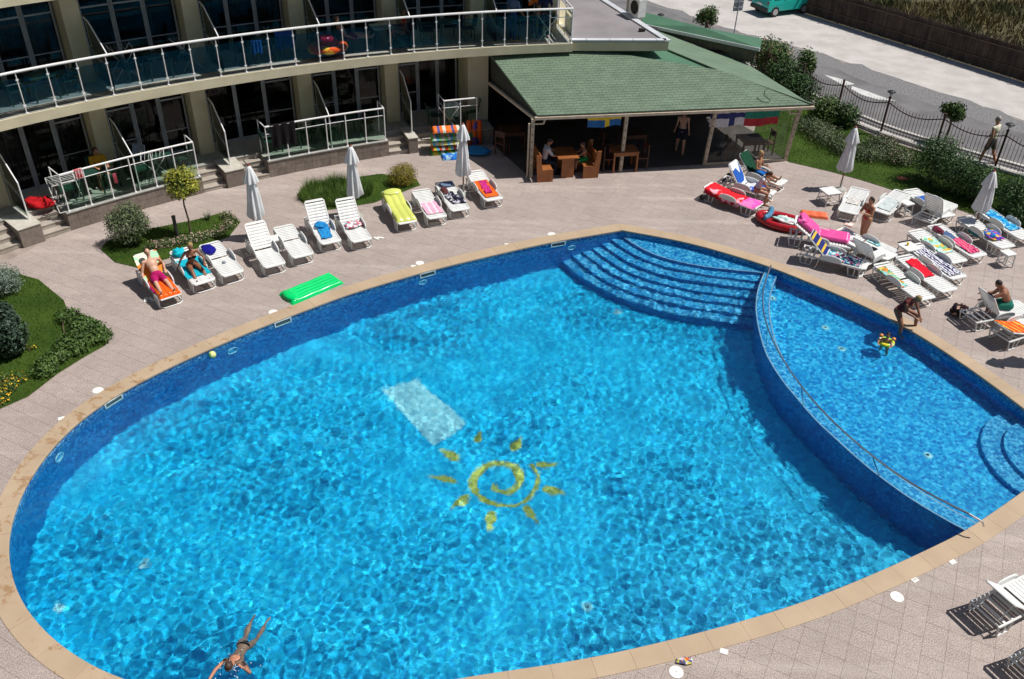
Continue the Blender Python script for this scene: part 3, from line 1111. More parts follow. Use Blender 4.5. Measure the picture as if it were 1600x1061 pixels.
# grasses lawn
b = MB()
GC = [Vector((x, y, 0)) for x, y in [(-7.25, 27.0), (-7.2, 27.7), (-6.2, 28.3), (-5.0, 28.0), (-4.9, 27.4), (-5.9, 26.5), (-6.5, 26.4)]]
for _ in range(9000):
    x, y = rand_in(GC)
    blades(b, x, y, rnd.uniform(.25, .6) * (.75 + .5 * noise.noise(Vector((x * 2, y * 2, 0)))), .022, .7)
tag(b.build('ornamental_grass', BLADEL), 'patch of long green ornamental grass beside the middle umbrella', 'grass', kind='stuff')
shrub('golden_cypress', 'low round golden cypress at the end of the long-grass bed', 'bush', tuple(G(628, 288)), [((0, 0, .3), (.52, .48, .36)), ((.1, .1, .42), (.4, .4, .3))], [LF_GOLD], .055, 4200, stems=4, fill=.6)
# right lawn
def sh(u, v, lab, r, h, m, n, leaf=.09, cat='bush', nm='shrub', fl=None, fm=None, grp=None):
    q = G(u, v)
    bl = [((rnd.uniform(-.3, .3) * r, rnd.uniform(-.3, .3) * r, h * rnd.uniform(.35, .7)), (r * rnd.uniform(.6, .9), r * rnd.uniform(.6, .9), h * rnd.uniform(.35, .5))) for _ in range(4)] + [((0, 0, h * .5), (r, r, h * .5))]
    ms = [m] + ([fm] if fm else [])
    shrub(nm, lab, cat, tuple(q), bl, ms, leaf, n, stems=6, group=grp, flower=fl)
sh(1195, 118, 'tall mixed oleander with reddish tips right behind the green bar roof', 1.15, 1.7, LF_MID, 5200, .13, nm='oleander', fl=(260, .12), fm=leafmat('red_tip', (.28, .10, .08), (.2, .08, .06)))
sh(1218, 140, 'dark green hedge bush filling the corner behind the bar roof', 1.0, 1.3, LF_DARK, 4200, .12)
sh(1245, 158, 'dark bush at the right corner of the bar eave', .95, 1.2, LF_DARK, 3600, .12)
sh(1255, 118, 'small palm-like bush with drooping green fronds by the road fence', .5, 1.3, LF_MID, 1500, .16, nm='palm_bush')
sh(1282, 190, 'leafy rose bush with yellowing leaves left of the fence lamp', .75, 1.1, LF_MID, 2600, .11, nm='rose_bush', fl=(80, .08), fm=leafmat('yellow_tip', (.4, .38, .12), (.3, .28, .08)))
sh(1318, 197, 'dark rose bush with yellowish tips under the first fence post', .6, 1.0, LF_DARK, 2200, .11, nm='rose_bush', fl=(90, .08), fm=leafmat('yellow_tip', (.4, .38, .12), (.3, .28, .08)))
for k, (u, v, r, lab) in enumerate([(1262, 205, .9, 'grey lavender mound nearest the bar corner'), (1290, 222, .9, 'grey lavender mound left of the umbrella on the lawn'), (1318, 238, .85, 'grey-green low mound directly behind the lawn umbrella'), (1352, 246, .9, 'grey-green low mound right of the lawn umbrella'), (1375, 232, .7, 'low mound speckled with cream flowers below the fence lamp'), (1402, 252, .8, 'low mound with cream flowers left of the dark shrubs')]):
    sh(u, v, lab, r, .5, LF_LAV, 2600, .07, cat='plant', nm='lavender_mound', grp='low mounds on the right lawn', fl=(260 if k > 3 else 60, .05), fm=PET_W)
for k, (u, v, r, h, lab) in enumerate([(1448, 286, .95, 1.75, 'large dark green shrub left of the small fence tree'), (1484, 300, .85, 1.5, 'dark green shrub under the small fence tree'), (1524, 314, .85, 1.35, 'dark shrub in front of the walking man'), (1578, 337, .9, 1.35, 'dark shrub right of the folded umbrella at the right edge'), (1598, 352, .8, .9, 'dark shrub with pale blossoms cut by the right picture edge')]):
    sh(u, v, lab, r, h, LF_DARK, 4600, .09, grp='dark shrubs along the fence', fl=(60 if k == 4 else 8, .08), fm=PET_W)
def ytree(u, v, lab, h, r, n=1800):
    t_ = thing('young_tree', lab, 'tree', tuple(G(u, v)))
    b = MB()
    for k in range(5):
        c = (rnd.uniform(-.45, .45) * r, rnd.uniform(-.45, .45) * r, h + rnd.uniform(-.4, .4) * r)
        leafcloud(b, c, (r * .7, r * .7, r * .55), n // 5, .13, .4, up=.1)
    b.build('crown', LF_MID, t_)
    b = MB()
    b.tube([(0, 0, 0), (.03, 0, h * .5), (0, 0, h)], [.06, .045, .03], 7)
    b.build('trunk', BARK, t_)
    for k in range(5):
        b = MB()
        b.tube([(0, 0, h * .7), (math.cos(k * 1.3) * r * .6, math.sin(k * 1.3) * r * .6, h + .2 * r)], [.02, .008], 5)
        b.build('limb', BARK, t_)
ytree(1474, 226, 'small bushy green tree growing beside the iron fence', 1.35, .48)
ytree(1100, 54, 'bright green bushy tree behind the far green roof', 1.0, .62)

# ---------------------------------------------------------------- iron fence along the road
IRON = mat('dark_red_iron', (.075, .022, .022), .45, (.05, .018, .02), 6)
LAMPB = mat('lamp_black', (.03, .03, .032), .4)
LAMPG = glass('lamp_glass', (.8, .8, .8), alpha_mix=.4, col=(.6, .6, .6))
FN = thing('iron_fence', 'dark red iron picket fence with wavy top rail along the road', 'fence')
fp = []
acc = 0
for i in range(len(fence_path) - 1):
    fp.append((acc, fence_path[i]))
    acc += (fence_path[i + 1] - fence_path[i]).length
fp.append((acc, fence_path[-1]))
def fat(s_):
    for i in range(len(fp) - 1):
        if fp[i][0] <= s_ <= fp[i + 1][0]:
            return fp[i][1].lerp(fp[i + 1][1], (s_ - fp[i][0]) / (fp[i + 1][0] - fp[i][0]))
    return fp[-1][1]
sP = min((abs((fat(s_ * .05) - Vector((14.4, 34.2, 0))).length), s_ * .05) for s_ in range(int(acc / .05)))[1]
SPAN = 2.25
posts = [sP + SPAN * k for k in range(-5, 4)]
posts = [s_ for s_ in posts if s_ > .2]
pm_ = None
for s_ in posts:
    p = fat(s_)
    b = MB()
    b.box((0, 0, .70), (.07, .07, 1.40))
    b.box((0, 0, 1.42), (.10, .10, .03))
    if pm_ is None:
        pm_ = b.mesh('post', IRON)
    link('post', pm_, FN, p + Vector((0, 0, .1)), R(-40))
pk_ = None
for k in range(len(posts) - 1):
    s0, s1 = posts[k], posts[k + 1]
    def topz(x):
        return 1.22 - .26 * math.sin(math.pi * x)
    pts = [fat(s0 + (s1 - s0) * x / 10) + Vector((0, 0, .1 + topz(x / 10))) for x in range(11)]
    b = MB()
    b.tube(pts, .022, 5)
    b.build('top_rail', IRON, FN)
    b = MB()
    b.tube([fat(s0 + (s1 - s0) * x / 4) + Vector((0, 0, .25)) for x in range(5)], .016, 5)
    b.build('bottom_rail', IRON, FN)
    nP = 17
    for j in range(1, nP):
        x = j / nP
        if pk_ is None:
            b = MB()
            b.cyl((0, 0, 0), (0, 0, .95), .010, 5)
            b.cyl((0, 0, .95), (0, 0, 1.0), .012, 5, r2=.002)
            pk_ = b.mesh('picket', IRON)
        o = link('picket', pk_, FN, fat(s0 + (s1 - s0) * x) + Vector((0, 0, .17)))
        o.scale = (1, 1, topz(x) + .13)
def lamp(p, lab, h):
    t_ = thing('fence_lamp', lab, 'lamp', tuple(p), 0)
    b = MB()
    b.cyl((0, 0, 0), (0, 0, .10), .02, 6)
    b.build('stem', LAMPB, t_)
    b = MB()
    b.lathe([(.0, .10), (.05, .10), (.09, .20)], 10)
    b.build('lamp_glass', LAMPG, t_)
    b = MB()
    b.lathe([(.17, .20), (.15, .235), (.06, .27), (0, .28)], 12)
    b.lathe([(0, .20), (.17, .20)], 12)
    b.build('cap', LAMPB, t_)
lamp(fat(posts[[i for i, s_ in enumerate(posts) if abs(s_ - sP) < .01][0]]) + Vector((0, 0, 1.53)), 'black mushroom lamp on the fence post left of the palm', 1)
k_ = [i for i, s_ in enumerate(posts) if abs(s_ - sP) < .01][0]
lamp(fat(posts[k_ + 2]) + Vector((0, 0, 1.53)), 'black mushroom lamp on the fence post beside the walking man', 1)
lamp(G(1032, 30, 1.5) , 'black mushroom lamp sticking up behind the far green roof', 1)

# ---------------------------------------------------------------- reed fence
REED = mat('reed_cane', (.105, .078, .062), .9, (.055, .038, .032), 1.3, island=.5)
RF = thing('reed_fence', 'long brown reed screen fence along the dusty lot', 'fence')
bs = [MB() for _ in range(2)]
rail = MB()
for i in range(len(RP) - 1):
    a, c = RP[i], RP[i + 1]
    L = (c - a).length
    d = (c - a) / L
    nrm = Vector((-d.y, d.x, 0))
    if not (vis(a) or vis(c) or vis((a + c) / 2)):
        continue
    n_ = int(L / .045)
    for k in range(n_):
        p = a + d * (k * .045 + rnd.uniform(-.01, .01))
        h = 1.58 + rnd.uniform(-.10, .10) + .08 * noise.noise(p)
        if rnd.random() < .03:
            continue
        q = Vector((rnd.uniform(-.03, .03), rnd.uniform(-.03, .03), h))
        o_ = nrm * rnd.uniform(-.02, .02)
        bs[0].add([p + o_ + d * .022 + Vector((0, 0, .03)), p + o_ - d * .022 + Vector((0, 0, .03)), p + o_ - d * .015 + q, p + o_ + d * .015 + q, p + o_ + nrm * .02 + Vector((0, 0, .03)), p + o_ + nrm * .015 + q], [(0, 1, 2, 3), (1, 4, 5, 2), (4, 0, 3, 5)])
    b = MB()
    b.bar(a + nrm * .035 + Vector((0, 0, .76)), c + nrm * .035 + Vector((0, 0, .76)), .012, 1.40)
    b.build('reed_mat', REED, RF)
    for z_ in (.50, 1.25):
        rail.tube([a - nrm * .05 + Vector((0, 0, z_)), c - nrm * .05 + Vector((0, 0, z_ + .03))], .02, 5)
    for k in range(int(L / 2.4)):
        p = a + d * (k * 2.4 + .3) + nrm * .08
        b = MB()
        b.cyl(p, p + Vector((0, 0, 1.95)), .04, 6)
        b.build('post', BARK, RF)
tag(bs[0].build('reeds', REED, RF), kind='stuff')
rail.build('wire_rail', BARK, RF)

# ---------------------------------------------------------------- traffic sign seen from the back
sg = thing('road_sign', 'rectangular road sign seen from its grey back on a thin pole', 'sign', tuple(G(1146, 58)), R(20))
b = MB()
b.cyl((0, 0, 0), (0, 0, 1.85), .03, 8)
b.build('pole', FRAME, sg)
b = MB()
b.box((0, .02, 1.62), (.56, .015, .62))
b.build('sign_plate', mat('sign_back', (.28, .30, .33), .5, (.22, .24, .26), 6), sg)
b = MB()
b.box((0, 0, 1.75), (.5, .03, .03))
b.box((0, 0, 1.48), (.5, .03, .03))
b.build('bracket', FRAME, sg)

# ---------------------------------------------------------------- small teal car
p1, p2 = G(1213.7, 26), G(1250, 22.5)
ch = math.atan2(p2.y - p1.y, p2.x - p1.x) + R(4)
carc = (p1 + p2) / 2 + Vector((-math.sin(ch), math.cos(ch), 0)) * .72
CARP = mat('teal_car_paint', (.02, .42, .36), .25, (.02, .40, .34), 2, geo=False)
CARG = mat('car_window', (.015, .02, .025), .08)
TYRE = mat('tyre', (.02, .02, .02), .8)
RIM = mat('wheel_rim', (.55, .55, .57), .35, metal=.6)
BUMP = mat('black_bumper', (.03, .03, .032), .6)
car = thing('parked_car', 'small teal hatchback parked on the dusty lot by the reed fence', 'car', (carc.x, carc.y, .01), ch)
prof = [(-1.52, .28), (-1.55, .62), (-1.50, .82), (-1.40, .90), (-1.22, 1.28), (-1.0, 1.36), (.25, 1.36), (.45, 1.30), (.88, .92), (1.0, .88), (1.42, .80), (1.55, .62), (1.56, .28)]
def wid(z):
    return .72 if z < .85 else .72 - (z - .85) * .26
b = MB()
n = len(prof)
vs = [(x, -wid(z), z) for x, z in prof] + [(x, wid(z), z) for x, z in prof]
b.add(vs, [(i, i + 1, n + i + 1, n + i) for i in range(n - 1)] + [(n - 1, 0, n, 2 * n - 1), tuple(range(n - 1, -1, -1)), tuple(range(n, 2 * n))])
body = b.build('body', CARP, car)
bv = body.modifiers.new('bevel', 'BEVEL')
bv.width = .04
bv.segments = 2
def quadpart(nm, pts, m):
    b = MB()
    b.add(pts, [tuple(range(len(pts)))])
    b.build(nm, m, car)
for s in (-1, 1):
    for xs_ in ([(-1.12, .93), (-1.02, 1.26), (-.42, 1.29), (-.42, .93)], [(-.36, .93), (-.36, 1.29), (.24, 1.29), (.40, 1.2), (.72, .93)]):
        quadpart('side_window', [(x, s * (wid(z) + .004), z) for x, z in xs_], CARG)
    for wx in (-1.0, 1.02):
        wb = MB()
        wb.cyl((wx, s * .60, .27), (wx, s * .745, .27), .27, 16)
        w_ = wb.build('wheel', TYRE, car)
        rb = MB()
        rb.cyl((wx, s * .74, .27), (wx, s * .755, .27), .17, 12)
        rb.build('rim', RIM, w_)
    quadpart('tail_light', [(-1.49 - .055, s * .69, .62), (-1.49 - .055, s * .54, .62), (-1.47 - .03, s * .54, .84), (-1.47 - .03, s * .69, .84)], mat('tail_light_red', (.35, .02, .02), .2))
    quadpart('headlight', [(1.56, s * .66, .60), (1.56, s * .42, .60), (1.50, s * .42, .76), (1.50, s * .66, .76)], mat('headlamp', (.7, .72, .72), .1))
    b = MB()
    b.box((.62, s * .80, .95), (.10, .14, .09))
    b.build('wing_mirror', BUMP, car)
    quadpart('door_handle', [(-.5, s * .726, .82), (-.35, s * .726, .82), (-.35, s * .726, .85), (-.5, s * .726, .85)], BUMP)
quadpart('rear_window', [(-1.395 - .004, -.62, .95), (-1.395 - .004, .62, .95), (-1.25 - .004, .56, 1.24), (-1.25 - .004, -.56, 1.24)], CARG)
quadpart('windscreen', [(.86 + .006, -.63, .95), (.86 + .006, .63, .95), (.50 + .006, .56, 1.27), (.50 + .006, -.56, 1.27)], CARG)
for x in (-1.56, 1.57):
    b = MB()
    b.box((x, 0, .38), (.08, 1.42, .20))
    b.build('bumper', BUMP, car)
quadpart('number_plate', [(-1.565, -.22, .56), (-1.565, .22, .56), (-1.565, .22, .66), (-1.565, -.22, .66)], WHITEP)

# ---------------------------------------------------------------- hotel building (curved front round BC)
HB = thing('hotel_building', 'curved cream hotel wing with glass balconies and ground-floor terraces', 'building')
def pstrip(b, t0, t1, r0, r1, z0, z1, up=False, step=1.0, mi=0):
    n = max(1, int(abs(t1 - t0) / step + .5))
    k0 = len(b.v)
    for i in range(n + 1):
        th = t0 + (t1 - t0) * i / n
        b.v += [tuple(PT(th, r0, z0, up)), tuple(PT(th, r1, z0, up)), tuple(PT(th, r1, z1, up)), tuple(PT(th, r0, z1, up))]
    for i in range(n):
        a = k0 + 4 * i
        for j in range(4):
            b.f.append((a + j, a + 4 + j, a + 4 + (j + 1) % 4, a + (j + 1) % 4))
            b.m.append(mi)
    b.f += [(k0, k0 + 3, k0 + 2, k0 + 1), (k0 + 4 * n, k0 + 4 * n + 1, k0 + 4 * n + 2, k0 + 4 * n + 3)]
    b.m += [mi, mi]
TD = [136.9, 130.85, 125.15, 118.6, 112.95]      # party lines, ground floor; the upper floor has one more
TU = [136.7, 130.75, 124.6, 118.6, 112.9, 107.2]
ZG, ZU, ZU2 = .60, 3.67, 6.94
b = MB()
pstrip(b, 142, 102, 0, 6.0, 3.36, ZU - .012, True)
b.build('first_floor_slab', BEIGE, HB)
b = MB()
pstrip(b, 142, 102.05, .05, 2.4, ZU - .010, ZU, True)
b.build('balcony_floor', BALCF, HB)
b = MB()
pstrip(b, 142, 100.5, 0, 6.0, 6.62, ZU2, True)
b.build('second_floor_slab', BEIGE, HB)
b = MB()
pstrip(b, 142, 103.5, 2.3, 2.7, ZU2 + .004, 10.2, True)
b.build('upper_wall', BEIGE, HB)
# rooms behind the glass
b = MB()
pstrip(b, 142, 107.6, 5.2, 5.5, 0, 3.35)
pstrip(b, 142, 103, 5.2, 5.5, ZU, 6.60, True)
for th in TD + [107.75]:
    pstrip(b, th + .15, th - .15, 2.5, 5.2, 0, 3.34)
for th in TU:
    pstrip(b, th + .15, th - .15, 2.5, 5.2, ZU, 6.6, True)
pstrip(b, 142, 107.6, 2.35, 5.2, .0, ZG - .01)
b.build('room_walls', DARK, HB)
def window_bay(ta, tb, z0, z1, up, n, trans, curt):
    rr = 2.32
    for k in range(n):
        a, c = ta + (tb - ta) * k / n, ta + (tb - ta) * (k + 1) / n
        P0, P1 = PT(a, rr, z0, up), PT(c, rr, z0, up)
        d = (P1 - P0)
        w = d.length
        d.normalize()
        m_ = thing('x', None, None)
        bpy.data.objects.remove(m_)
        b = MB()
        fw = .07
        up_ = Vector((0, 0, 1))
        b.bar(P0 + d * fw / 2, P0 + d * fw / 2 + up_ * (z1 - z0), fw, .06)
        b.bar(P1 - d * fw / 2, P1 - d * fw / 2 + up_ * (z1 - z0), fw, .06)
        b.bar(P0 + d * fw + up_ * .04, P1 - d * fw + up_ * .04, .055, .08)
        b.bar(P0 + d * fw + up_ * (z1 - z0 - .04), P1 - d * fw + up_ * (z1 - z0 - .04), .055, .08)
        if trans[k]:
            b.bar(P0 + d * fw + up_ * (z1 - z0) * .70, P1 - d * fw + up_ * (z1 - z0) * .70, .06, .05)
            b.bar(P0 + d * fw + up_ * (z1 - z0) * .30, P1 - d * fw + up_ * (z1 - z0) * .30, .055, .03)
        f_ = b.build('window', FRAME, HB)
        b = MB()
        b.bar(P0 + d * fw + up_ * (z1 - z0) / 2, P1 - d * fw + up_ * (z1 - z0) / 2, .012, (z1 - z0) - .16)
        b.build('pane', WGLASS, f_)
        if curt[k]:
            nrm = Vector((-d.y, d.x, 0))
            if nrm.dot(P0 - BC.to_3d()) < 0:
                nrm = -nrm
            b = MB()
            x0_, x1_ = (.08, .55) if curt[k] == 1 else (.05, .95)
            def fn(u, v, P0=P0, d=d, w=w, nrm=nrm, x0_=x0_, x1_=x1_):
                x = (x0_ + (x1_ - x0_) * u) * w
                return P0 + d * x + nrm * (.28 + .035 * math.sin(u * 44)) + up_ * (.02 + (z1 - z0 - .1) * v)
            b.grid(fn, 40, 1)
            b.build('curtain', CURTAIN if (k + int(ta)) % 2 else SHEER, f_)
for i, th in enumerate(TU):
    hi = th + 5.9 if i == 0 else TU[i - 1]
    window_bay(hi - .15, th + 1.05, ZU, 6.60, True, 3, [True, True, True], [rnd.choice([0, 1, 2]) for _ in range(3)])
    b = MB()
    pstrip(b, th + 1.0, th + .12, 1.60, 2.6, ZU, 6.62, True, 2)
    b.build('pillar', BEIGE, HB)
window_bay(107.0, 103.6, ZU, 6.6, True, 2, [True, False], [0, 1])
b = MB()
pstrip(b, 103.5, 102.6, 1.2, 5.5, ZU, 6.62, True, 2)
b.build('pillar', BEIGE, HB)
for i, th in enumerate(TD):
    hi = th + 6.0 if i == 0 else TD[i - 1]
    window_bay(hi - .15, th + 1.05, ZG, 3.34, False, 3, [i % 2 == 0, False, True], [rnd.choice([0, 1, 2]) for _ in range(3)])
    b = MB()
    pstrip(b, th + 1.0, th + .12, 1.65, 2.6, ZG, 3.36, False, 2)
    b.build('pillar', BEIGE, HB)
window_bay(112.8, 108.8, ZG, 3.34, False, 3, [True, False, False], [0, 0, 1])
b = MB()
pstrip(b, 108.7, 107.3, .9, 5.5, 0, 3.36, False, 2)
b.build('pillar', BEIGE, HB)

# terraces, piers and stairs
for (a, c) in [(142, 140.2), (135.22, 127.2), (122.95, 114.8), (110.95, 107.35)]:
    b = MB()
    pstrip(b, a, c, .03, 2.35, 0, ZG - .03)
    tw = b.build('terrace_wall', GROUT, HB)
    b = MB()
    pstrip(b, a, c, -.03, 2.3, ZG - .03, ZG)
    b.build('terrace_floor', BALCF, tw)
    nn = max(1, int((a - c) * math.pi / 180 * BR0 / .31))
    pm2 = None
    for k in range(nn):
        for r_ in range(2):
            ta_ = a - (a - c) * (k + .5) / nn
            w = (a - c) * math.pi / 180 * (BR0) / nn - .006
            if pm2 is None:
                bb_ = MB()
                bb_.box((0, 0, 0), (w, .03, .273))
                pm2 = bb_.mesh('wall_tile', WALLT)
            o = link('wall_tile', pm2, tw, PT(ta_, .012 + rnd.uniform(-.002, .002), .145 + r_ * .281), R(ta_ - 90))
    # end faces
    for te_ in (a, c):
        for k in range(4):
            sgn_ = 1 if te_ == a else -1
            p = PT(te_, .2 + .3 * k, .285)
            b = MB()
            b.box((0, 0, 0), (.29, .02, .55))
            o = b.build('end_tile', WALLT, tw)
            o.location = p + Vector((math.cos(R(te_ + 90)), math.sin(R(te_ + 90)), 0)) * .012 * sgn_
            o.rotation_euler = (0, 0, R(te_))
for (a, c) in [(137.95, 136.75), (125.75, 124.55), (113.42, 112.8)]:
    b = MB()
    pstrip(b, a, c, -.10, 1.0, 0, .58, step=3)
    pr = b.build('pier', WALLT, HB)
    b = MB()
    pstrip(b, a + .04, c - .04, -.12, 1.0, .58, .61, step=3)
    b.build('pier_cap', NOSE, pr)
    b = MB()
    pstrip(b, a, c, 1.0, 2.35, 0, ZG, step=3)
    b.build('landing', BALCF, HB)
for (a, c) in [(140.2, 137.95), (136.75, 135.22), (127.2, 125.75), (124.55, 122.95), (114.8, 113.42), (112.8, 110.95)]:
    st = None
    for k in range(4):
        b = MB()
        pstrip(b, a - .01, c + .01, .0 + .28 * k, 1.2 if k < 3 else 2.34, .15 * k, .15 * (k + 1) - .02, step=3)
        s_ = b.build('step', STAIR, HB)
        b = MB()
        pstrip(b, a - .01, c + .01, -.015 + .28 * k, 1.2 if k < 3 else 2.34, .15 * (k + 1) - .02, .15 * (k + 1), step=3)
        b.build('tread', STAIR if k < 3 else BALCF, s_)

# upper balcony railing: posts, glass panels, clamps, handrail
BRL = tag(bpy.data.objects.new('balcony_railing', None))
COL.objects.link(BRL)
BRL.parent = HB
ZR = 4.88
pts = [PT(142 - k * .8, .06, ZR, True) for k in range(0, 50)] + [PT(102.1, .06, ZR, True)]
pts = [PT(t, .06, ZR, True) for t in np.arange(141, 102.1, -.9)] + [PT(102.1, .06, ZR, True)]
b = MB()
b.tube(pts, .040, 8)
b.build('handrail', STEELP, BRL)
ths = [102.11 + 1.515 * k for k in range(26)]
pm_ = None
for i, th in enumerate(ths):
    if pm_ is None:
        b = MB()
        b.cyl((0, 0, 0), (0, 0, ZR - ZU), .016, 8)
        b.cyl((0, 0, 0), (0, 0, .015), .05, 8)
        for z in (.22, .98):
            b.box((0, 0, z), (.075, .035, .04))
        pm_ = b.mesh('post', STEELP)
    link('post', pm_, BRL, PT(th, .06, ZU, True), R(th - 90))
    if i < len(ths) - 1:
        P0, P1 = PT(th, .06, ZU + .6, True), PT(ths[i + 1], .06, ZU + .6, True)
        d = (P1 - P0)
        b = MB()
        b.bar(P0 + d * .05, P1 - d * .05, .012, .84)
        if i == 0:
            b = MB()
            b.tube([P0 + Vector((0, 0, .32)), P1 + Vector((0, 0, .32))], .014, 5)
            b.build('glass_rail', STEELP, BRL)
        else:
            b.build('glass_panel', BGLASS if th > 112 else GGLASS, BRL)
# side end of the balcony
e0, e1 = PT(102.1, .06, ZU, True), PT(102.1, 2.0, ZU, True)
b = MB()
b.tube([e0 + Vector((0, 0, 1.21)), e1 + Vector((0, 0, 1.21))], .028, 6)
for k in (0, .5, 1):
    b.cyl(e0.lerp(e1, k), e0.lerp(e1, k) + Vector((0, 0, 1.2)), .02, 6)
b.build('side_rail', STEELP, BRL)
b = MB()
b.bar(e0 + Vector((0, 0, .6)) + (e1 - e0) * .03, e1 + Vector((0, 0, .6)), .012, .9)
b.build('glass_panel', GGLASS, BRL)

def divider(th, zf, up, front):
    dv = bpy.data.objects.new('balcony_divider', None)
    COL.objects.link(dv)
    dv.parent = HB
    A_ = PT(th, 1.62, zf + 1.95, up)
    Bp = PT(th, 1.25, zf + 1.90, up)
    Cp = PT(th, front, zf + 1.2, up)
    D_ = PT(th, front, zf, up)
    b = MB()
    b.tube([A_, Bp, Cp] + ([D_] if not up else []), .022, 7)
    b.build('rail', STEELP, dv)
    b = MB()
    b.tube([PT(th, 1.62, zf + .95, up), PT(th, front + .1, zf + .62, up)], .012, 5)
    b.build('thin_rail', FRAME, dv)
    b = MB()
    q = [PT(th, 1.6, zf + .08, up), PT(th, front + .03, zf + .08, up), PT(th, front + .03, zf + 1.16, up), PT(th, 1.25, zf + 1.84, up), PT(th, 1.6, zf + 1.9, up)]
    sd = Vector((math.cos(R(th + 90)), math.sin(R(th + 90)), 0)) * .006
    b.add([p + sd for p in q] + [p - sd for p in q], [(0, 1, 2, 3, 4), (9, 8, 7, 6, 5)] + [(i, (i + 1) % 5, 5 + (i + 1) % 5, 5 + i) for i in range(5)])
    b.build('glass_pane', GGLASS, dv)
for th in TU:
    divider(th, ZU, True, .06)
for th, fr in ((137.0, .35), (130.85, .1), (125.15, .35), (118.6, .1), (112.95, .35)):
    divider(th, ZG, False, fr)
# ground terrace railings
def trail(a, c, n, closed_l=True, closed_r=True, thin=True):
    tr = bpy.data.objects.new('terrace_railing', None)
    COL.objects.link(tr)
    tr.parent = HB
    b = MB()
    b.tube([PT(a + (c - a) * k / 8, .08, ZG + 1.2) for k in range(9)], .032, 8)
    b.build('handrail', STEELP, tr)
    for e, on in ((a, closed_l), (c, closed_r)):
        if on:
            b = MB()
            b.tube([PT(e, .08, ZG + 1.2), PT(e, .85, ZG + 1.2), PT(e, .85, ZG)], .02, 6)
            b.build('return_rail', STEELP, tr)
    for k in range(n + 1):
        th = a + (c - a) * k / n
        b = MB()
        b.cyl(PT(th, .08, ZG), PT(th, .08, ZG + 1.2), .02, 7)
        b.cyl(PT(th, .08, ZG), PT(th, .08, ZG + .015), .045, 7)
        b.build('post', STEELP, tr)
        if k < n:
            t1 = a + (c - a) * (k + 1) / n
            b = MB()
            b.bar(PT(th - .08, .08, ZG + .48), PT(t1 + .08, .08, ZG + .48), .012, .8)
            b.build('glass_panel', CGLASS if rnd.random() < .0 else GGLASS, tr)
    if thin:
        b = MB()
        b.tube([PT(a + (c - a) * k / 8, .09, ZG + .93) for k in range(9)], .012, 5)
        b.build('thin_rail', STEELP, tr)
trail(135.0, 127.3, 6)
trail(122.8, 114.95, 6)
trail(110.8, 108.5, 2, True, False)
trail(144, 140.3, 3, False, True)

# ---------------------------------------------------------------- flat grey roof beside the balcony
ROOFG = mat('grey_membrane', (.255, .235, .245), .9, (.195, .18, .19), .7, bump=.2, bscale=30)
FLASH = mat('white_metal_flashing', (.62, .64, .67), .4, (.5, .52, .55), 1)
fr = [Vector((1.86, 33.05, 0)), Vector((5.46, 33.38, 0)), Vector((3.3, 39.2, 0)), Vector((.6, 45, 0)), Vector((-2.2, 44, 0)), Vector((.9, 38.5, 0))]
fz = 3.72
b = MB()
b.prism([(p.x, p.y) for p in fr], 3.33, fz - .06)
FR = thing('roof_extension', 'low cream extension with flat grey roof and white metal edging', 'building')
b.build('wall', BEIGE, FR)
b = MB()
b.prism([(p.x * .995 + .015, p.y * .999) for p in fr], fz - .058, fz - .03)
b.build('roof_membrane', ROOFG, FR)
b = MB()
for p, q in ((0, 1), (1, 2), (2, 3)):
    a, c = fr[p] + Vector((0, 0, fz)), fr[q] + Vector((0, 0, fz))
    d = (c - a).normalized()
    n_ = Vector((-d.y, d.x, 0))
    b = MB()
    b.bar(a + n_ * .06 - d * .04, c + n_ * .06 + (d * .04 if p != 0 else -d * .1), .24, .05)
    b.build('flashing', FLASH, FR)
    if p == 0:
        for k in range(4):
            b = MB()
            m_ = a.lerp(c, .15 + .24 * k) + n_ * .06
            b.bar(m_ - d * .015, m_ + d * .015, .25, .056)
            b.build('joint_cover', FRAME, FR)
for (u, v) in [(968, 72), (1013, 74)]:
    q = G(u, v, 3.5)
b = MB()
b.box(tuple(G(1003, 48, fz) + Vector((0, 0, .03))), (.2, .16, .1), .3)
b.build('roof_outlet', DARK, FR)
ac = thing('air_conditioner', 'white air conditioner unit at the edge of the flat grey roof', 'air conditioner', tuple(G(991, 27, fz - .03) + Vector((.05, .05, 0))), R(-62))
b = MB()
b.box((0, 0, .42), (.85, .34, .66))
b.box((-.3, 0, .05), (.05, .3, .1))
b.box((.3, 0, .05), (.05, .3, .1))
b.build('casing', WHITEP, ac)
b = MB()
b.cyl((.12, -.171, .42), (.12, -.185, .42), .26, 16)
b.build('fan_grille', DARK, ac)
b = MB()
for k in range(9):
    b.box((-.36, -.178, .18 + .06 * k), (.16, .012, .02))
b.build('louvre', DARK, ac)

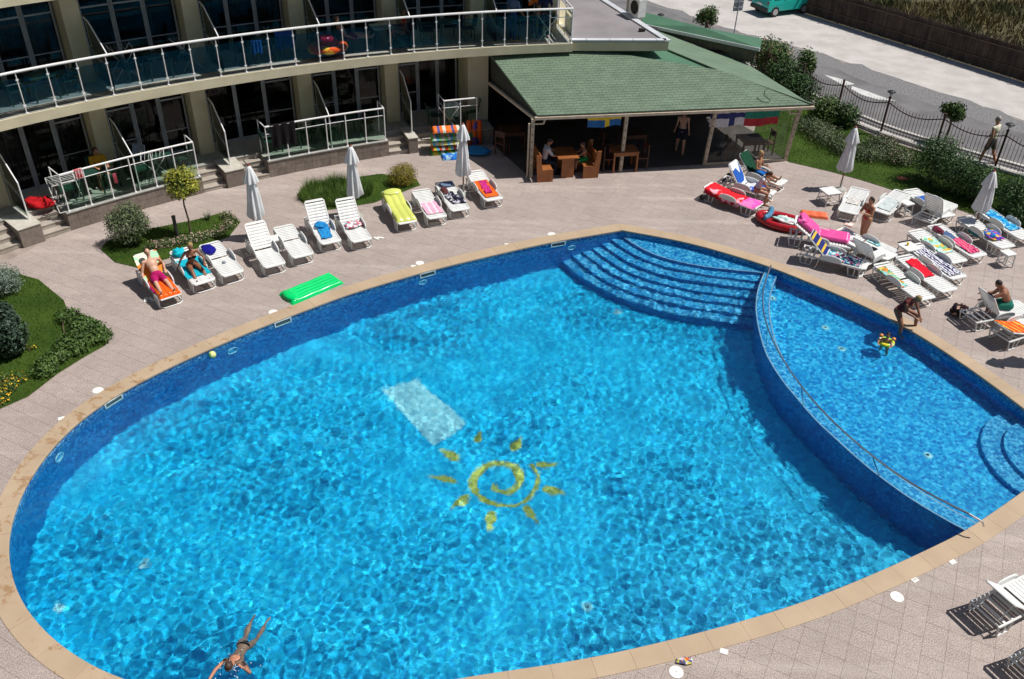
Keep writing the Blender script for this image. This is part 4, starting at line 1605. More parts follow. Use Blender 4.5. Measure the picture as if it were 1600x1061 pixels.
# ---------------------------------------------------------------- pool bar with green shingle roof
BAR = thing('pool_bar', 'open-fronted pool bar under a green shingle roof', 'building')
SHING = mat('green_shingle', (.145, .205, .142), .9, (.118, .172, .118), 2.2, bump=.5, bscale=50, island=.08)
SHIND = mat('green_felt', (.138, .20, .138), .9, (.112, .168, .114), 1.2, bump=.3, bscale=30)
ROOF2 = mat('smooth_green_roof', (.065, .17, .10), .7, (.05, .135, .08), 1)
CREAM = mat('cream_painted_steel', (.55, .47, .36), .6, (.45, .37, .27), 4)
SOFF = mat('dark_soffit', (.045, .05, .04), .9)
E0, E1 = Vector((.64, 29.26, 2.30)), Vector((10.42, 31.08, 2.30))
A0, A1 = Vector((-1.10, 32.55, 3.27)), Vector((3.05, 33.35, 3.27))
H1 = G(1125, 112, 2.82)
H1 = Vector((7.35, 32.75, 2.82))
def shingle_face(P, name, m, parent, row=.145, tab=.26):
    # P: eave-left, eave-right, then upper corners; lays overlapping tab rows on the plane
    o, ex = P[0], (P[1] - P[0]).normalized()
    nrm = (P[1] - P[0]).cross(P[-1] - P[0]).normalized()
    if nrm.z < 0:
        nrm = -nrm
    ey = nrm.cross(ex)
    if ey.z < 0:
        ey = -ey
    poly = [Vector(((p - o).dot(ex), (p - o).dot(ey), 0)) for p in P]
    b = MB()
    b.add([p - nrm * .03 for p in P] + [p - nrm * .10 for p in P], [tuple(range(len(P))), tuple(range(2 * len(P) - 1, len(P) - 1, -1))] + [(i, (i + 1) % len(P), len(P) + (i + 1) % len(P), len(P) + i) for i in range(len(P))])
    base = b.build(name, [m], parent)
    b = MB()
    ymax = max(p.y for p in poly)
    xmin, xmax = min(p.x for p in poly), max(p.x for p in poly)
    for j in range(int(ymax / row) + 1):
        y = j * row
        x = xmin - tab * (.5 if j % 2 else 0)
        while x < xmax:
            q = [Vector((x + .004, y, 0)), Vector((x + tab - .004, y, 0)), Vector((x + tab - .004, y + row * 1.15, 0)), Vector((x + .004, y + row * 1.15, 0))]
            k_n = len(poly)
            sgn = 1 if sum(poly[i].x * poly[(i + 1) % k_n].y - poly[(i + 1) % k_n].x * poly[i].y for i in range(k_n)) > 0 else -1
            for i in range(k_n):
                e_ = poly[(i + 1) % k_n] - poly[i]
                q = clip_half(q, poly[i], Vector((-e_.y, e_.x, 0)).normalized() * sgn)
                if len(q) < 3:
                    break
            x += tab
            if len(q) < 3:
                continue
            th = .011 + rnd.uniform(-.002, .003)
            vs = []
            for p in q:
                h = th * (1 - .85 * (p.y - y) / (row * 1.15))
                vs.append(o + ex * p.x + ey * p.y + nrm * (h - .012))
            lo = [o + ex * p.x + ey * p.y - nrm * .028 for p in q]
            n = len(q)
            b.add(vs + lo, [tuple(range(n))] + [(i, n + i, n + (i + 1) % n, (i + 1) % n) for i in range(n)])
    s_ = b.build('shingles', m, base)
    tag(s_, kind='stuff')
    return base
shingle_face([E0, E1, H1, A1, A0], 'front_roof', SHING, BAR)
_n = (Vector((7.95, 38.4, 2.32)) - E1).cross(H1 - E1).normalized()
def onp(x, y):
    return Vector((x, y, E1.z - (_n.x * (x - E1.x) + _n.y * (y - E1.y)) / _n.z))
RB1, RB2, RV = onp(7.95, 38.4), onp(5.6, 37.6), onp(5.3, 34.6)
shingle_face([E1 + Vector((.0, .03, 0)), RB1, RB2, RV, H1 + Vector((.02, .0, .0))], 'side_roof', SHIND, BAR, .5, .98)
b = MB()
b.add([A1 + Vector((-.1, .02, -.02)), H1 + Vector((-.02, 0, -.03)), RV + Vector((0, 0, -.03)), Vector((4.2, 34.8, 3.25))], [(0, 1, 2), (0, 2, 3)])
b.build('valley_roof', ROOF2, BAR)
b = MB()
b.tube([E1 + Vector((0, 0, .02)), H1 + Vector((0, 0, .03)), RV + Vector((0, 0, .02))], .035, 5)
b.build('hip_ridge', SHING, BAR)
_pn = (E1 - E0).cross(A0 - E0).normalized()
def onroof(u, v):
    d = ray(u, v)
    o_ = Vector((0, 0, CAM_H))
    return o_ + d * ((E0 - o_).dot(_pn) / d.dot(_pn)) + Vector((0, 0, .02))
b = MB()
b.tube([onroof(u, v) for u, v in [(1201, 137), (1195, 143), (1194, 149), (1200, 154), (1204, 158), (1200, 161), (1192, 160), (1186, 156), (1182, 153)]], .010, 4)
b.build('loose_cable', SOFF, BAR)
# left gable panel, fascia and gutter
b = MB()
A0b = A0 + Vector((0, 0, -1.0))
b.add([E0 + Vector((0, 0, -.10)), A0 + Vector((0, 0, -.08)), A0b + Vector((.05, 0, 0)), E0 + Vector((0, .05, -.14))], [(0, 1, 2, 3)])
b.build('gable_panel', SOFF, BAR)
b = MB()
b.bar(A0b + Vector((-.02, -.1, -.03)), E0 + Vector((-.06, .05, -.17)), .09, .10)
b.build('side_beam', CREAM, BAR)
dE = (E1 - E0).normalized()
b = MB()
b.bar(E0 + Vector((-.08, -.05, -.10)) , E1 + dE * .12 + Vector((0, -.05, -.10)), .11, .09)
b.build('gutter', CREAM, BAR)
b = MB()
b.bar(E0 + Vector((.03, .10, -.12)), E1 + Vector((-.15, .10, -.12)), .07, .10)
b.build('eave_beam', CREAM, BAR)
b = MB()
b.bar(E0 + dE * .02 + Vector((0, -.01, -.035)), E1 + Vector((0, -.01, -.035)), .05, .03)
b.build('drip_edge', SOFF, BAR)
pb = [G(829, 277), G(969, 267.5), G(1100, 258), G(1226, 251)]
for k, p in enumerate(pb):
    top = E0 + dE * ((p - E0).dot(dE)) + Vector((0, .10, -.17))
    b = MB()
    b.bar(p, Vector((top.x, top.y, top.z)), .11, .11, up=(1, .2, 0))
    po = b.build('post', CREAM, BAR)
    b = MB()
    for j in range(7):
        q = Vector(p).lerp(top, .1 + .13 * j) + Vector((.0, -.06, 0))
        b.cyl(q, q + Vector((0, -.01, 0)), .022, 6)
    b.build('bolt', DARK, po)
    if k in (0, 3):
        b = MB()
        s_ = 1 if k == 0 else -1
        b.bar(top + Vector((0, -.05, -.16)), top + dE * .38 * s_ + Vector((0, -.05, -.16)), .05, .05)
        b.bar(top + dE * .38 * s_ + Vector((0, -.05, -.16)), top + dE * .42 * s_ + Vector((0, -.05, .02)), .05, .05)
        b.build('gutter_elbow', CREAM, BAR)
b = MB()
b.tube([pb[0] + Vector((-.12, -.02, 2.0)), pb[0] + Vector((-.12, -.02, .08)), pb[0] + Vector((-.16, -.12, .05))], .035, 7)
b.build('downpipe', CREAM, BAR)
b = MB()
b.bar(pb[2] + Vector((0, -.02, .05)), pb[3] + Vector((0, -.02, .05)), .08, .09)
b.build('sill', CREAM, BAR)
b = MB()
b.bar(pb[2] + dE * .07 + Vector((0, .0, 1.1)), pb[3] - dE * .07 + Vector((0, .0, 1.1)), .012, 2.0)
b.build('glass_screen', CGLASS, BAR)
# bar back rooms and floor
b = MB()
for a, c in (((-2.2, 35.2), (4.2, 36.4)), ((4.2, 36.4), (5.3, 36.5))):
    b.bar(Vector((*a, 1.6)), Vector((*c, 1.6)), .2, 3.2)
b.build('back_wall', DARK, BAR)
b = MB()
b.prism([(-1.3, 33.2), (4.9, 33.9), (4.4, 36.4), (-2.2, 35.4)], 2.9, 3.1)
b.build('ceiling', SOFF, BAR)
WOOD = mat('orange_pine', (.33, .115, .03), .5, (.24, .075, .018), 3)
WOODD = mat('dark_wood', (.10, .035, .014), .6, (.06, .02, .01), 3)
b = MB()
b.box((0, 0, .55), (3.4, .5, 1.1))
b.box((0, -.04, 1.12), (3.6, .66, .05))
sheet('bar_floor', [tuple((pb[0] + Vector((-.1, .12, 0))).xy), tuple((pb[3] + Vector((0, .12, 0))).xy), (10.0, 33.0), (8.0, 36.8), (-2.0, 35.2), (-1.6, 33.4)], .006, mat('dark_shaded_bar_floor', (.10, .085, .08), .5, (.07, .06, .055), 2))  # dark brownish tile, deepened further so the bar's shade sits in its colour
co = tag(thing('bar_counter', 'dark wooden serving counter at the back of the pool bar', 'counter', (2.4, 35.0, 0), R(10)))
b.build('counter', WOODD, co)
for k in range(3):
    st_ = thing('bar_shelf', ['tall dark shelf standing left behind the bar counter', 'tall dark shelf in the middle behind the bar counter', 'tall dark shelf standing right behind the bar counter'][k], 'shelf', (1.0 + 1.3 * k, 35.65 + .2 * k, 0), R(10))
    b = MB()
    for z in (.4, 1.0, 1.6, 2.0):
        b.box((0, 0, z), (1.1, .3, .04))
    b.box((-.55, 0, 1.0), (.04, .3, 2.0))
    b.box((.55, 0, 1.0), (.04, .3, 2.0))
    b.build('shelf_frame', WOODD, st_)

# second, lower building behind with a smooth green roof
GB = thing('green_roof_hut', 'low hut behind the bar with a smooth dark green mono-pitch roof', 'building')
q = [G(1003, 40, 2.9), G(1187, 79, 2.9), G(1187, 74, 3.0), G(1098, 46, 3.15), G(1000, 20, 3.1)]
q[2] = q[1] + Vector((.25, .9, .12))
b = MB()
up_ = [p + Vector((0, 0, .08)) for p in q]
b.add(q + up_, [(0, 1, 2, 3, 4), (9, 8, 7, 6, 5)] + [(i, (i + 1) % 5, 5 + (i + 1) % 5, 5 + i) for i in range(5)])
b.build('roof', ROOF2, GB)
b = MB()
b.bar(q[0] + Vector((0, 0, .03)), q[1] + Vector((0, 0, .03)), .06, .12)
b.build('roof_edge', FLASH, GB)
b = MB()
b.bar(q[0] + Vector((.05, .15, -.28)), q[1] + Vector((-.1, .15, -.28)), .08, .5)
b.build('fascia', mat('brown_boards', (.12, .10, .07), .8, (.06, .07, .05), 6), GB)
b = MB()
wl = [q[0] + Vector((0, .5, 0)), q[1] + Vector((-.4, .5, 0)), q[2] + Vector((-.5, -.1, 0)), q[3] + Vector((-.4, -.5, 0))]
b.prism([(p.x, p.y) for p in wl], 0, 2.55)
b.build('wall', mat('hut_wall', (.12, .09, .07), .9), GB)

# ---------------------------------------------------------------- flags under the eave
def cloth_mat(name, fn_nodes):
    m, t, b = newmat(name)
    b.inputs['Roughness'].default_value = .8
    return m
def flag(label, P, Q, drop, rows, mats):
    # rows: list of (x0,x1,y0,y1,mat index) in 0..1
    t_ = thing('flag', label, 'flag', tuple((P + Q) / 2), 0, 'flags hanging under the bar eave')
    loc = (P + Q) / 2
    d = Q - P
    b = MB()
    for (x0, x1, y0, y1, mi) in rows:
        nx_ = max(1, int((x1 - x0) * 16))
        def fn(u, v, x0=x0, x1=x1, y0=y0, y1=y1):
            x, y = x0 + (x1 - x0) * u, y0 + (y1 - y0) * v
            return P - loc + d * x + Vector((0, .05 * math.sin(x * 9) * y + .02 * math.sin(x * 23), -drop * y - .03 * math.sin(x * 6) * y))
        b.grid(fn, nx_, 3, mi)
    b.build('cloth', mats, t_)
F_Y = mat('flag_yellow', (.80, .58, .02), .8)
F_B = mat('flag_blue', (.01, .13, .40), .8)
F_W = mat('flag_white', (.68, .68, .70), .8)
F_N = mat('flag_navy', (.02, .03, .16), .8)
F_G = mat('flag_green', (.01, .22, .15), .8)
F_R = mat('flag_red', (.45, .02, .03), .8)
def eav(u, dz=-.16, dy=.16):
    # point under the eave seen at picture column u
    best = min(range(0, 101), key=lambda k: abs((lambda p: 800 + F_PX * (p - Vector((0, 0, CAM_H))).dot(RT) / (p - Vector((0, 0, CAM_H))).dot(_fw) - u)(E0.lerp(E1, k / 100))))
    return E0.lerp(E1, best / 100) + Vector((0, dy, dz))
flag('blue flag with a yellow cross hanging between the two left bar posts', eav(918), eav(973), .42,
     [(0, .52, 0, .40, 0), (0, .52, .40, 1, 1), (.52, .66, 0, 1, 0), (.66, 1, 0, .40, 0), (.66, 1, .40, 1, 1)], [F_Y, F_B])
flag('white flag with a dark blue cross hanging behind the bar glass', eav(1114), eav(1168), .60,
     [(0, .55, 0, .18, 0), (0, .55, .18, .50, 1), (0, .55, .5, 1, 0), (.55, .72, 0, 1, 1), (.72, 1, 0, .18, 0), (.72, 1, .18, .5, 1), (.72, 1, .5, 1, 0)], [F_W, F_N])
flag('white, green and red striped flag at the right end of the bar eave', eav(1168), eav(1222), .62,
     [(0, 1, 0, .10, 0), (0, 1, .10, .55, 1), (0, 1, .55, 1, 2)], [F_W, F_G, F_R])

# ---------------------------------------------------------------- pool fittings
lidm = None
lids = [((153, 610), 'left of the nearest skimmer opening on the left'), ((427, 488), 'just below the end of the green air mattress'), ((656, 411), 'behind the middle of the far pool edge'), ((862, 366), 'near the far left corner of the pool steps'), ((1401.5, 932.5), 'at the lower right between pool and lounger'), ((1056.6, 1050), 'at the bottom picture edge')]
for (u, v), lab in lids:
    t_ = thing('skimmer_cover', 'round white skimmer lid ' + lab, 'lid', tuple(G(u, v)), 0, 'skimmer lids in the deck')
    b = MB()
    b.lathe([(.125, -.005), (.125, .006), (.112, .008), (.105, .005), (.02, .006), (0, .006)], 24)
    if lidm is None:
        lidm = b.mesh('lid', WHITEC)
        b = MB()
        b.lathe([(0, .0075), (.009, .0075)], 8)
        lidh = b.mesh('finger_hole', DARK)
    link('lid', lidm, t_)
    link('finger_hole', lidh, t_)
for (u, v, rz, lab) in [(96, 654, 30, 'small white depth marker tile beside the left pool edge'), (792, 382, 0, 'thin white depth marker tile on the far paving'), (646, 416, 0, 'small white marker tile next to the middle skimmer lid'), (1131, 1018, -20, 'white depth tile on the near paving left of the stack of three'), (1429, 906, 30, 'white printed depth tile between lid and pool at the lower right'), (1488, 878, 25, 'rightmost white depth tile beside the near coping')]:
    b = MB()
    b.box((0, 0, .004), (.14, .11, .012))
    o = tag(b.build('depth_marker', WHITEC), lab, 'marker tile')
    o.location = G(u, v)
    o.rotation_euler = (0, 0, R(rz))
    if u == 1429:
        b = MB()
        for k, w in enumerate((.02, .012, .02)):
            b.box((-.035 + .035 * k, 0, .0112), (.006, .05, .002))
            b.box((-.028 + .035 * k, .0, .0112), (w * .6, .008, .002))
        b.build('number', DARK, o)
def on_wall(u, v, z):
    p = G(u, v, z)
    k = nearest(OUT, p)
    tt = (OUT[(k + 1) % NO] - OUT[k - 1]).normalized()
    n_in = Vector((-tt.y, tt.x, 0)) * SGN
    q = OUT[k] + tt * (p - OUT[k]).dot(tt)
    return Vector((q.x, q.y, z)), math.atan2(n_in.y, n_in.x)
sk = None
for (u, v), lab in [((176, 627), 'white skimmer opening in the left pool wall, nearest'), ((443, 505), 'white skimmer opening in the pool wall below the green air mattress'), ((669, 430), 'white skimmer opening in the middle of the far pool wall'), ((873, 383), 'white skimmer opening nearest the curved pool steps')]:
    p, an = on_wall(u, v, -.13)
    t_ = thing('skimmer', lab, 'skimmer', tuple(p), an, 'skimmer openings in the pool wall')
    for (dy, dz, sy, sz) in ((0, .085, .50, .035), (0, -.085, .50, .035), (-.235, 0, .03, .14), (.235, 0, .03, .14)):
        b = MB()
        b.box((.012, dy, dz), (.03, sy, sz))
        b.build('frame', WHITEC, t_)
    b = MB()
    b.box((.004, 0, 0), (.008, .44, .135))
    b.build('flap', mat('skimmer_flap', (.10, .13, .13), .5), t_)
for (u, v), lab in [((109, 706), 'round underwater lamp in the left pool wall'), ((377, 551), 'round underwater lamp in the pool wall near the floating ball'), ((671, 443), 'round underwater lamp below the middle skimmer'), ((903, 389), 'round underwater lamp beside the pool steps'), ((1453, 555), 'round underwater lamp in the paddling pool wall')]:
    p, an = on_wall(u, v, -.14)
    zz = -.52 if u < 1400 else -.45
    t_ = thing('pool_lamp', lab, 'pool lamp', (p.x, p.y, zz), an, 'underwater lamps')
    b = MB()
    for k in range(24):
        pass
    b.tube([(.02, .14 * math.cos(a), .14 * math.sin(a)) for a in [k * math.pi / 9 for k in range(18)]], .018, 5, closed=True)
    b.build('ring', PALE, t_)
    b = MB()
    b.cyl((0, 0, 0), (.012, 0, 0), .125, 18)
    b.build('lens', MOS_STEP, t_)
# handrail on the divider
HR = thing('pool_handrail', 'curved steel handrail along the wall between deep pool and paddling pool', 'handrail')
hp = [G(u, v, .48) for u, v in [(1205, 413), (1193, 446), (1190, 476), (1198, 512), (1216, 552), (1250, 602), (1279, 638), (1334, 690), (1412, 750), (1507, 802), (1536, 813)]]
hp = catmull([(p.x, p.y) for p in hp], .25)
hp = [Vector((p.x, p.y, .48)) for p in hp]
hp[0].z, hp[-1].z = .44, .44
b = MB()
b.tube([hp[0] + Vector((.02, .05, -.12))] + hp + [hp[-1] + Vector((.05, -.03, -.1))], .021, 8)
b.build('handrail', STEEL, HR)
for i in range(4, len(hp) - 1, 9):
    q = hp[i]
    k = nearest(dl, Vector((q.x, q.y, 0)))
    foot = dl[k] + Vector((0, 0, -.24))
    tt = (dl[min(k + 1, len(dl) - 1)] - dl[k - 1]).normalized()
    foot = foot + Vector((-tt.y, tt.x, 0)) * .06
    b = MB()
    b.tube([q, Vector((foot.x, foot.y, .05)) * .5 + Vector((q.x, q.y, .15)) * .5, foot], .015, 6)
    b.build('post', STEEL, HR)

# ---------------------------------------------------------------- loungers
Z0, LH, HL, BL = .33, .98, .14, .86
cache = {}
def cm(key, fn):
    if key not in cache:
        cache[key] = fn()
    return cache[key]
def slat_mesh():
    b = MB()
    def fn(u, v):
        return Vector((-.040 + .080 * u, -.285 + .57 * v, .006 * math.sin(u * math.pi)))
    b.grid(fn, 3, 1)
    b.box((0, 0, -.008), (.076, .57, .012))
    return b.mesh('slat', WHITEP)
def leg_mesh(s):
    b = MB()
    b.tube([(-.20, 0, Z0 - .01), (-.15, 0, .02), (.13, 0, .02), (.20, 0, Z0 - .01)], .020, 6)
    b.tube([(-.02, 0, Z0 - .01), (-.02, 0, .03)], .014, 5)
    b.box((0, 0, Z0 - .035), (.44, .03, .05))
    return b.mesh('leg', WHITEP)
def arm_mesh():
    b = MB()
    pts = []
    for k in range(13):
        a = math.pi * k / 12
        pts.append((-.30 * math.cos(a), 0, .17 * math.sin(a) ** .5))
    b.tube(pts, .022, 6)
    n = len(pts)
    b.add([(x * .95, -.010, z * .93) for x, y, z in pts] + [(x * .95, .010, z * .93) for x, y, z in pts], [tuple(range(n)), tuple(range(2 * n - 1, n - 1, -1))])
    return b.mesh('armrest', WHITEP)
def lounger(label, head, foot, raise_deg=0, wheels=False, ref='foot', ang=None, arms=True, nm='sun_lounger'):
    if ang is None:
        hpnt, fpnt = G(*head, Z0), G(*foot, Z0)
        an = math.atan2(hpnt.y - fpnt.y, hpnt.x - fpnt.x)
    else:
        an = R(ang)
        fpnt = G(*foot, Z0) if foot else None
        hpnt = G(*head, Z0) if head else None
    d = Vector((math.cos(an), math.sin(an), 0))
    if ref == 'foot':
        c = fpnt + d * LH
    elif ref == 'head':
        c = hpnt - d * LH
    else:
        c = (hpnt + fpnt) / 2
    t_ = thing(nm, label, 'sun lounger', (c.x, c.y, 0), an, 'white plastic sun loungers')
    a = R(raise_deg)
    sl = cm('slat', slat_mesh)
    for k in range(11):
        link('seat_slat', sl, t_, (-.88 + .092 * k, 0, Z0))
    bk = bpy.data.objects.new('backrest', None)
    COL.objects.link(bk)
    bk.parent = t_
    bk.location = (HL, 0, Z0)
    bk.rotation_euler = (0, -a, 0)
    for k in range(8):
        link('slat', sl, bk, (.06 + .096 * k, 0, 0))
    def bf():
        b = MB()
        b.tube([(.0, -.30, -.005), (BL - .05, -.30, -.005), (BL, -.26, -.005), (BL, .26, -.005), (BL - .05, .30, -.005), (0, .30, -.005)], .020, 6)
        b.box((BL - .03, 0, 0), (.05, .56, .02))
        return b.mesh('back_frame', WHITEP)
    link('back_frame', cm('bf', bf), bk)
    def fr_():
        b = MB()
        b.tube([(LH - .05, -.31, Z0 - .03), (-.88, -.31, Z0 - .01), (-LH, -.27, Z0 - .01), (-LH, .27, Z0 - .01), (-.88, .31, Z0 - .01), (LH - .05, .31, Z0 - .03), (LH - .05, -.31, Z0 - .03)], .024, 6)
        b.box((-LH + .035, 0, Z0), (.06, .56, .02))
        b.tube([(-.84, -.31, .02), (-.93, -.2, .02), (-.93, .2, .02), (-.84, .31, .02)], .016, 5)
        for x in (.35, .55, .75):
            b.box((x, 0, Z0 - .04), (.05, .60, .02))
        return b.mesh('frame', WHITEP)
    link('frame', cm('fr', fr_), t_)
    for x in (-.68, .74):
        for y in (-.31, .31):
            link('leg', cm('leg', lambda: leg_mesh(1)), t_, (x, y, 0))
    if arms:
        for y in (-.335, .335):
            link('armrest', cm('arm', arm_mesh), t_, (.02, y, Z0 - .01))
    if wheels:
        def wm_():
            b = MB()
            b.cyl((0, -.03, 0), (0, .03, 0), .10, 14)
            return b.mesh('wheel', BUMP)
        for y in (-.30, .30):
            link('wheel', cm('wheel', wm_), t_, (.96, y, .10))
    if raise_deg > 5:
        x = HL + math.cos(a) * .5
        z = Z0 + math.sin(a) * .5
        for y in (-.2, .2):
            b = MB()
            b.tube([(x, y, z - .02), (min(x + .28, .9), y, Z0 - .03)], .012, 5)
            b.build('prop', WHITEP, t_)
    t_['_raise'] = a
    return t_
def surf(s, a):                       # point on the lying surface at arclength s from the hinge axis origin
    if s <= HL:
        return s, Z0 + .012, 0.0
    return HL + (s - HL) * math.cos(a), Z0 + .012 + (s - HL) * math.sin(a), a
def towel(name, label, cat, L, s0, s1, w, m, wr=.008, hang=0.0, y0=0.0, seed=1, thick=.012, rot=0.0, jag=.02, nu=34, nv=16, group=None):
    a = L['_raise']
    b = MB()
    rows = [[], []]
    for side in (0, 1):
        for i in range(nu + 1):
            for j in range(nv + 1):
                s_ = s0 + (s1 - s0) * i / nu
                y = (j / nv - .5) * 2 * w
                s_ += jag * noise.noise(Vector((y * 5, seed, i * .02)))
                y = y * (1 + jag * 3 * noise.noise(Vector((s_ * 3, seed * 2.1, 0)))) + y0 + rot * (s_ - (s0 + s1) / 2)
                x, z, ta_ = surf(s_, a)
                h = abs(noise.noise(Vector((s_ * 9, y * 7, seed)))) * wr * 2.2 + abs(noise.noise(Vector((s_ * 22, y * 18, seed + 5)))) * wr
                over = abs(y) - .33
                if over > 0:
                    z -= over * .95 * (1 if hang else .1)
                    y = math.copysign(.335 + over * .25, y)
                    h *= .4
                h += (0 if side else thick)
                rows[side].append(Vector((x - math.sin(ta_) * h, y, z + math.cos(ta_) * h)))
    n = (nu + 1) * (nv + 1)
    vs = rows[0] + rows[1]
    fs = []
    for i in range(nu):
        for j in range(nv):
            q = (i * (nv + 1) + j, (i + 1) * (nv + 1) + j, (i + 1) * (nv + 1) + j + 1, i * (nv + 1) + j + 1)
            fs.append(q)
            fs.append(tuple(n + k for k in q[::-1]))
    ed = [i * (nv + 1) for i in range(nu + 1)] + [nu * (nv + 1) + j for j in range(1, nv + 1)] + [i * (nv + 1) + nv for i in range(nu - 1, -1, -1)] + [j for j in range(nv - 1, 0, -1)]
    for k in range(len(ed)):
        p, q = ed[k], ed[(k + 1) % len(ed)]
        fs.append((p, q, n + q, n + p))
    b.add(vs, fs)
    o = tag(b.build(name, m, smooth=True), label, cat, group)
    o.location = L.location
    o.rotation_euler = L.rotation_euler
    return o
def bundle(name, label, cat, L, s, y, r, m, seed=3, flat=.4, loc=None, rz=0):
    b = MB()
    def f(d):
        k = 1 + .35 * noise.noise(d * 1.7 + Vector((seed, 0, 0))) + .14 * noise.noise(d * 5 + Vector((0, seed, 0)))
        return Vector((d.x * r[0] * k, d.y * r[1] * k, max(0, (d.z * .5 + .45)) * r[2] * k * 1.2))
    def fn(u, v):
        a, c = u * 2 * math.pi, v * math.pi
        return f(Vector((math.sin(c) * math.cos(a), math.sin(c) * math.sin(a), math.cos(c))))
    b.grid(fn, 26, 14)
    o = tag(b.build(name, m, smooth=True), label, cat)
    if L is not None:
        x, z, ta_ = surf(s, L['_raise'])
        rzz = L.rotation_euler[2]
        o.location = Vector(L.location) + Matrix.Rotation(rzz, 3, 'Z') @ Vector((x, y, z))
        o.rotation_euler = Euler((0, -ta_, rzz + rz), 'XYZ')
    else:
        o.location = loc
        o.rotation_euler = (0, 0, rz)
    return o
def cloth(name, cols, mode='plain', sc_=6, ang=0, dist=0.0, rough=.85):
    m, t, b = newmat(name)
    b.inputs['Roughness'].default_value = rough
    b.inputs['Specular IOR Level'].default_value = .15
    tc = t.nodes.new('ShaderNodeTexCoord')
    mp = t.nodes.new('ShaderNodeMapping')
    mp.inputs['Rotation'].default_value = (0, 0, R(ang))
    t.links.new(tc.outputs['Object'], mp.inputs[0])
    n = len(cols)
    def stops(cs):
        r = t.nodes.new('ShaderNodeValToRGB')
        r.color_ramp.interpolation = 'CONSTANT'
        e = r.color_ramp.elements
        while len(e) < len(cs):
            e.new(.5)
        for k, c in enumerate(cs):
            e[k].position = k / len(cs)
            e[k].color = (*c, 1)
        return r
    if mode == 'plain':
        nz = ntex(t, 7, 3, vec=mp.outputs[0])
        col = ramp(t, nz.outputs[0], [(.3, tuple(x * .8 for x in cols[0])), (.7, cols[0])])
    elif mode == 'stripe':
        sx = t.nodes.new('ShaderNodeSeparateXYZ')
        nz = ntex(t, 3, 2, vec=mp.outputs[0])
        t.links.new(mp.outputs[0], sx.inputs[0])
        a1 = t.nodes.new('ShaderNodeMath')
        a1.operation = 'MULTIPLY_ADD'
        t.links.new(nz.outputs[0], a1.inputs[0])
        a1.inputs[1].default_value = dist
        t.links.new(sx.outputs[1], a1.inputs[2])
        a2 = t.nodes.new('ShaderNodeMath')
        a2.operation = 'MULTIPLY'
        a2.inputs[1].default_value = sc_
        t.links.new(a1.outputs[0], a2.inputs[0])
        a3 = t.nodes.new('ShaderNodeMath')
        a3.operation = 'FRACT'
        t.links.new(a2.outputs[0], a3.inputs[0])
        r = stops(cols)
        t.links.new(a3.outputs[0], r.inputs[0])
        col = r.outputs[0]
    else:
        nz = ntex(t, sc_ * .5, 2, vec=mp.outputs[0])
        ad = t.nodes.new('ShaderNodeVectorMath')
        ad.operation = 'MULTIPLY_ADD'
        t.links.new(nz.outputs[1], ad.inputs[0])
        ad.inputs[1].default_value = (.25, .25, .25)
        t.links.new(mp.outputs[0], ad.inputs[2])
        v = t.nodes.new('ShaderNodeTexVoronoi')
        v.inputs['Scale'].default_value = sc_
        t.links.new(ad.outputs[0], v.inputs['Vector'])
        sp = t.nodes.new('ShaderNodeSeparateColor')
        t.links.new(v.outputs['Color'], sp.inputs[0])
        r = stops(cols)
        t.links.new(sp.outputs[0], r.inputs[0])
        col = r.outputs[0]
    t.links.new(col, b.inputs['Base Color'])
    nb = ntex(t, 90, 2, vec=mp.outputs[0])
    bumpn(t, b, nb.outputs[0], .3, .004)
    return m
def airbed(name, label, L, loc, rz, length, w, m, tilt=0, r=.045, n=5, pillow=True, s0=None, T=.10):
    t_ = thing(name, label, 'air mattress', tuple(loc), rz)
    b = MB()
    NU, NV = 30, 8 * n
    def P(u, v, top):
        eu = min(1.0, min(u, 1 - u) * length / .07)
        ev = min(1.0, min(v, 1 - v) * w / .06)
        e = math.sqrt(max(0, 1 - (1 - eu) ** 2)) * math.sqrt(max(0, 1 - (1 - ev) ** 2))
        h = T * e * (.72 + .28 * abs(math.sin(math.pi * n * v)) ** .7) * (1 + .04 * math.sin(u * 19))
        y = (v - .5) * w
        if L is not None:
            x, z, ta_ = surf(s0 + length * u, L['_raise'])
            d_ = h if top else .004
            return Vector((x - math.sin(ta_) * d_, y, z + math.cos(ta_) * d_))
        x = (u - .5) * length
        return Vector((x, y, (h if top else .003) + tilt * u))
    b.grid(lambda u, v: P(u, v, True), NU, NV)
    b.grid(lambda u, v: P(u, 1 - v, False), NU, 2)
    b.build('mattress', m, t_, smooth=True)
    if pillow:
        b = MB()
        if L is not None:
            x, z, ta_ = surf(s0 + length - .15, L['_raise'])
            b.sphere((x - math.sin(ta_) * T, 0, z + math.cos(ta_) * T), (.16, w * .47, .055), 16, 9, Matrix.Rotation(-ta_, 3, 'Y'))
        else:
            b.sphere((-length / 2 + .17, 0, T * .9), (.17, w * .47, .075), 16, 9)
        b.build('pillow', m, t_, smooth=True)
    return t_
T_OR = cloth('orange_green_print', [(.80, .13, .01), (.80, .16, .01), (.42, .72, .42), (.75, .80, .70)], 'blotch', 3.2)
L1 = lounger('leftmost white lounger with man in magenta shorts lying on an orange towel', None, (267, 464), 38, ang=128)
towel('towel', 'green and orange printed towel under the man in magenta shorts', 'towel', L1, .02, .98, .33, cloth('mint_orange_print', [(.38, .72, .42), (.42, .75, .48), (.80, .75, .62), (.80, .25, .04)], 'blotch', 3.5), seed=2)
airbed('air_mattress', 'shiny orange air mattress on the leftmost lounger under the feet of the sunbathing man', L1, L1.location, L1.rotation_euler[2], .98, .60, mat('orange_vinyl', (.85, .13, .01), .18), r=.03, n=5, pillow=False, s0=-.97)
L2 = lounger('white lounger with seated woman in black bikini and turquoise towel', None, (320, 441), 8, ang=127)
